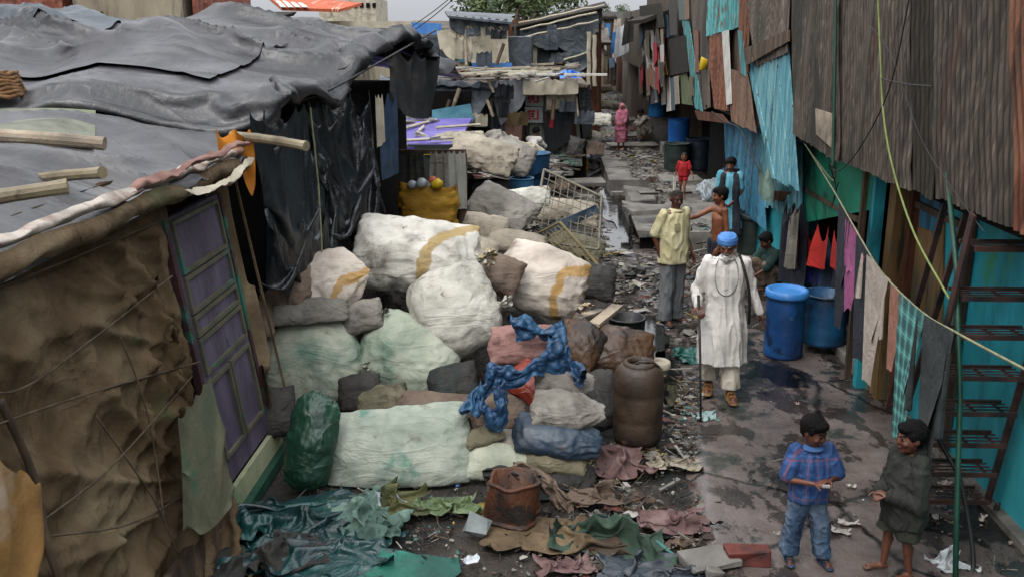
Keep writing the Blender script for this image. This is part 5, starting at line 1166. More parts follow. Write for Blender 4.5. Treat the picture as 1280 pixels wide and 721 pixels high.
tub(PY(652, 232, 17)-Vector((0, 0, .2)), .2, .34, M('cyan_tub', ['2a5878', '3a6a8c'], rough=.4), 'small blue and grey tub below the dark blue open tub', group=BG)
# jerry barrel (brown, with neck rings)
c = at(796, 548); t = empty('jerry_barrel', c, 'brown plastic barrel with a ringed mouth standing at the edge of the heap', 'barrel')
r = .225; h = .74
mb = MB(); mb.lathe(c, [(r*.3, 0), (r*.94, .0), (r, .05), (r*1.01, .2), (r*.985, .22), (r*1.01, .24), (r*1.03, .45), (r*1.0, .47), (r*1.03, .49), (r*1.02, .6), (r*.93, .68), (r*.7, .725), (r*.55, .73), (r*.52, .70), (.01, .69)], 40, wob=.03); mb.obj('shell', m_brownbar, t, smooth=True)
mb = MB(); mb.lathe(c+Vector((0, 0, .70)), [(r*.62, 0), (r*.66, .03), (r*.6, .06), (r*.5, .06), (r*.48, .02)], 30, cap=False); mb.obj('mouth_ring', m_brownbar, t, smooth=True)
mb = MB(); q = c+Vector((.05, -.02, .74)); mb.tube([q+Vector((-.12, 0, -.03)), q+Vector((-.05, -.03, .03)), q+Vector((.06, -.03, .03)), q+Vector((.12, 0, -.03))], .014, 6); mb.obj('handle', m_brownbar, t, smooth=True)
tub(at(783, 424, .28), .2, .27, M('black_tub', ['0a0a0b', '141416'], rough=.5), 'round black open tub on top of the heap beside the planks', group=BG, taper=1.05)
tub(at(823, 476), .09, .2, M('pale_can', ['7a7266', '958c7e'], rough=.6), 'small pale paint can lying beside the puddle', name='paint_can', cat='can', lid=m_canvas)
tub(at(641, 646), .21, .33, M('rusty_drum', ['3a1e10', '55301a', '2d2018'], scale=2.5, rough=.6, bump=.6, stains=[('1d1611', 1.5, .5, .62), ('7a4c1c', 3, .62, .72)]), 'rusty orange drum half covered by dark rags at the front of the heap', name='drum', cat='drum', taper=.95, dent=.35, n=24)
# barrels in front of the right huts
tub(at(978, 443), .225, .76, m_bluebar, 'bright blue barrel with a lighter clamped lid in front of the shop', group=BG, name='barrel', cat='barrel', taper=.97, lid=m_bluelid, ribs=(.3, .75))
tub(at(1028, 427, .14), .25, .60, m_bluedk, 'darker blue open barrel to the right of the lidded one', group=BG, name='barrel', cat='barrel', taper=1.0, ribs=(.25, .85))
tub(at(940, 316, .2), .25, .62, m_blackbar, 'dull black-green barrel standing by the blue corrugated gate', group=BG, name='barrel', cat='barrel', taper=1.02, lid=m_blackbar, ribs=(.3, .8))
tub(at(845, 214, .36), .30, .68, m_blackbar, 'dark open barrel behind the boy in red, left one of the two', group=BG, name='barrel', cat='barrel', taper=1.05, ribs=(.5,))
tub(at(874, 212, .36), .33, .76, M('slate_barrel', ['141f28', '1d2c38'], rough=.45), 'dark slate barrel behind the boy in red, right one of the two', group=BG, name='barrel', cat='barrel', taper=1.05, ribs=(.5,))
tub(PY(848, 179, 27.4), .29, .68, M('mid_blue_barrel', ['1a5aa6', '2a70c0'], rough=.45), 'mid blue barrel standing just beyond the two dark barrels', group=BG, name='barrel', cat='barrel', taper=1.05)
tub(PY(821, 146, 32.5), .28, .62, M('pale_blue_barrel', ['2a76b8', '3f8cca'], rough=.45), 'pale blue barrel far up the lane beside the crouching figure', group=BG, name='barrel', cat='barrel', taper=1.02)
tub(at(791, 116, .2), .42, .75, m_bluedk, 'dark blue barrel at the far end of the lane', group=BG, name='barrel', cat='barrel')
for (px, py, r_, mt, lb) in [(716, 214, .17, m_bluebar, 'small blue can at the foot of the poster hut, left of the yellow one'), (728, 215, .15, M('yellow_can', ['8a6a1a', 'a07e28'], rough=.5), 'yellow can standing among the blue cans'), (740, 202, .16, m_bluelid, 'light blue can right of the yellow one')]:
    tub(at(px, py, .08), r_, .42, mt, lb, group=BG, name='can', cat='can', lid=m_white)
for (px_, py_, Y_, s_) in ((848, 179, 27.4, .9), (821, 146, 32.5, 1.2)):
    p = PY(px_, py_, Y_); mb = MB(); mb.box((p.x, p.y, p.z/2-.01), (s_, s_, p.z), jit=.02); struct(mb.obj('stone_platform', m_slab))
# wire grilles
def grille(q, nu, nv, mat, label, skip=lambda i, j: False, bar=.010, band=None):
    a, b, c_, d = map(Vector, q); t = empty('wire_grille', min((a, b, c_, d), key=lambda p: p.z), label, 'wire grille', 'wire grilles lying on the heap')
    f = lambda u, v: (a*(1-u)+b*u)*(1-v)+(d*(1-u)+c_*u)*v+Vector((0, -.03*math.sin(u*3.1)*math.sin(v*3.1), 0))
    mb = MB(); pts = [f(0, 0), f(1, 0), f(1, 1), f(0, 1), f(0, 0)]
    for p0, p1 in zip(pts[:-1], pts[1:]): mb.tube([p0, p1], bar*2, 6)
    mb.obj('frame', mat, t)
    mb = MB()
    for i in range(1, nu): 
        mb.tube([f(i/nu+.006*math.sin(i*3+k), k/6) for k in range(7)], bar*.7, 5)
    for j in range(1, nv): 
        mb.tube([f(k/6, j/nv+.006*math.sin(j*5+k)) for k in range(7)], bar*.7, 5)
    mb.obj('wire_mesh', mat, t)
    if band:
        mb = MB(); mb.bar(f(*band[0])+Vector((0, -.03, 0)), f(*band[1])+Vector((0, -.03, 0)), .13, .02, up=(0, 1, 0)); mb.obj('diagonal_board', M('blue_grey_board', ['3a4650', '52606a'], scale=4, stains=[('1d2a3a', 3, .5, .65)]), t)
    return t
m_wire = M('pale_wire', ['4f4a3e', '6a6454', '38332b'], scale=6, rough=.6)
grille([PY(680, 212, 14.6), PY(752, 246, 14.0), PY(748, 312, 13.2), PY(664, 300, 13.6)], 9, 8, m_wire, 'upper pale wire grille crossed by a blue-grey board, leaning on the heap', band=((.02, .95), (.95, .25)))
grille([PY(664, 296, 13.3), PY(700, 278, 13.0), PY(748, 332, 12.4), PY(712, 350, 12.7)], 8, 6, M('straw_wire', ['5c5034', '776a48'], rough=.7), 'lower straw-coloured grille hanging out of the heap under the upper one')
# planks
for (a, b, w_, lb) in [((742, 406), (772, 382), .13, 'short weathered plank leaning on the brown wet sacks'), ((722, 398), (752, 388), .1, 'pale plank lying left of the black tub')]:
    mb = MB(); mb.bar(PY(a[0], a[1], 9.6), PY(b[0], b[1], 10.2), w_, .035); tag(mb.obj('plank', m_woodg), lb, 'plank', 'planks on the heap')
# ------------------------------------------------------------------ cloths thrown over / on the ground
def ribbon(px_pts, Y, wpx, mat, label, seed=0, amp=.05, name='cloth', n=70, m=14, cat='cloth', lift=.0):
    pts = curve([PY(p[0], p[1], p[2] if len(p) > 2 else Y) for p in px_pts], 12); k = len(pts)
    P = np.zeros((k, m, 3)); view = FW
    for i, p in enumerate(pts):
        d = (pts[min(i+1, k-1)]-pts[max(i-1, 0)]).normalized(); s = d.cross(view).normalized()
        wv = wpx*ZC(p)/1200*(.75+.4*noise.noise((i*.12, seed, 0)))
        for j in range(m):
            t = j/(m-1)-.5
            q = p+s*(t*wv*(1+.3*noise.noise((i*.3, t*4, seed))))-view*(amp*(.6*math.cos(t*3.1)+1.3*noise.fractal((i*.22, t*4, seed), .8, 2, 3)+.35*math.sin(t*16+i*.25)))
            P[i, j] = q
    mb = MB(); mb.grid(P); return tag(mb.obj(name, mat, None, smooth=True, sub=1), label, cat)
m_bluetarp = M('blue_tarp', wr=(3, .7), cols=['14283e', '1c3d5c', '2f5674'], scale=3, rough=.5, bump=.5, bscale=25, stains=[('10243c', 2.5, .54, .68), ('6a8496', 5, .64, .74)])
def wad(pts, wpx, mat, label, seed, slack=(1.05, 1.35), parent=None):
    """cloth lying bunched along a path over the sacks"""
    c = curve([PY(*p) for p in pts], 10); k = len(c); m = 26; P = np.zeros((k, m, 3))
    for i, p in enumerate(c):
        d = (c[min(i+1, k-1)]-c[max(i-1, 0)]).normalized(); s_ = d.cross(FW).normalized(); wv = wpx*ZC(p)/1200*(.8+.5*noise.noise((i*.15, seed, 2)))
        for j in range(m):
            t = j/(m-1)-.5; q = p+s_*(t*wv)-FW*(.05*math.cos(t*3)+.03*noise.noise((i*.3, j*.4, seed))); P[i, j] = q
    rp_ = random.Random(seed); pins = [(0, m//2), (k-1, m//2)]+[(rp_.randrange(k), rp_.randrange(m)) for _ in range(k//4)]
    X = drape(P, slack, pinmask(k, m, pins), steps=60, seed=seed, jit=.008, g=.0012)
    X = refine(X, .03, (6, 6, 6), 1, seed, amp2=.015)
    mb = MB(); mb.grid(X); return tag(mb.obj('cloth', mat, None, smooth=True, sub=1), label, 'cloth')
wad([(640, 404, 8.5), (664, 396, 8.5), (690, 398, 8.5), (702, 414, 8.45), (698, 432, 8.3)], 36, m_bluetarp, 'crumpled blue tarpaulin bunched on top of the small sacks below the strapped cream sack', 1)
wad([(584, 512, 7.6), (594, 480, 7.75), (614, 464, 7.85), (642, 460, 7.9), (668, 446, 7.95), (698, 432, 8.0), (722, 440, 8.0), (728, 464, 7.8)], 30, m_bluetarp, 'blue tarpaulin strip draped across the sacks above the red bag', 2)
wad([(600, 470, 7.7), (604, 500, 7.6), (617, 518, 7.6), (628, 500, 7.6), (624, 472, 7.7)], 13, m_bluetarp, 'loop of blue tarpaulin hanging over the dusty brown sack', 3)
ribbon([(640, 585, 7.15), (668, 592, 7.1), (690, 612, 7.05), (712, 640, 6.95)], 7, 26, s_brown, 'dark brown rag trailing from the rusty drum to the ground', 4)
ribbon([(604, 594, 7.0), (640, 588, 6.95), (676, 600, 6.95)], 7, 18, s_dark, 'black rag wrapped round the top of the rusty drum', 5)
def rag(px, py, w_, d_, rz, mat, label, seed=0, slack=1.3, z0=.05, cat='cloth', n=28, name='rag', amp=.06, sub=1, lift=0, group='rags on the ground at the foot of the heap'):
    c = PZ(px, py, z0); m = max(12, int(n*min(1.6, w_/d_))); 
    ca, sa = math.cos(rz), math.sin(rz)
    P = np.zeros((n, m, 3)); rr = np.random.RandomState(seed)
    for i in range(n):
        for j in range(m):
            u, v = j/(m-1)-.5, i/(n-1)-.5
            e = 1+.22*noise.noise((u*3+seed*3.3, v*3, seed*1.7))+.10*noise.noise((u*9, v*9, seed))
            x, y = u*w_*e, v*d_*e
            P[i, j] = (c.x+x*ca-y*sa, c.y+x*sa+y*ca, z0+.02+lift*math.cos(u*3)*math.cos(v*3)+amp*(.5+.8*noise.fractal((u*4+seed, v*4, seed), .7, 2, 3)))
    pins = []
    for _ in range(14): pins.append((rr.randint(n), rr.randint(m)))
    for i, j in pins: P[i, j, 2] = z0+(.01 if rr.rand() < .6 else lift+.03)
    X = drape(P, (slack, slack*.92), pinmask(n, m, pins+[(0, 0), (0, m-1), (n-1, 0), (n-1, m-1)]), steps=60, floor=z0, seed=seed, jit=.012)
    mb = MB(); mb.grid(X); mb.uv = [(j/(m-1), i/(n-1)) for i in range(n) for j in range(m)]
    return tag(mb.obj(name, mat, None, smooth=True, sub=sub), label, cat, group)
m_tealp = M('teal_plastic', wr=(3, .7), cols=['091e20', '0f2e2f', '184240'], scale=2, rough=.35, bump=.4, bscale=18, stains=[('0a1a1c', 2, .52, .68), ('4a7a84', 4, .66, .74)], spec=.5)
m_tealc = M('teal_cloth', ['0f453c', '165648', '22685a'], scale=2, rough=.6, bump=.3, stains=[('0e3a32', 2, .54, .7)])
m_celad = M('celadon_rag', ['32473f', '4a6258', '6f8377'], scale=3, rough=.8, bump=.4, stains=[('2a4038', 2, .54, .68)])
m_olive = M('olive_cloth', wr=(3, .7), cols=['3a3c22', '4f4f2e', '2f3a2a'], scale=2, rough=.85, bump=.5, stains=[('1d2018', 2, .55, .7)])
m_mustard = M('mustard_cloth', wr=(3, .7), cols=['5c5420', '756a2c', '8a7d3c'], scale=2.4, rough=.8, bump=.5, stains=[('37341c', 2, .55, .7), ('4f3a24', 3, .62, .72)])
m_dgcanvas = M('dark_green_canvas', ['1a2a20', '26382c', '35483a'], scale=2, rough=.8, bump=.5, stains=[('121a15', 2, .54, .68)])
m_pinkr = M('pink_rag', ['3f2c2a', '5c4542', '776360'], scale=4, rough=.9, bump=.5, stains=[('3a2628', 3, .54, .68)])
m_lime = M('lime_plastic', ['34402a', '4a5a38', '6f7a5a'], scale=3, rough=.5, bump=.3, stains=[('2f4028', 3, .54, .68)])
m_tan = M('tan_cloth', ['3a2f24', '54442f', '66563f'], scale=2, rough=.85, bump=.5, stains=[('33261c', 2, .54, .68)])
rag(352, 645, 1.1, .7, .2, m_tealp, 'dark teal plastic sheet crumpled beside the door sill', 1, lift=.12)
rag(395, 690, 1.2, .7, -.1, m_tealp, 'dark teal plastic sheet spread in front of the long sack', 2, lift=.1)
rag(320, 690, .9, .6, .3, s_dark, 'black plastic rag near the skirting plank', 3, lift=.06)
rag(515, 712, .62, .42, -.2, m_tealc, 'flat teal green cloth at the bottom edge of the picture', 4, slack=1.05, amp=.015)
rag(462, 640, .45, .55, .3, m_celad, 'pale green torn rag left of the brown folded sack', 5, lift=.06)
rag(480, 655, .3, .5, -.3, m_celad, 'pale green strip of cloth trailing towards the teal cloth', 15, lift=.03)
rag(478, 628, .35, .2, 0, M('white_rag', ['7a8486', '97a0a0'], rough=.6), 'crumpled whitish plastic rag against the foot of the long sack', 6, lift=.08)
rag(513, 632, .38, .42, .1, m_olive, 'dark olive sack folded on the ground below the long sack', 7, lift=.22)
rag(558, 630, .5, .26, .1, m_lime, 'lime green plastic crumpled at the foot of the long sack', 8, lift=.06)
rag(700, 672, 1.0, .42, -.05, m_tan, 'tan cloth spread on the ground between the yellow bundle and the green canvas', 9, lift=.05)
rag(762, 680, .85, .42, -.05, m_dgcanvas, 'dark green canvas trousers lying open on the ground', 10, lift=.2, slack=1.25)
rag(705, 705, .42, .22, .2, m_pinkr, 'dirty pink rag at the bottom centre', 11, lift=.05)
rag(775, 578, .55, .5, .2, m_pinkr, 'pinkish rag heap below the brown jerry barrel', 12, lift=.1)
rag(838, 580, .5, .22, 0, s_beige, 'flattened beige rag right of the pinkish rag heap', 13, lift=.06)
rag(840, 650, .5, .3, 0, m_pinkr, 'dull red rag by the broken bricks', 14, lift=.03)
rag(818, 712, .75, .4, .1, M('slate_plastic', ['23282e', '343a40'], rough=.4), 'slate grey plastic sheet at the bottom centre', 16, lift=.05)
rag(738, 622, .5, .35, .1, s_brown, 'brown cloth lying right of the black bottom sack', 17, lift=.14)
rag(860, 445, .3, .5, .1, M('turquoise_plastic_rag', ['16403a', '22544a'], rough=.4), 'turquoise plastic rag in the puddle behind the old man', 18, lift=.02)
rag(880, 520, .3, .2, .2, M('pale_teal_paper', ['6a8484', '869c98'], rough=.7), 'pale teal rag beside the walking stick tip', 19, lift=.02)
S(565, 664, 40, 52, 7.0, m_celad, 'small pale green tied bag standing on the ground', 62, 8, 1.0, 1, gather=1, group='bags on the ground')
S(620, 676, 70, 62, 6.85, m_mustard, 'mustard green cloth bundle on the ground', 45, -8, .95, 2, group='bags on the ground', nz=.06)
mb = MB(); p = PZ(596, 655, .12); mb.box(p, (.16, .04, .14), Matrix.Rotation(-.9, 3, 'X') @ Matrix.Rotation(.3, 3, 'Y'), jit=.02); tag(mb.obj('carton', M('dull_carton', ['5a5f60', '757a78'], scale=5)), 'small pale carton standing behind the mustard green bundle', 'carton')
for (px, py, L_, W_, H_, rz, mt, lb, nm) in [(886, 698, .36, .26, .07, .4, m_slab, 'broken grey stone slab lying at the lane edge', 'stone'), (936, 694, .32, .14, .1, -.05, M('wet_brick', ['4a1d16', '5f2a20'], scale=6, rough=.6, stains=[('2a1210', 3, .5, .65)]), 'dark red broken brick beside the grey slab', 'brick'),
                                            (893, 715, .12, .09, .05, .2, m_slab, 'small grey stone below the broken slab', 'stone')]:
    mb = MB(); mb.box(PZ(px, py, .09), (L_, W_, H_), Matrix.Rotation(rz, 3, 'Z'), jit=.025); o = mb.obj(nm, mt); tag(o, lb, nm); md = o.modifiers.new('b', 'BEVEL'); md.width = .01; md.segments = 2
# ------------------------------------------------------------------ iron stairs
st = empty('iron_stairs', (3.1, 7.0, 0), 'steep dark iron stairs with slatted treads against the turquoise wall', 'stairs')
T = [(.17, 7.02), (.42, 6.98), (.69, 6.92), (.97, 6.85), (1.27, 6.79), (1.6, 6.73), (1.9, 6.67), (2.27, 6.58)]
XL, XR = 2.87, 3.42
for k, (z, y) in enumerate(T):
    mb = MB(); w_ = .26
    mb.bar((XL, y-w_/2, z), (XR+.06*k/7, y-w_/2, z), .02, .035); mb.bar((XL, y+w_/2, z), (XR+.06*k/7, y+w_/2, z), .02, .025)
    for q in (-.06, .0, .06): mb.bar((XL, y+q, z+.008), (XR+.06*k/7, y+q, z+.008), .018, .006)
    for q in (.1, .3, .5): mb.bar((XL+q, y-w_/2, z-.006), (XL+q, y+w_/2, z-.006), .02, .012)
    mb.obj('tread', m_iron, st)
for x, mt in ((XL-.02, m_iron), (XR+.07, m_iron)):
    mb = MB(); mb.bar((x, 7.08, 0.02), (x, 6.5, 2.5), .02, .075, up=(0, 1, 0)); mb.obj('stringer', mt, st)
for (a, b, y) in [((1183, 250), (1109, 511), 7.9), ((1210, 260), (1132, 512), 7.6)]:
    mb = MB(); p1 = PY(*a, y-.5); p0 = PY(*b, y+.35); mb.bar(p0, p1, .045, .03); mb.obj('side_rail', m_iron, st)
mb = MB(); mb.tube([PX(1184, 210, 2.95), PX(1196, 340, 2.9), PX(1200, 500, 2.86), PX(1196, 640, 2.82), PX(1194, 735, 2.8)], .02, 8)
tag(mb.obj('pipe', m_pipe, smooth=True), 'thin dark green pipe standing in front of the iron stairs', 'pipe')
mb = MB(); mb.tube(curve([PX(1183, 480, 2.84), PX(1172, 540, 2.84), PX(1200, 600, 2.95), PX(1216, 690, 3.0), PX(1212, 740, 2.95)]), .017, 7)
tag(mb.obj('hose', m_cable, smooth=True), 'black hose curling beside the green pipe at the foot of the stairs', 'hose')
mb = MB(); mb.tube(curve([PX(1248, 628, 3.5), PX(1238, 660, 3.45), PX(1244, 690, 3.4), PX(1275, 730, 3.35)]), .02, 7)
tag(mb.obj('hose', m_irond, smooth=True), 'dark brown hose against the foot of the turquoise wall', 'hose')
def wire(pts, r, mat, label, name='cable', cat='cable', x=2.86, par=None):
    mb = MB(); mb.tube(curve([PX(p[0], p[1], p[2] if len(p) > 2 else x) for p in pts]), r, 6); return tag(mb.obj(name, mat, par, smooth=True), label, cat)
wire([(1097, -10), (1100, 60), (1104, 140), (1116, 210), (1142, 290), (1178, 358), (1192, 382)], .009, m_ropeg, 'yellow-green hose hanging down over the weathered sheets to the stairs', 'hose', 'hose')
wire([(1138, -10), (1112, 110), (1075, 185), (1048, 214), (1038, 205)], .006, m_cable, 'black cable slanting across the weathered sheets')
wire([(1045, -10), (1043, 110), (1041, 210)], .017, m_pipe, 'dark green pipe running down the weathered sheets', 'pipe', 'pipe')
wire([(1000, 172, 3.0), (1020, 200, 3.05), (1042, 226, 3.1), (1040, 200, 3.0), (1028, 175, 3.0)], .008, m_rope, 'grey wires looped over the green board')
wire([(1036, 205, 3.0), (1045, 235, 3.1), (1040, 258, 3.1), (1048, 228, 3.05)], .006, m_cable, 'black wire dangling in front of the green board')
wire([(1060, 4), (1110, 62), (1150, 170), (1190, 235), (1230, 290)], .004, m_irond, 'thin rusty wire hanging across the dark sheets')
wire([(1100, 98), (1130, 105), (1165, 108)], .006, m_irond, 'twisted wire stretched across the dark sheet strip')
wire([(1004, 185, 3.2), (1008, 215, 3.2), (1010, 240, 3.15)], .005, m_cable, 'short black wire by the edge of the green board')
wire([(890, 140, 2.9), (905, 152, 2.9), (925, 162, 2.9), (940, 196, 2.9), (950, 215, 2.95)], .01, m_cable, 'black cable sagging above the blue corrugated gate')
mb = MB(); mb.tube(curve([PY(505, 40, 27), PY(540, 16, 26), PY(575, -12, 25)]), .012, 5); tag(mb.obj('overhead_wire', m_cable), 'upper of the two overhead wires rising to the right above the roofs', 'wire', 'overhead wires')
mb = MB(); mb.tube(curve([PY(512, 42, 27), PY(540, 22, 26), PY(580, -12, 25)]), .012, 5); tag(mb.obj('overhead_wire', m_cable), 'lower of the two overhead wires rising to the right above the roofs', 'wire', 'overhead wires')
# hose lying across the lane far off
mb = MB(); mb.tube(curve([PZ(735, 222, .12), PZ(765, 208, .1), (Vector(PZ(800, 208, .14))), PZ(828, 216, .2)]), .05, 8); tag(mb.obj('pipe', m_irond, smooth=True), 'dark pipe lying across the lane before the woman in pink', 'pipe')
# ------------------------------------------------------------------ clothes line
LP_ = [PX(1000, 170, 3.12), PX(1040, 235, 3.04), PX(1070, 288, 2.96), PX(1102, 340, 2.88), PX(1150, 388, 2.78), PX(1200, 418, 2.68), PX(1290, 466, 2.6)]
lc = curve(LP_, 16)
mb = MB(); mb.tube(lc, .009, 6); tag(mb.obj('clothes_line', m_rope, smooth=True), 'pale rope clothes line running from the green board to the right edge', 'clothes line')
def line_at(px):
    best = min(lc, key=lambda p: abs(640+1200*(p-CAM).dot(RT)/ZC(p)-px)); return best
def hang(px0, px1, ylen, mat, label, name='cloth', cat='cloth', slack=(1.02, 1.25), seed=0, n=44, m=30, flare=1.0, off=0, sleeves=False, steps=100, back=True, mats=None, slope=0, bx=None):
    a = line_at(px0)+Vector((-.015, 0, .012)); b = line_at(px1)+Vector((-.015, 0, .012))
    h = ylen*ZC(a)/1200
    d = (b-a)
    c0 = a+Vector((off-.02, 0, -h))-d*(flare-1)/2; c1 = b+Vector((off-.02, 0, -h-slope))+d*(flare-1)/2
    if bx:     # the garment's lower edge swings out to face down the lane
        ym = (a.y+b.y)/2; q0 = PY(bx[0], 300, ym+.04); q1 = PY(bx[1], 300, ym-.04)
        c0 = Vector((q0.x, q0.y, c0.z)); c1 = Vector((q1.x, q1.y, c0.z-slope))
    P = bilin(a, b, c1, c0, n, m)
    t = empty(name, (a+b)/2-Vector((0, 0, h)), label, cat)
    pins = [(0, q) for q in range(0, m, 2)]+[(0, m-1)]
    fcloth('front', t, P, mat, slack, pinmask(n, m, pins), steps=steps, seed=seed, jit=.02, sub=1)
    if back:
        P = bilin(a+Vector((.02, 0, 0)), b+Vector((.02, 0, 0)), c1+Vector((.14, 0, h*.25)), c0+Vector((.14, 0, h*.25)), n//2, m//2)
        fcloth('back', t, P, mat, slack, pinmask(n//2, m//2, [(0, q) for q in range(0, m//2, 2)]+[(0, m//2-1)]), steps=60, seed=seed+1, jit=.01, sub=1)
    return t, a, b, h
m_pinkc = M('rose_cloth', ['7a3a5c', '95507a'], scale=3, rough=.85, wr=(4, .5))
m_navy = M('navy_cloth', ['0e1118', '181c26', '22242c'], scale=3, rough=.9, wr=(4, .5))
m_cream = M('cream_shirt', ['8f8378', 'a89c90'], scale=3, rough=.85, wr=(4, .5))
m_peach = M('peach_cloth', ['7a5040', '946856'], scale=3, rough=.85, wr=(4, .5))
m_jacket = M('charcoal_jacket', ['1e2222', '2b3030', '383c3a'], scale=3, rough=.9, wr=(4, .5))
def check_mat(name, c0, c1, c2, n1, n2, rough=.85):
    if name in _mc: return _mc[name]
    m = M(name, [c0], rough=rough, bump=.15); nt = m.node_tree; N = nt.nodes; L = nt.links; b = N['Principled BSDF']
    uv = N.new('ShaderNodeTexCoord'); sp = N.new('ShaderNodeSeparateXYZ'); L.new(uv.outputs['UV'], sp.inputs[0])
    def stripe(sock, f, wd, ph=0):
        a = N.new('ShaderNodeMath'); a.operation = 'MULTIPLY_ADD'; a.inputs[1].default_value = f; a.inputs[2].default_value = ph; L.new(sock, a.inputs[0])
        fr = N.new('ShaderNodeMath'); fr.operation = 'FRACT'; L.new(a.outputs[0], fr.inputs[0])
        lt = N.new('ShaderNodeMath'); lt.operation = 'LESS_THAN'; lt.inputs[1].default_value = wd; L.new(fr.outputs[0], lt.inputs[0]); return lt.outputs[0]
    cur = None; col = b.inputs['Base Color'].links[0].from_socket
    for sock, f, wd, c, al, ph in ((sp.outputs['X'], n1, .5, c1, .6, 0), (sp.outputs['Y'], n2, .5, c1, .6, 0), (sp.outputs['X'], n1, .12, c2, .5, .3), (sp.outputs['Y'], n2, .1, c2, .4, .3)):
        s = stripe(sock, f, wd, ph); ml = N.new('ShaderNodeMath'); ml.operation = 'MULTIPLY'; ml.inputs[1].default_value = al; L.new(s, ml.inputs[0])
        mx = N.new('ShaderNodeMix'); mx.data_type = 'RGBA'; L.new(ml.outputs[0], mx.inputs['Factor']); L.new(col, mx.inputs['A']); mx.inputs['B'].default_value = srgb(c); col = mx.outputs['Result']
    L.new(col, b.inputs['Base Color']); return m
hang(1050, 1070, 100, m_navy, 'dark navy shirt on the line behind the pink cloth', seed=3, slack=(1.03, 1.2), name='shirt', cat='shirt', bx=(1040, 1062))
hang(1058, 1085, 58, m_pinkc, 'rose pink cloth hanging from the clothes line above the open blue barrel', seed=1, slack=(1.03, 1.1), slope=-.1, bx=(1050, 1078))
hang(1072, 1098, 92, m_navy, 'black and navy trousers hanging on the line between the pink cloth and the cream shirt', seed=2, slack=(1.03, 1.15), name='trousers', cat='trousers', bx=(1047, 1084))
def shirt(px0, px1, ylen, mat, label, seed, slv=.5, slant=0, bx=None):
    t, a, b, h = hang(px0, px1, ylen, mat, label, 'shirt', 'shirt', slack=(1.02, 1.12), seed=seed, bx=bx)
    for (q, s) in ((a, -1), (b, 1)):
        d = (b-a).normalized()*s
        P = bilin(q+Vector((-.03, 0, -.01)), q+d*.05+Vector((-.03, 0, -.03)), q+d*.15+Vector((-.05, 0, -h*slv)), q+d*.02+Vector((-.05, 0, -h*slv)), 24, 14)
        fcloth('sleeve', t, P, mat, (1.02, 1.5), pinmask(24, 14, [(0, 0), (0, 7), (0, 13)]), steps=70, seed=seed+5, jit=.02)
    return t
shirt(1086, 1112, 98, m_cream, 'cream short-sleeved shirt hanging from the clothes line', 4, .45, bx=(1077, 1110))
hang(1114, 1134, 40, m_peach, 'small peach cloth tied on the line beside the checked shirt', seed=6, slack=(1.05, 1.3), bx=(1112, 1126))
m_tealcheck = check_mat('teal_check', '4a8a84', '1f3a3c', '7fb8ae', 4.0, 9.0)
hang(1126, 1160, 112, m_tealcheck, 'teal and black checked shirt hanging on the line', seed=8, slack=(1.02, 1.08), name='shirt', cat='shirt', bx=(1112, 1156))
shirt(1156, 1196, 168, m_jacket, 'charcoal grey jacket hanging on the line in front of the iron stairs', 10, .6, bx=(1134, 1200))
# clothes and things hanging in the open shop
def hangat(tl, tr, ylen, x, mat, label, seed=0, cat='cloth', name='cloth', slack=(1.03, 1.35), n=28, m=20):
    a, b = PX(*tl, x), PX(*tr, x); h = ylen*ZC(a)/1200
    P = bilin(a, b, b+Vector((0, 0, -h)), a+Vector((0, 0, -h)), n, m)
    return tag(fcloth(name, None, P, mat, slack, pinmask(n, m, [(0, 0), (0, m//2), (0, m-1)]), steps=80, seed=seed, jit=.02), label, cat)
SHG = 'clothes hung in the open shop front'
m_redc = M('red_shop_cloth', ['8a1410', 'a82418'], rough=.8, wr=(4, .5)); m_ultra = M('ultramarine_cloth', ['10144a', '1a2264'], rough=.85, wr=(4, .5))
hangat((1008, 276), (1036, 280), 26, 3.3, m_redc, 'bright red cloth hanging below the green board', 1)
hangat((1043, 286), (1060, 290), 22, 3.25, m_redc, 'smaller darker red cloth to the right of the bright red one', 2)
hangat((1008, 298), (1026, 300), 30, 3.38, m_ultra, 'ultramarine cloth hanging under the bright red one', 3)
hangat((1024, 292), (1046, 296), 44, 3.42, m_jeans, 'dull blue cloth hanging behind the ultramarine one', 4)
hangat((984, 250), (1003, 252), 80, 3.2, m_navy, 'long black garment hanging at the left post of the shop', 5, slack=(1.02, 1.6))
hangat((990, 256), (1000, 257), 56, 3.12, s_grey, 'grey rag hanging over the long black garment', 6, slack=(1.02, 1.6))
hangat((1040, 300), (1064, 306), 60, 3.45, m_navy, 'black clothes hanging deep in the shop front', 7, slack=(1.02, 1.6))
hangat((1003, 302), (1050, 306), 105, 3.6, s_dark, 'dark curtain drawn inside the shop front', 8, slack=(1.02, 1.3))
hangat((952, 196), (970, 202), 24, 3.0, m_celad, 'pale green papers tucked into the blue boards', 9, cat='papers', name='papers')
# yellow funnel on the sheets, far objects
mb = MB(); p = PX(876, 80, 2.8); mb.lathe(p-Vector((0, 0, .12)), [(.02, 0), (.07, .06), (.11, .2), (.115, .22), (.1, .22)], 14, cap=False, axis=Matrix.Rotation(.5, 3, 'Y')); tag(mb.obj('funnel', M('yellow_plastic', []), smooth=True), 'small yellow plastic scoop hanging on the rusty sheets', 'scoop')
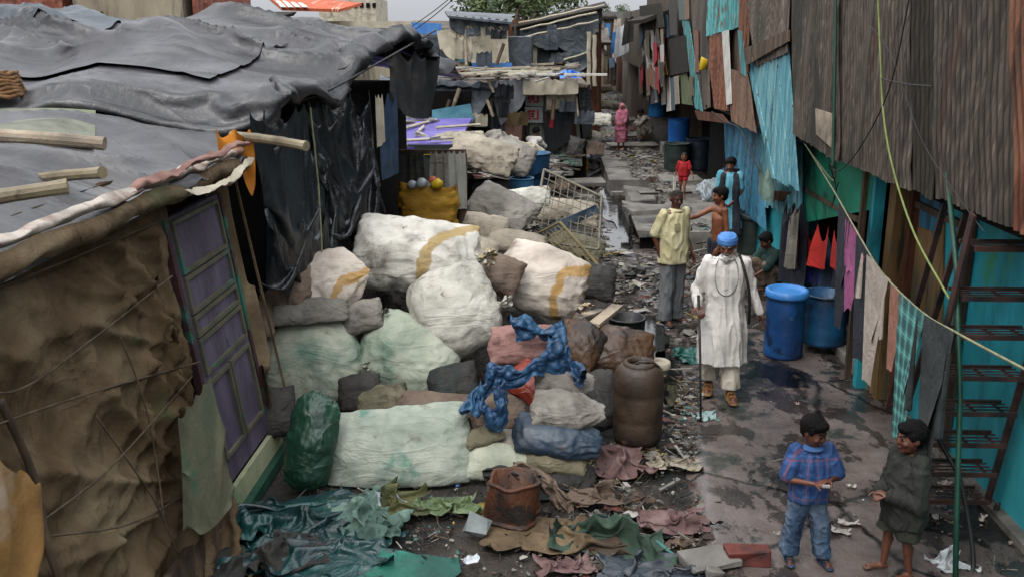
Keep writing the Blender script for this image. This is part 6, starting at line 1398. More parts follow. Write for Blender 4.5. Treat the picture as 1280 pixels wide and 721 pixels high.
# white bowl and bundle near the shop
mb = MB(); p = PX(986, 322, 3.05); p = PZ(988, 335, .28); mb.lathe(p, [(.04, 0), (.1, .01), (.17, .1), (.18, .11), (.165, .1), (.02, .03)], 20); tag(mb.obj('bowl', M('white_enamel', ['9a9a94', 'b4b2ac'], rough=.3, stains=[('7a2a2a', 6, .6, .68)])), 'white patterned bowl near the crouching boy', 'bowl')
mb = MB(); p = PZ(988, 340, .05); mb.lathe(p, [(.14, 0), (.14, .2), (.01, .2)], 16, wob=.2); tag(mb.obj('stool', m_wood), 'low dark block holding the white bowl', 'block')
# cloth bundle beside the boy in red
S(886, 238, 34, 34, 19.3, M('striped_cloth', ['5a6468', '8a9296', 'a8aeb0'], scale=6, rough=.85, stretch=(6, 1, 1), wr=(6, .9)), 'grey and white striped cloth bundle set down beside the boy in red', 60, 10, 1.0, 2, group='bundles on the platform', nz=.12, name='bundle', cat='bundle')
# cloths on the far right, hanging between houses
for (tl, tr, yl, Y, mt, lb) in [((772, 32), (790, 28), 36, 40, M('pale_sheet_cloth', ['8f9294', 'a9abac']), 'white sheet hung up at the far end of the lane'), ((766, 40), (774, 38), 24, 40.2, M('blue_cloth', []), 'blue cloth hung beside the white sheet far away'),
                                ((782, 22), (800, 18), 30, 38, s_dark, 'dark blanket hanging near the far white sheet'), ((768, 24), (776, 22), 14, 41, s_cream, 'cream rag hung above the far blue cloth')]:
    a, b = PY(*tl, Y), PY(*tr, Y); h = yl*ZC(a)/1200
    P = bilin(a, b, b-Vector((0, 0, h*.8)), a-Vector((0, 0, h)), 18, 16)
    tag(fcloth('cloth', None, P, mt, (1.05, 1.3), pinmask(18, 16, [(0, 0), (0, 7), (0, 15)]), steps=60, jit=.05, seed=int(tl[0])), lb, 'cloth')
for k, (px, py) in enumerate([(805, 100), (812, 112), (806, 84)]):
    p = PX(px, py, 2.85)
# papers and plastic on the lane
def paper(px, py, w_, h_, rz, mat, label, z=.06, crumple=.01, name='paper', cat='paper', slack=1.03, seed=1):
    return rag(px, py, w_, h_, rz, mat, label, seed, slack=slack, z0=z, n=14, name=name, cat=cat, amp=crumple, group='scraps of paper on the lane', sub=1)
m_paper = M('paper', ['8f8580', 'aaa29a'], scale=4, rough=.9, stains=[('8a4a48', 5, .6, .68)])
paper(1061, 654, .17, .085, -.1, m_paper, 'pinkish white paper slip, upper of the two beside the boy in the checked shirt'); paper(1051, 664, .15, .085, -.4, m_paper, 'white paper slip, lower of the two beside the boy in the checked shirt', seed=2)
paper(1140, 640, .19, .07, .2, m_paper, 'crumpled white paper behind the boy in dark clothes', slack=1.2, seed=3); paper(1064, 608, .08, .04, 0, m_paper, 'tiny white scrap on the lane above the paper slips', seed=4)
rag(1188, 706, .3, .22, .2, M('white_plastic_bag', ['8d9192', 'b0b3b4'], rough=.4), 'crumpled white plastic bag at the foot of the green pipe', 5, slack=1.35, name='plastic_bag', cat='plastic bag', lift=.08, group='scraps of paper on the lane')
paper(1180, 605, .12, .06, .5, m_paper, 'white scrap under the iron stairs', seed=6); paper(972, 668, .06, .04, 0, m_paper, 'small white scrap left of the boy in the checked shirt', seed=7)
paper(1228, 648, .1, .05, 1, m_paper, 'pale scrap by the turquoise wall', seed=8); paper(588, 700, .13, .08, .4, M('white_flat_plastic', ['9aa0a4', 'b8bcc0'], rough=.4), 'white plastic lid on the ground below the pale green bag', seed=9)
paper(996, 505, .05, .03, 0, m_paper, 'tiny white scrap in the middle of the lane', seed=10); paper(895, 655, .1, .03, .1, m_dark, 'dark stick-like scrap on the lane', seed=11)
# ------------------------------------------------------------------ people: one continuous skin per body, clothes and hair as parts
V3 = Vector
def ell(mb, c, r, rot=None, n=14):
    c = V3(c); vs = []; fs = []; k = n
    for i in range(1, k):
        t = math.pi*i/k
        for j in range(n*2):
            a = math.pi*j/n; v = V3((r[0]*math.sin(t)*math.cos(a), r[1]*math.sin(t)*math.sin(a), r[2]*math.cos(t)))
            vs.append(c+(rot @ v if rot is not None else v))
    m = n*2
    top = c+(rot @ V3((0, 0, r[2])) if rot is not None else V3((0, 0, r[2]))); bot = c-(top-c)
    for i in range(k-2):
        for j in range(m): fs.append((i*m+j, (i+1)*m+j, (i+1)*m+(j+1) % m, i*m+(j+1) % m))
    vs += [top, bot]
    for j in range(m): fs.append((len(vs)-2, j, (j+1) % m)); fs.append((len(vs)-1, (k-2)*m+(j+1) % m, (k-2)*m+j))
    mb.add(vs, fs)
def cap(mb, p0, r0, p1, r1, n=12):
    p0, p1 = V3(p0), V3(p1); d = (p1-p0); L = d.length
    if L < 1e-5: ell(mb, p0, (r0, r0, r0)); return
    d /= L; u = V3((0, 1, 0)) if abs(d.y) < .9 else V3((1, 0, 0)); a = d.cross(u).normalized(); b = d.cross(a)
    prof = [(math.sin(t)*r0, -math.cos(t)*r0) for t in (.15, .5, .9, 1.3)]+[(r0+(r1-r0)*t, L*t) for t in (.2, .4, .6, .8)]+[(math.sin(t)*r1, L-math.cos(t)*r1) for t in (1.84, 2.24, 2.64, 2.99)]
    vs = [p0+d*z+a*(math.cos(2*math.pi*j/n)*r)+b*(math.sin(2*math.pi*j/n)*r) for r, z in prof for j in range(n)]
    k = len(prof)
    fs = [(i*n+j, (i+1)*n+j, (i+1)*n+(j+1) % n, i*n+(j+1) % n) for i in range(k-1) for j in range(n)]
    fs += [tuple(range(n)), tuple(reversed([(k-1)*n+j for j in range(n)]))]
    mb.add(vs, fs)
def loft(mb, rings, n=36, flute=0, k=9, seed=0):
    """rings: (center, a, b[, ry]) closed tube; flute = fold depth growing to the end"""
    vs = []; m = len(rings)
    for i, rg in enumerate(rings):
        c = V3(rg[0]); a, b = rg[1], rg[2]; t = i/(m-1)
        for j in range(n):
            th = 2*math.pi*j/n; f = 1+flute*t*(math.sin(k*th+seed+t)*.6+.6*noise.noise((math.cos(th)*2.2+seed, math.sin(th)*2.2, t)))
            vs.append(c+V3((a*math.cos(th)*f, b*math.sin(th)*f, 0)))
    fs = [(i*n+j, i*n+(j+1) % n, (i+1)*n+(j+1) % n, (i+1)*n+j) for i in range(m-1) for j in range(n)]
    fs += [tuple(reversed(range(n))), tuple((m-1)*n+j for j in range(n))]
    if rings[0][0][2] > rings[-1][0][2]: fs = [tuple(reversed(f)) for f in fs]
    mb.add(vs, fs)
def fuse(name, mb, mats, parent, vox, smooth=5, fold=0, fsc=(6, 6, 3), seed=0, pick=None, bevel=None, uvw=None):
    me = bpy.data.meshes.new('tmp'); me.from_pydata([tuple(v) for v in mb.v], [], mb.f)
    bm = bmesh.new(); bm.from_mesh(me); bmesh.ops.recalc_face_normals(bm, faces=bm.faces); bm.to_mesh(me); bm.free()
    o = bpy.data.objects.new('tmp', me); COL.objects.link(o)
    md = o.modifiers.new('r', 'REMESH'); md.mode = 'VOXEL'; md.voxel_size = vox
    if smooth: ms = o.modifiers.new('s', 'SMOOTH'); ms.factor = .5; ms.iterations = smooth
    dg = bpy.context.evaluated_depsgraph_get(); dg.update()
    m2 = bpy.data.meshes.new_from_object(o.evaluated_get(dg)); bpy.data.objects.remove(o, do_unlink=True)
    m2.name = name
    n = len(m2.vertices); co = np.empty(n*3); m2.vertices.foreach_get('co', co); co = co.reshape(-1, 3)
    if fold:
        no = np.empty(n*3); m2.vertices.foreach_get('normal', no); no = no.reshape(-1, 3)
        d = np.empty(n)
        for i, p in enumerate(co):
            q = noise.fractal((p[0]*fsc[0]+seed, p[1]*fsc[1]+seed, p[2]*fsc[2]+p[0]*1.5), .6, 2, 2)
            d[i] = fold*((1-min(1, abs(q)*2.4))**1.5*1.1-.35)
        co = co+no*d[:, None]; m2.vertices.foreach_set('co', co.ravel())
    if not isinstance(mats, (list, tuple)): mats = [mats]
    m2.materials.clear()
    for m in mats: m2.materials.append(m)
    if pick:
        cc = np.empty(len(m2.polygons)*3); m2.polygons.foreach_get('center', cc); cc = cc.reshape(-1, 3)
        m2.polygons.foreach_set('material_index', [pick(V3(p)) for p in cc])
    else: m2.polygons.foreach_set('material_index', [0]*len(m2.polygons))
    if uvw:
        ul = m2.uv_layers.new(name='UVMap'); idx = np.empty(len(m2.loops), dtype=np.int32); m2.loops.foreach_get('vertex_index', idx)
        v = co[idx]; uv = np.stack([(np.arctan2(v[:, 0], -v[:, 1])/6.283)*uvw[0]+.5, v[:, 2]*uvw[1]], -1); ul.data.foreach_set('uv', uv.astype(np.float32).ravel())
    m2.polygons.foreach_set('use_smooth', [True]*len(m2.polygons))
    ob = bpy.data.objects.new(name, m2); COL.objects.link(ob); ob.parent = parent
    return ob
def skin(name, c): return M(name, c, scale=6, rough=.5, bump=.12, bscale=90, spec=.4)
sk_old = skin('skin_old', ['4a2a1c', '5e3826', '6c4330']); sk_dark = skin('skin_dark', ['3a2015', '4a2b1c', '583524']); sk_mid = skin('skin_mid', ['57301e', '6d4029', '7c4c33']); sk_boy = skin('skin_boy', ['40241a', '553223', '633d2b'])
m_eye = M('eye', ['0c0908'], spec=.15, rough=.5, bump=0); m_eyew = M('eye_white', ['5a5048'], spec=.1, rough=.6, bump=0); m_lip = M('lip', ['4a241e'], rough=.5, bump=.05); m_hairb = M('black_hair', ['050404', '0a0807', '110d0b'], scale=20, spec=.15, rough=.7, bump=.6, bscale=120, stretch=(3, 3, 1)); m_hairw = M('white_beard', ['b0aba4', 'cfcac4'], scale=20, rough=.9, bump=.8, bscale=140); m_stub = M('cropped_hair', ['120e0c', '241a15'], scale=30, rough=.8, bump=.4)
def hand(mb, w, d, nrm, s=1.0, curl=.5, side=1):
    """w wrist, d direction to fingers, nrm palm normal, thumb to `side`"""
    w = V3(w); d = V3(d).normalized(); nrm = V3(nrm); nrm = (nrm-d*nrm.dot(d)).normalized(); a = d.cross(nrm).normalized()*side
    pc = w+d*.048*s
    rot = Matrix((a, d, nrm)).transposed()
    ell(mb, pc, (.040*s, .052*s, .016*s), rot, 10)
    for k, (off, L) in enumerate([(-.030, .062), (-.011, .076), (.010, .080), (.030, .070)]):
        p = w+d*.088*s+a*off*s; dd = d.copy(); r = .0088*s
        for seg in range(3):
            cu = curl*(.5+.35*seg)*(1+.1*k); dd = (dd*math.cos(cu)+nrm*math.sin(cu)).normalized(); q = p+dd*L*s*(.45, .32, .23)[seg]
            cap(mb, p, r, q, r*.9, 8); p = q; r *= .92; dd = dd
    p = w+d*.025*s+a*.034*s; dd = (d*.55+a*.75+nrm*.3).normalized()
    for seg in range(2):
        q = p+dd*.036*s; cap(mb, p, .0115*s, q, .010*s, 8); p = q; dd = (dd+nrm*curl*.7+d*.3).normalized()
def human(name, base, h, rz, label, skinm, J=None, head_yaw=0, head_pitch=0, kid=0, vox=.0075, hr=None, beard=False, hair='none', hands=(None, None), group=None, foot=True, female=False, thin=1.0, lean=(0, 0)):
    t = empty(name, base, label, 'person', group, rz)
    u = h/1.7; kh = 1+.42*kid         # children have larger heads and shorter legs
    hs = .118*u*kh                    # half head height
    sh = h-2*hs-.055*u
    hip = h*(.53-.05*kid)
    j = dict(hipL=(.085*u, 0, hip), hipR=(-.085*u, 0, hip), kneeL=(.09*u, -.01, hip*.53), kneeR=(-.09*u, -.01, hip*.53), anL=(.095*u, .02, .075*u), anR=(-.095*u, .02, .075*u),
             shL=(.175*u*(1 if not female else .9), .01, sh), shR=(-.175*u*(1 if not female else .9), .01, sh), elL=(.22*u, .03, sh-.28*u), elR=(-.22*u, .03, sh-.28*u), wrL=(.23*u, -.04, sh-.53*u), wrR=(-.23*u, -.04, sh-.53*u),
             pelvis=(0, 0, hip+.05*u), chest=(0, -.005, sh-.14*u), neck=(0, .01, sh+.03*u), head=(0, -.015*u, h-hs*1.0))
    if J: j.update(J)
    j = {k: V3(v) for k, v in j.items()}
    mb = MB(); k = u*thin
    ell(mb, j['pelvis'], (.145*k, .10*k, .12*k)); cap(mb, j['pelvis'], .105*k, j['chest'], .105*k)
    for s in (-1, 1): cap(mb, j['pelvis']+V3((s*.04*k, 0, .02)), .09*k, j['chest']+V3((s*.06*k, 0, 0)), .10*k)
    ell(mb, j['chest'], (.155*k, .108*k, .14*k))
    cap(mb, (j['shL']+j['chest'])/2+V3((0, 0, .05*k)), .07*k, (j['shR']+j['chest'])/2+V3((0, 0, .05*k)), .07*k)
    for s in 'LR':
        cap(mb, j['chest'].lerp(j['sh'+s], .5)+V3((0, 0, .03*k)), .06*k, j['sh'+s], .052*k)
        cap(mb, j['sh'+s], .05*k, j['el'+s], .036*k); cap(mb, j['el'+s], .037*k, j['wr'+s], .024*k)
        cap(mb, j['hip'+s], .085*k, j['knee'+s], .055*k); cap(mb, j['knee'+s], .054*k, j['an'+s], .034*k)
        cap(mb, j['knee'+s].lerp(j['an'+s], .25)+V3((0, .02*k, 0)), .05*k, j['knee'+s].lerp(j['an'+s], .6), .036*k)
        if foot:
            fd = V3(j.get('toe'+s, j['an'+s]+V3(((.03 if s == 'L' else -.03)*u, -.15*u, -.045*u))))
            heel = j['an'+s]+V3((0, .025*u, -.04*u)); cap(mb, heel, .034*u, fd, .03*u)
            for q in range(4): cap(mb, fd+V3(((q-1.5)*.018*u, .01, -.008)), .014*u, fd+V3(((q-1.5)*.02*u, -.045*u, -.014)), .010*u, 8)
        hd = hands[0 if s == 'L' else 1]
        fdv = (j['wr'+s]-j['el'+s]).normalized()
        if hd is None: hd = (fdv, V3((-1 if s == 'L' else 1, 0, 0)), .45)
        hand(mb, j['wr'+s], hd[0], hd[1], u*(1+.1*kid)*1.05, hd[2], 1 if s == 'L' else -1)
    hc = j['head']; Rh = Matrix.Rotation(head_yaw, 3, 'Z') @ Matrix.Rotation(head_pitch, 3, 'X')
    cap(mb, j['neck']-V3((0, 0, .04*u)), .058*k, hc+Rh @ V3((0, .02*u, -hs*.55)), .05*k)
    H = lambda x, y, z: hc+Rh @ V3((x*hs, y*hs, z*hs))
    E = lambda c, r: ell(mb, H(*c), (r[0]*hs, r[1]*hs, r[2]*hs), Rh, 12)
    ck = .08*kid
    E((0, .14, .22), (.70, .80, .76)); E((0, -.12, -.1), (.58+ck, .62, .72)); E((0, -.22, -.55), (.42+ck, .42, .36)); E((0, -.52, -.74), (.2+ck, .17, .16))
    E((0, -.6, .24), (.4, .14, .1)); E((.3, -.52, -.18), (.2+ck, .2, .2)); E((-.3, -.52, -.18), (.2+ck, .2, .2))
    cap(mb, H(0, -.68, .12), .075*hs, H(0, -.86+ck, -.18), .12*hs); E((.1, -.76+ck, -.2), (.085, .1, .08)); E((-.1, -.76+ck, -.2), (.085, .1, .08))
    E((0, -.72, -.42), (.2, .09, .055)); E((0, -.70, -.5), (.17, .08, .05))
    for s in (-1, 1): E((s*.70, .06, -.02), (.07, .17, .23)); E((s*.27, -.6, .06), (.12, .1, .08))
    def pick(p):
        q = Rh.transposed() @ (p-hc)/hs
        if abs(q.x) < 1.2 and q.z < 1.1 and q.z > -1 and q.y < -.3:
            for s in (-1, 1):
                dx = (q.x-s*.27)/.14; dz = (q.z-.06)/.075
                if dx*dx+dz*dz < 1: return 1 if dx*dx*2.2+dz*dz*.5 < .9 else 2
                if abs(q.x-s*.28) < .19 and abs(q.z-.26-.05*(1-abs(q.x-s*.28)/.19)) < .04 and q.y < -.5: return 4 if beard else 3
            if abs(q.x) < .2 and abs(q.z+.455) < .06 and q.y < -.6: return 5
            if beard and ((q.z < -.5 and abs(q.x) < .5 and q.y < -.2) or (abs(q.z+.34) < .06 and abs(q.x) < .26 and q.y < -.6)): return 4
        if hair == 'crop' and (q.z > .45-.5*max(0, q.y+.2) and q.y > -.52) and q.z > -.3: return 3
        return 0
    body = fuse('body', mb, [skinm, m_eye, m_eyew, m_stub if hair == 'crop' else m_hairb, m_hairw, m_lip], t, vox, smooth=3, pick=pick)
    if beard:
        b2 = MB(); ell(b2, H(0, -.66, -.86), (.30*hs, .22*hs, .38*hs), Rh); ell(b2, H(.3, -.3, -.6), (.14*hs, .25*hs, .25*hs), Rh); ell(b2, H(-.3, -.3, -.6), (.14*hs, .25*hs, .25*hs), Rh)
        fuse('beard', b2, m_hairw, t, vox, smooth=2, fold=.006, fsc=(60, 60, 40))
    if hair == 'full':
        b2 = MB(); ell(b2, H(0, .22, .36), (.80*hs, .84*hs, .76*hs), Rh); ell(b2, H(0, -.3, .66), (.58*hs, .42*hs, .34*hs), Rh); ell(b2, H(.05, .42, -.1), (.6*hs, .5*hs, .55*hs), Rh)
        for s in (-1, 1): ell(b2, H(s*.62, -.05, .3), (.14*hs, .3*hs, .35*hs), Rh)
        fuse('hair', b2, m_hairb, t, vox, smooth=2, fold=.006*u*kh, fsc=(45, 45, 22), seed=h*9)
    return t, j, u, H, Rh, hs
def sandals(t, j, u, mat, name='sandal'):
    for s in 'LR':
        a = j['an'+s]; fd = V3(j.get('toe'+s, a+V3(((.03 if s == 'L' else -.03)*u, -.15*u, -.045*u))))
        mb = MB(); d = (fd-a); d.z = 0; d.normalize(); z = min(a.z-.07*u, fd.z-.03*u)
        cap(mb, V3((a.x, a.y+.02*u, a.z-.068*u)), .042*u, V3((fd.x, fd.y-.03*u, fd.z-.026*u)), .046*u); 
        mb.v = [(v[0], v[1], a.z-.07*u+(v[2]-(a.z-.07*u))*.3) for v in mb.v]
        mb2 = MB(); sd = V3((-d.y, d.x, 0))
        for (f0, up) in ((.75, .022), (.45, .045), (.02, .05)):
            c = V3((a.x, a.y, 0))+(fd-a)*f0; c.z = fd.z+(a.z-.03*u-fd.z)*(1-f0)*.6
            mb2.tube([c-sd*.046*u-V3((0, 0, .03*u)), c-sd*.03*u+V3((0, 0, up*u)), c+sd*.03*u+V3((0, 0, up*u)), c+sd*.046*u-V3((0, 0, .03*u))], .011*u, 6, sq=.6)
        mb.add(mb2.v, mb2.f); mb.v = [tuple(v) for v in mb.v]
        mb.v = [tuple(V3(v)) for v in mb.v]
        me = mb.obj(name, mat, None, org=(0, 0, 0)); me.parent = t; me.location = (0, 0, 0)
def cloth_on(t, name, build, mat, vox=.012, smooth=4, fold=.008, fsc=(7, 7, 3), seed=0, uvw=None, label=None):
    mb = MB(); build(mb); o = fuse(name, mb, mat, t, vox, smooth=smooth, fold=fold, fsc=fsc, seed=seed, uvw=uvw)
    if label: o['label'] = label
    return o
def lring(a, b, n=5): return [tuple(V3(a[0]).lerp(V3(b[0]), i/n))+() for i in range(n+1)]
m_kurta = M('white_kurta', ['aaa59e', 'c0bbb4', 'cfcac3'], scale=2, rough=.85, bump=.2, stains=[('978f86', 2, .58, .8)], wr=(6, .35))
m_pyj = M('cream_pyjama', ['a39a8a', 'b8af9f'], scale=2, rough=.85, wr=(6, .4))
m_turb = M('blue_turban', ['2c5a94', '3f70ac', '5583b8'], scale=4, rough=.8, bump=.3, wr=(14, .6), wrs=(1, 1, 3))
m_yel = M('yellow_shirt', ['a39a72', 'b8af8a', 'c8c09e'], scale=2, rough=.8, bump=.15, wr=(7, .4)); m_gtr = M('grey_trousers', ['4c4f50', '606363', '6e7070'], scale=3, rough=.9, wr=(6, .5), wrs=(1, 1, .5))
m_sandal = M('tan_sandal', ['5f4626', '7a5c34'], rough=.6); m_sandalb = M('black_sandal', ['0c0b0b', '161413'], rough=.5)
# ---- 1 old man
b = PZ(898, 492, .055)
t, j, u, H, Rh, hs = human('person', b, 1.69, -.10, 'old man in a long white tunic and blue turban, walking with a black stick', sk_old,
    J=dict(anL=(.10, -.12, .085), kneeL=(.10, -.07, .48), anR=(-.10, .10, .10), kneeR=(-.10, .02, .48), toeR=(-.12, -.06, .03), wrR=(-.27, -.18, .99), elR=(-.27, .05, 1.10), elL=(.27, .06, 1.12), wrL=(.37, .0, .885), head=(-.005, -.06, 1.575)),
    head_yaw=-.15, head_pitch=.28, beard=True, vox=.0065, hands=(None, (V3((.2, -.7, -.25)), V3((.3, -.2, -.9)), .95)))
def kb(mb):
    sh = j['shL'].z
    loft(mb, [((0, .01, sh+.055), .07, .065), ((0, .01, sh+.03), .13, .085), ((0, .01, sh-.02), .195, .115), ((0, 0, sh-.12), .20, .135), ((0, -.005, sh-.3), .19, .135), ((0, -.005, 1.0), .185, .14), ((0, -.01, .85), .21, .16), ((.0, -.02, .7), .235, .185), ((.0, -.03, .55), .235, .19), ((.0, -.035, .37), .245, .20)], flute=.13, k=7)
    for s in 'LR':
        cap(mb, j['sh'+s]-V3((0, 0, .005)), .072, j['el'+s], .060); cap(mb, j['el'+s], .060, j['el'+s].lerp(j['wr'+s], .96), .045)
cloth_on(t, 'tunic', kb, m_kurta, vox=.011, fold=.016, fsc=(9, 9, 2.0), seed=3)
def pj(mb):
    for s in 'LR':
        kn, an = j['knee'+s], j['an'+s]
        c1 = kn.lerp(an, .5); c2 = kn.lerp(an, .92)
        loft(mb, [((kn.x, kn.y, kn.z+.05), .09, .09), ((c1.x, c1.y, c1.z), .092, .092), ((c2.x, c2.y+.01, c2.z), .10, .098)], flute=.12, k=5, seed=ord(s))
cloth_on(t, 'trousers', pj, m_pyj, vox=.011, fold=.012, seed=5)
mb = MB()
for k in range(7):      # turban wound in slanting bands
    z0 = .42+.085*k; rr = .80*(1-.0*k)-.02*abs(k-2)-.05*max(0, k-4); tl = .10*math.sin(k*2.1)
    pts = [H(math.cos(a)*rr*.98, .10+math.sin(a)*rr*1.06, z0+tl*math.sin(a+k)+.03*math.sin(3*a+k)) for a in [2*math.pi*q/22 for q in range(23)]]
    mb.tube(pts, .105*hs, 8)
ell(mb, H(0, .1, .85), (.66*hs, .72*hs, .32*hs), Rh)
fuse('turban', mb, m_turb, t, .006, smooth=2)
mb = MB(); pts = [H(.42, .1, -.95), V3((.10, -.10, 1.40)), V3((.11, -.165, 1.25)), V3((.07, -.18, 1.14)), V3((0, -.185, 1.10)), V3((-.07, -.18, 1.14)), V3((-.11, -.165, 1.25)), V3((-.10, -.10, 1.40)), H(-.42, .1, -.95)]
for p in curve(pts, 9): ell(mb, p, (.006, .006, .006), None, 4)
o = mb.obj('bead_necklace', M('beads', ['120b08', '1c110c'], rough=.4), None, org=(0, 0, 0)); o.parent = t; o.location = (0, 0, 0)
mb = MB(); mb.tube(curve([V3((.13, .05, 1.47)), V3((.17, -.12, 1.36)), V3((.235, -.08, 1.12)), V3((.26, .02, .9)), V3((.27, .08, .75))], 6), .016, 6); o = mb.obj('black_scarf', s_dark, None, org=(0, 0, 0)); o.parent = t; o.location = (0, 0, 0)
mb = MB(); loft(mb, [((0, -.02, 1.475), .072, .062), ((0, -.035, 1.45), .088, .078), ((0, -.03, 1.435), .075, .07)]); fuse('collar', mb, m_kurta, t, .008, smooth=1)
mb = MB(); mb.box((0, -.142, 1.28), (.035, .012, .24)); o = mb.obj('button_placket', m_kurta, None, org=(0, 0, 0)); o.parent = t; o.location = (0, 0, 0)
sandals(t, j, u, m_sandal)
hw = b+Matrix.Rotation(-.10, 3, 'Z') @ V3((-.262, -.235, 1.0)); tip = PZ(876, 526, .055); top = hw+(hw-tip)*.10
mb = MB(); mb.tube([tip, tip.lerp(top, .5)+V3((.006, 0, 0)), top], [.010, .012, .015], 8); tag(mb.obj('walking_stick', m_cable, smooth=True), 'long thin black walking stick held by the old man in white', 'walking stick')
# ---- 2 man in yellow shirt
b = PZ(838, 402, .05)
t, j, u, H, Rh, hs = human('person', b, 1.72, .6, 'bald man in a pale yellow short-sleeved shirt and grey trousers looking over his shoulder', sk_dark,
    J=dict(elR=(-.235, .10, 1.13), wrR=(-.20, .02, .88), elL=(.22, .05, 1.14), wrL=(.22, -.10, .92)), head_yaw=-.28, head_pitch=.12, hair='crop', vox=.0075)
def yb(mb):
    sh = j['shL'].z
    loft(mb, [((0, .01, sh+.05), .07, .065), ((0, .01, sh+.03), .13, .085), ((0, .01, sh-.02), .20, .12), ((0, 0, sh-.14), .205, .145), ((0, -.01, sh-.3), .205, .155), ((0, -.01, 1.02), .21, .16), ((0, -.005, .86), .215, .165), ((0, 0, .80), .215, .165)], flute=.08, k=6, seed=2)
    for s in 'LR': cap(mb, j['sh'+s], .066, j['sh'+s].lerp(j['el'+s], .86), .070)
cloth_on(t, 'shirt', yb, m_yel, vox=.012, fold=.015, fsc=(8, 8, 3), seed=9)
mb = MB(); mb.box((0, -.150, j['shL'].z-.22), (.03, .012, .4)); mb.box((-.09, -.148, j['shL'].z-.15), (.09, .01, .1)); o = mb.obj('placket_and_pocket', m_yel, None, org=(0, 0, 0)); o.parent = t; o.location = (0, 0, 0)
def tr(mb):
    for s in 'LR':
        hp, kn, an = j['hip'+s], j['knee'+s], j['an'+s]; m1 = kn.lerp(an, .5); a2 = kn.lerp(an, 1.0)
        loft(mb, [((hp.x*.8, hp.y, hp.z+.08), .105, .12), ((hp.x, hp.y, hp.z-.08), .108, .115), ((kn.x, kn.y, kn.z), .088, .092), ((m1.x, m1.y, m1.z), .085, .088), ((a2.x, a2.y-.01, a2.z-.03), .088, .095)], flute=.06, k=5, seed=ord(s))
cloth_on(t, 'trousers', tr, m_gtr, vox=.012, fold=.011, fsc=(9, 9, 3), seed=4)
mb = MB(); loft(mb, [((0, -.01, j['shL'].z+.06), .072, .065), ((0, -.02, j['shL'].z+.03), .10, .085)]); fuse('collar', mb, m_yel, t, .009, smooth=1)
sandals(t, j, u, m_sandalb)
# ---- 3 shirtless youth
b = PZ(893, 388, .05); b = PY(893, 388, 12.6); b.z = .05
t, j, u, H, Rh, hs = human('person', b, 1.66, -1.45, 'shirtless youth with thick black hair pointing to the left', sk_mid,
    J=dict(elL=(.21, .04, 1.12), wrL=(.20, -.06, .88), shR=(-.16, -.04, 1.36), elR=(-.15, -.28, 1.24), wrR=(-.11, -.52, 1.20)), hair='full', head_pitch=.12, hands=(None, (V3((.05, -1, .12)), V3((0, 0, -1)), .12)), vox=.0075, thin=.92)
cloth_on(t, 'trousers', tr, m_navy, vox=.012, fold=.011, fsc=(9, 9, 3), seed=6)
sandals(t, j, u, m_sandalb)
# ---- 4 crouching boy by the shop
def squat(px, py, Y, z0, h, rz, label, skinm, shirtm, trm, hair='full', vox=.01, head_yaw=0, head_pitch=.5, cat=None, reach=-.34):
    b = PY(px, py, Y); b.z = z0; k = h/1.5
    J = dict(pelvis=(0, .14*k, .25*k), hipL=(.08*k, .13*k, .22*k), hipR=(-.08*k, .13*k, .22*k), kneeL=(.15*k, -.20*k, .46*k), kneeR=(-.15*k, -.20*k, .46*k), anL=(.10*k, -.02*k, .07*k), anR=(-.10*k, -.02*k, .07*k),
             chest=(0, -.02*k, .50*k), shL=(.15*k, -.06*k, .62*k), shR=(-.15*k, -.06*k, .62*k), neck=(0, -.08*k, .66*k), head=(0, -.15*k, .80*k), elL=(.20*k, -.24*k, .44*k), elR=(-.20*k, -.24*k, .44*k), wrL=(.10*k, (reach-.06)*k, .30*k), wrR=(-.10*k, (reach-.06)*k, .30*k))
    t, j, u, H, Rh, hs = human('person', b, h, rz, label, skinm, J=J, hair=hair, head_pitch=head_pitch, head_yaw=head_yaw, vox=vox, kid=.3)
    def sb(mb):
        cap(mb, j['pelvis']+V3((0, 0, .05*k)), .145*k, j['chest'], .155*k); cap(mb, j['shL'], .085*k, j['shR'], .085*k)
        for s in 'LR': cap(mb, j['sh'+s], .072*k, j['el'+s], .062*k)
    cloth_on(t, 'shirt', sb, shirtm, vox=.014, fold=.012, seed=px)
    def pb(mb):
        for s in 'LR': cap(mb, j['hip'+s], .105*k, j['knee'+s], .085*k); cap(mb, j['knee'+s], .082*k, j['knee'+s].lerp(j['an'+s], .8), .07*k)
        cap(mb, j['hipL'], .11*k, j['hipR'], .11*k)
    cloth_on(t, 'trousers', pb, trm, vox=.014, fold=.01, seed=px+1)
    return t
squat(962, 385, 13.4, .06, 1.45, -1.2, 'boy crouching in a dark green shirt behind the old man and the bright blue barrel', sk_boy, M('bottle_green_shirt', ['0c2420', '14332c'], rough=.85, wr=(6, .5)), s_brown, vox=.009)
squat(666, 198, 23.2, .55, 1.45, 2.6, 'person in a white shirt crouching below the two posters', sk_dark, m_kurta, s_dark, vox=.014)
squat(806, 150, 31.5, .3, 1.55, -1.3, 'crouching figure in grey clothes beside the pale blue barrel', sk_dark, s_grey, s_grey, vox=.016)
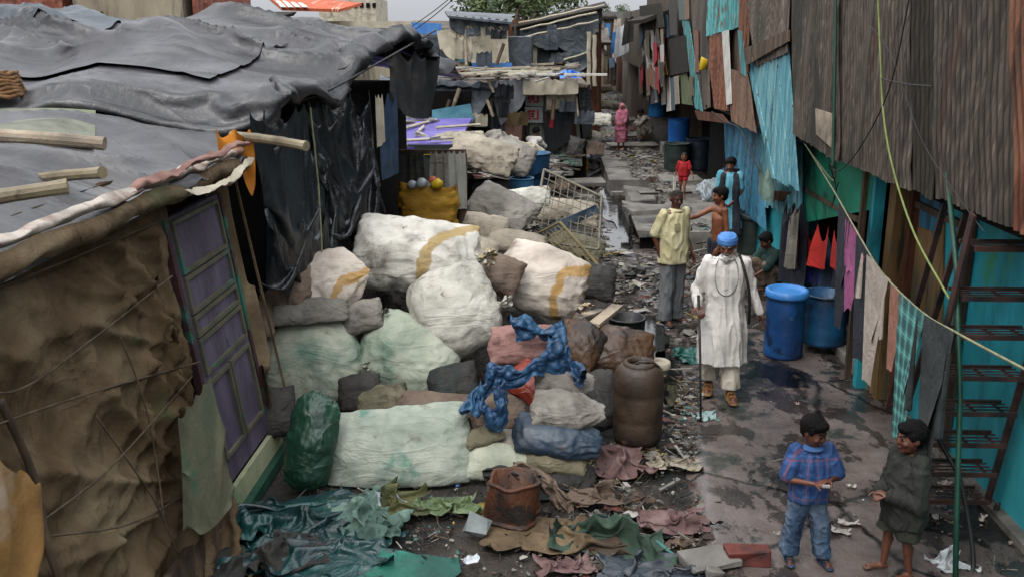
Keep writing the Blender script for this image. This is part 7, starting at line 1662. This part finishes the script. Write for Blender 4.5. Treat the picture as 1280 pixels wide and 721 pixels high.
# ---- 5 girl in blue
b = PY(908, 300, 15.3); b.z = .2
t, j, u, H, Rh, hs = human('person', b, 1.55, -.25, 'girl in a light blue dress and long black scarf beside the blue corrugated gate', sk_mid,
    J=dict(elL=(.19, .0, 1.02), wrL=(.08, -.16, .88), elR=(-.19, -.02, 1.02), wrR=(-.10, -.16, .9)), hair='full', head_yaw=-.2, head_pitch=.3, female=True, vox=.009)
def gb(mb):
    sh = j['shL'].z
    loft(mb, [((0, .01, sh+.04), .07, .06), ((0, .01, sh-.02), .165, .10), ((0, 0, sh-.18), .155, .125), ((0, 0, sh-.36), .135, .11), ((0, 0, .8), .17, .14), ((0, 0, .6), .20, .17), ((0, 0, .42), .23, .19)], flute=.12, k=7)
    for s in 'LR': cap(mb, j['sh'+s], .065, j['sh'+s].lerp(j['el'+s], .75), .062)
cloth_on(t, 'dress', gb, M('light_blue_dress', ['3f7f92', '5899aa', '74adb8'], rough=.8, wr=(6, .5)), vox=.013, fold=.012, fsc=(8, 8, 2.5))
def gs(mb):
    sh = j['shL'].z
    for s in (-1, 1): mb.tube([V3((s*.09, .06, sh+.06)), V3((s*.10, -.10, sh-.02)), V3((s*.11, -.15, sh-.2)), V3((s*.13, -.15, sh-.5)), V3((s*.16, -.18, sh-.85)), V3((s*.17, -.19, .35))], [.035, .05, .055, .06, .07, .08], 10, sq=.45)
    cap(mb, (-.1, .06, sh+.05), .045, (.1, .06, sh+.05), .045)
cloth_on(t, 'scarf', gs, m_navy, vox=.012, fold=.012, fsc=(12, 12, 2.5), seed=2)
# ---- 6 toddler in red
b = PZ(853, 246, .40)
t, j, u, H, Rh, hs = human('person', b, .90, -.35, 'toddler in a bright red shirt with bare legs walking on the stone ledge', sk_mid,
    J=dict(anL=(.06, -.10, .045), kneeL=(.05, -.09, .24), anR=(-.06, .06, .05), kneeR=(-.05, .0, .23), wrR=(-.17, -.03, .40), elR=(-.15, .03, .52), elL=(.15, -.02, .54), wrL=(.22, -.12, .46)), kid=1, hair='crop', head_yaw=.2, head_pitch=.2, vox=.006)
def rb(mb):
    sh = j['shL'].z
    loft(mb, [((0, .0, sh+.03), .045, .04), ((0, .0, sh-.01), .105, .07), ((0, 0, sh-.1), .11, .085), ((0, 0, sh-.2), .115, .09), ((0, 0, sh-.27), .12, .095)], flute=.08, k=6)
    for s in 'LR': cap(mb, j['sh'+s], .045, j['sh'+s].lerp(j['el'+s], .7), .045)
cloth_on(t, 'shirt', rb, M('red_tshirt', ['7a0c12', '97141a'], rough=.8, wr=(8, .4)), vox=.009, fold=.007, fsc=(12, 12, 6))
def rs_(mb):
    for s in 'LR': cap(mb, j['hip'+s], .06, j['hip'+s].lerp(j['knee'+s], .35), .058)
cloth_on(t, 'shorts', rs_, M('red_tshirt', []), vox=.009, fold=.004)
q = b+V3((-.17, -.02, .0))
P = bilin(q+V3((-.10, 0, .42)), q+V3((.10, .02, .42)), q+V3((.14, -.02, .08)), q+V3((-.14, -.02, .06)), 26, 22)
tag(fcloth('cloth', None, P, m_kurta, (1.05, 1.5), pinmask(26, 22, [(0, 8), (0, 10), (0, 12)]), steps=60, jit=.02), 'white cloth trailing from the hand of the toddler in red', 'cloth')
# ---- 7 woman in pink
b = PZ(776, 187, .06)
t, j, u, H, Rh, hs = human('person', b, 1.42, -.2, 'woman wrapped in a pink shawl and dress standing far up the lane', sk_mid, female=True, vox=.012, J=dict(wrL=(.1, -.14, .82), wrR=(-.1, -.14, .82)))
m_pinkd = M('pink_dress', ['8a4658', 'a05c6e', 'b07484'], scale=4, rough=.85, wr=(6, .6), stains=[('8a3048', 7, .6, .68)])
def wb(mb):
    sh = j['shL'].z
    loft(mb, [((0, .01, sh+.06), .08, .08), ((0, .01, sh-.02), .19, .13), ((0, -.01, sh-.2), .21, .17), ((0, -.01, .75), .20, .17), ((0, 0, .5), .2, .16), ((0, 0, .22), .19, .15)], flute=.1, k=6)
cloth_on(t, 'dress', wb, m_pinkd, vox=.016, fold=.02, fsc=(6, 6, 2.5))
def vb(mb):
    ell(mb, H(0, .25, .2), (.88*hs, .85*hs, 1.0*hs), Rh); cap(mb, H(0, .4, -.3), .085, (0, .06, j['shL'].z-.1), .14); cap(mb, j['shL'], .07, (.12, -.12, j['shL'].z-.3), .07)
cloth_on(t, 'shawl', vb, m_pinkd, vox=.014, fold=.01)
# ---- 8 boy in checked shirt
b = PZ(1003, 698, .055)
t, j, u, H, Rh, hs = human('person', b, 1.09, .12, 'small boy in a blue checked shirt and jeans fiddling with something in his hands', sk_boy, kid=1,
    J=dict(anL=(.115, -.04, .055), kneeL=(.09, -.04, .29), anR=(-.10, .02, .055), kneeR=(-.085, 0, .29), elL=(.185, -.05, .655), wrL=(.075, -.165, .69), elR=(-.185, -.05, .655), wrR=(-.045, -.175, .675)),
    head_yaw=.62, head_pitch=.33, hair='full', vox=.0055, hands=((V3((-.75, -.35, .1)), V3((0, -.1, -1)), .7), (V3((.75, -.35, .1)), V3((0, -.1, -1)), .7)))
m_check = check_mat('blue_check', '2c4c78', '16305a', '7a4448', 9.0, 9.0)
def cb(mb):
    sh = j['shL'].z
    loft(mb, [((0, .005, sh+.035), .052, .048), ((0, .005, sh+.012), .09, .062), ((0, .005, sh-.02), .135, .082), ((0, 0, sh-.1), .138, .10), ((0, -.012, sh-.2), .14, .112), ((0, -.012, sh-.3), .143, .115), ((0, -.005, sh-.36), .142, .112)], flute=.06, k=6)
    for s in 'LR': cap(mb, j['sh'+s], .058, j['sh'+s].lerp(j['el'+s], .82), .060)
cloth_on(t, 'shirt', cb, m_check, vox=.008, fold=.009, fsc=(13, 13, 6), seed=5, uvw=(1, .8))
mb = MB(); loft(mb, [((0, -.01, j['shL'].z+.045), .055, .05), ((0, -.018, j['shL'].z+.02), .082, .068)]); fuse('collar', mb, M('blue_collar', ['2a4670', '3a5a88'], rough=.85), t, .006, smooth=1)
def cj(mb):
    for s in 'LR':
        hp, kn, an = j['hip'+s], j['knee'+s], j['an'+s]; m1 = kn.lerp(an, .55)
        loft(mb, [((hp.x*.75, hp.y, hp.z+.07), .078, .092), ((hp.x, hp.y, hp.z-.05), .078, .082), ((kn.x, kn.y, kn.z), .064, .068), ((m1.x, m1.y, m1.z), .062, .066), ((an.x, an.y-.01, an.z+.035), .068, .072), ((an.x, an.y-.01, an.z+.0), .066, .072)], flute=.05, k=5, seed=ord(s))
cloth_on(t, 'jeans', cj, M('faded_jeans', ['1c2c42', '34485e', '5a6672'], scale=3, rough=.9, wr=(8, .7), stretch=(2, 2, .6)), vox=.008, fold=.010, fsc=(13, 13, 10), seed=8)
sandals(t, j, u, M('blue_sandal', ['16283c', '24405a'], rough=.5))
mb = MB(); mb.box(V3((.02, -.245, .70)), (.05, .012, .02)); o = mb.obj('scrap', m_paper, None, org=(0, 0, 0)); q = t.matrix_basis @ V3((.02, -.25, .70))
bpy.data.objects.remove(o, do_unlink=True)
mb = MB(); mb.box(b+Matrix.Rotation(.12, 3, 'Z') @ V3((.015, -.245, .69)), (.05, .02, .015)); tag(mb.obj('scrap', m_paper), 'tiny white scrap held in the hands of the boy in the checked shirt', 'scrap')
# ---- 9 boy in dark coat
b = PZ(1120, 716, .055)
t, j, u, H, Rh, hs = human('person', b, 1.13, -1.35, 'barefoot boy in an oversized charcoal coat and shorts facing the boy in the checked shirt', sk_boy, kid=1,
    J=dict(anL=(.08, .04, .055), kneeL=(.08, .0, .29), anR=(-.07, -.06, .055), kneeR=(-.08, -.04, .29), elL=(.165, -.0, .60), wrL=(.07, -.16, .64), elR=(-.165, -.02, .60), wrR=(-.04, -.17, .62)),
    head_yaw=-.05, head_pitch=.10, hair='full', vox=.0055, hands=((V3((-.6, -.5, .1)), V3((0, .1, -1)), .8), (V3((.6, -.5, .1)), V3((0, .1, -1)), .8)))
m_coat = M('dark_coat', ['161714', '23241f', '30312b'], scale=2, rough=.9, wr=(7, .6), bump=.3)
def db(mb):
    sh = j['shL'].z
    loft(mb, [((0, .01, sh+.035), .06, .055), ((0, .01, sh+.01), .10, .07), ((0, .01, sh-.02), .145, .095), ((0, .0, sh-.12), .15, .12), ((0, 0, sh-.25), .155, .135), ((0, .005, sh-.38), .165, .14), ((0, .01, sh-.47), .17, .145)], flute=.08, k=6)
    for s in 'LR': cap(mb, j['sh'+s], .066, j['el'+s], .064); cap(mb, j['el'+s], .062, j['el'+s].lerp(j['wr'+s], .95), .046)
    cap(mb, (0, .085, sh-.06), .075, (0, .06, sh+.02), .07)
cloth_on(t, 'coat', db, m_coat, vox=.008, fold=.012, fsc=(11, 11, 6), seed=3)
def ds(mb):
    for s in 'LR':
        hp, kn = j['hip'+s], j['knee'+s]; e = hp.lerp(kn, .9)
        loft(mb, [((hp.x*.8, hp.y, hp.z+.04), .085, .095), ((hp.x, hp.y, hp.z-.05), .085, .09), ((e.x, e.y, e.z), .085, .088)], flute=.08, k=5)
cloth_on(t, 'shorts', ds, M('olive_shorts', ['23251c', '33352a'], rough=.9, wr=(7, .5)), vox=.008, fold=.008, seed=3)
# ------------------------------------------------------------------ loose litter: sticks, scraps, rags trodden into the dirt (uncountable)
def zground(x, y):
    if 2.2 < x < 3.6 and 16.2 < y < 21.7: return .40
    if 2.55 < x < 3.45 and 13.8 < y < 16: return .22
    if 1.35 < x < 3.25 and 22.1 < y < 26.9: return .38
    if x > lane_left(y): return .055
    return .0+.02
m_l = [M('litter_brown', ['241c15', '3a2e24', '55463a'], scale=5, rough=.85, bump=.3), M('litter_grey', ['4a4844', '66635c', '807b72'], scale=5, rough=.8, bump=.3), M('litter_pale', ['6f6b64', '98948c'], scale=5, rough=.7, bump=.2),
       M('litter_red', ['44201a', '5f332a'], scale=5, rough=.7), M('litter_teal', ['1f4a46', '356a64'], scale=5, rough=.6), M('litter_blue', ['2a4a78', '45689a'], scale=5, rough=.6), M('litter_yellow', ['7a6420', '968038'], scale=5, rough=.7), M('litter_black', ['0c0b0a', '191714'], scale=5, rough=.6)]
def litter(name, regions, seed, label):
    rr = random.Random(seed); mb = MB()
    for (poly, n, z, smin, smax, wts) in regions:
        xs_ = [p[0] for p in poly]; ys_ = [p[1] for p in poly]; c = 0; tries = 0
        cl = [(rr.uniform(min(xs_), max(xs_)), rr.uniform(min(ys_), max(ys_))) for _ in range(14)]
        while c < n and tries < n*12:
            tries += 1
            if rr.random() < .6: q = rr.choice(cl); px, py = q[0]+rr.gauss(0, 14), q[1]+rr.gauss(0, 9)
            else: px, py = rr.uniform(min(xs_), max(xs_)), rr.uniform(min(ys_), max(ys_))
            if not npoly(poly, px, py): continue
            p = PZ(px, py, z if z is not None else .03)
            if z is None: p.z = zground(p.x, p.y)
            if ((p.x-1.45)/.5)**2+((p.y-20.0)/4.5)**2 < 1 and rr.random() < .93: continue
            s = smin+(smax-smin)*rr.random()**2.2; s *= (1 if rr.random() < .9 else 2.2); a = rr.uniform(0, 6.28); mi = rr.choices(range(8), wts)[0]
            kind = rr.random(); rot = Matrix.Rotation(a, 3, 'Z')
            if kind < .34:   # stick
                L_ = s*rr.uniform(2, 6); d = rot @ V3((L_/2, 0, rr.uniform(-.03, .05))); w_ = s*rr.uniform(.12, .3)
                mb.bar(p-d+V3((0, 0, .012)), p+d+V3((0, 0, .012)), w_, w_*.6, mi=mi if mi not in (3, 5) else 0)
            elif kind < .88:  # crumpled scrap
                k = rr.randint(5, 7); vs = [p+V3((0, 0, s*rr.uniform(.1, .45)))]
                for q in range(k):
                    t_ = 2*math.pi*q/k+rr.uniform(-.3, .3); r_ = s*rr.uniform(.4, 1.1); vs.append(p+rot @ V3((r_*math.cos(t_), r_*.7*math.sin(t_), 0))+V3((0, 0, rr.uniform(.0, .35)*s+.003)))
                mb.add(vs, [(0, 1+q, 1+(q+1) % k) for q in range(k)], mi)
            else:            # lump
                mb.box(p+V3((0, 0, s*.2)), (s*.9, s*.6, s*.4), rot @ Matrix.Rotation(rr.uniform(-.4, .4), 3, 'X'), mi=mi, jit=s*.15)
            c += 1
    return tag(mb.obj(name, m_l, None, org=(0, 0, 0)), label, 'litter', kind='stuff')
W1 = (10, 8, 3, .8, .5, .3, .4, 5)
litter('litter', [([(745, 300), (800, 285), (880, 300), (925, 390), (870, 440), (845, 395), (800, 395), (745, 380)], 1900, None, .015, .09, (10, 9, 3, .6, .4, .3, .6, 4)),
                  ([(760, 240), (800, 215), (850, 215), (850, 260), (800, 300), (760, 300)], 700, None, .03, .09, (8, 10, 3, .3, .3, .3, .3, 3)),
                  ([(735, 200), (775, 185), (770, 140), (800, 135), (850, 160), (860, 215), (790, 225)], 1300, None, .04, .12, (8, 10, 4, .4, .3, .3, .3, 3)),
                  ([(740, 225), (770, 225), (760, 300), (745, 330)], 260, None, .03, .08, W1), ([(745, 150), (770, 100), (830, 110), (830, 160)], 600, None, .05, .16, (8, 10, 4, .5, .3, .5, .3, 4))], 1, 'sticks, scraps and rubble strewn over the middle of the lane')
litter('litter', [([(755, 560), (820, 520), (862, 500), (870, 600), (900, 690), (900, 725), (640, 725), (650, 640), (700, 620)], 1900, .012, .01, .06, (12, 7, 2, 2.2, .8, .3, .4, 6)),
                  ([(835, 480), (880, 470), (868, 600), (840, 560)], 500, None, .012, .05, (10, 8, 3, 1.5, 1, .4, .4, 4)),
                  ([(290, 640), (420, 610), (600, 600), (640, 725), (260, 725)], 1100, .012, .01, .035, (8, 6, 2, .4, 3, .6, .3, 8)),
                  ([(790, 400), (850, 400), (850, 500), (820, 520)], 420, None, .012, .045, (8, 8, 4, .8, 1.5, .6, .4, 4))], 2, 'wet scraps, chips and plastic bits trodden into the dirt beside the heap')
litter('litter', [([(900, 440), (1100, 440), (1230, 650), (1230, 721), (880, 721)], 130, None, .006, .022, (8, 8, 5, .6, .6, .3, .2, 6)), ([(930, 330), (1000, 330), (1060, 440), (930, 440)], 160, None, .01, .035, (8, 8, 3, .6, .4, .3, .3, 6)),
                  ([(1150, 600), (1260, 600), (1270, 721), (1180, 721)], 120, None, .01, .03, (8, 8, 5, 1.4, .6, .3, .2, 6)), ([(1000, 440), (1110, 480), (1130, 510), (1090, 500)], 60, None, .01, .03, W1)], 3, 'small dry scraps scattered on the paved right side of the lane')
# debris on the left roofs and on the canvas heap
def roofjunk(pts, n, z, spread, seed, label):
    rr = random.Random(seed); mb = MB()
    for _ in range(n):
        px = rr.uniform(pts[0], pts[2]); py = rr.uniform(pts[1], pts[3]); p = PZ(px, py, z); s = rr.uniform(.06, .3)
        a = rr.uniform(0, 6.28); rot = Matrix.Rotation(a, 3, 'Z')
        if rr.random() < .5: d = rot @ V3((s*2.5, 0, rr.uniform(-.05, .1))); mb.bar(p-d, p+d, .05, .03, mi=rr.randint(0, 2))
        else: mb.box(p, (s*1.6, s, .05), rot @ Matrix.Rotation(rr.uniform(-.3, .3), 3, 'X'), mi=rr.choices(range(8), W1)[0], jit=.04)
    return tag(mb.obj('roof_litter', m_l, None), label, 'litter', kind='stuff')
roofjunk((525, 78, 720, 98), 170, 2.64, 1, 5, 'sticks, boards and scraps littering the roofs of the middle left huts')
roofjunk((590, 196, 700, 222), 90, .95, 1, 6, 'boards and scraps piled before the poster hut')
roofjunk((480, 150, 560, 182), 14, 1.84, 1, 7, 'scraps lying on the purple roof')

for k, (px, py, z, w_, mt, lb) in enumerate([(650, 188, 1.0, 1.1, m_canvas, 'beige rag on the boards before the poster hut'), (700, 205, .5, .8, m_celad, 'pale green rag at the foot of the corrugated front'), (620, 175, 1.3, 1.0, s_grey, 'grey rag beyond the canvas sacks'), (752, 205, .15, .7, s_dark, 'black rag at the far left lane edge'), (760, 170, .2, .9, m_canvas, 'beige rag heap beside the woman in pink'), (700, 235, .35, .8, s_brown, 'brown rag behind the wire grille')]):
    rag(px, py, w_, w_*.7, k, mt, lb, 30+k, z0=z, lift=.15, n=20, group='rags among the far huts')
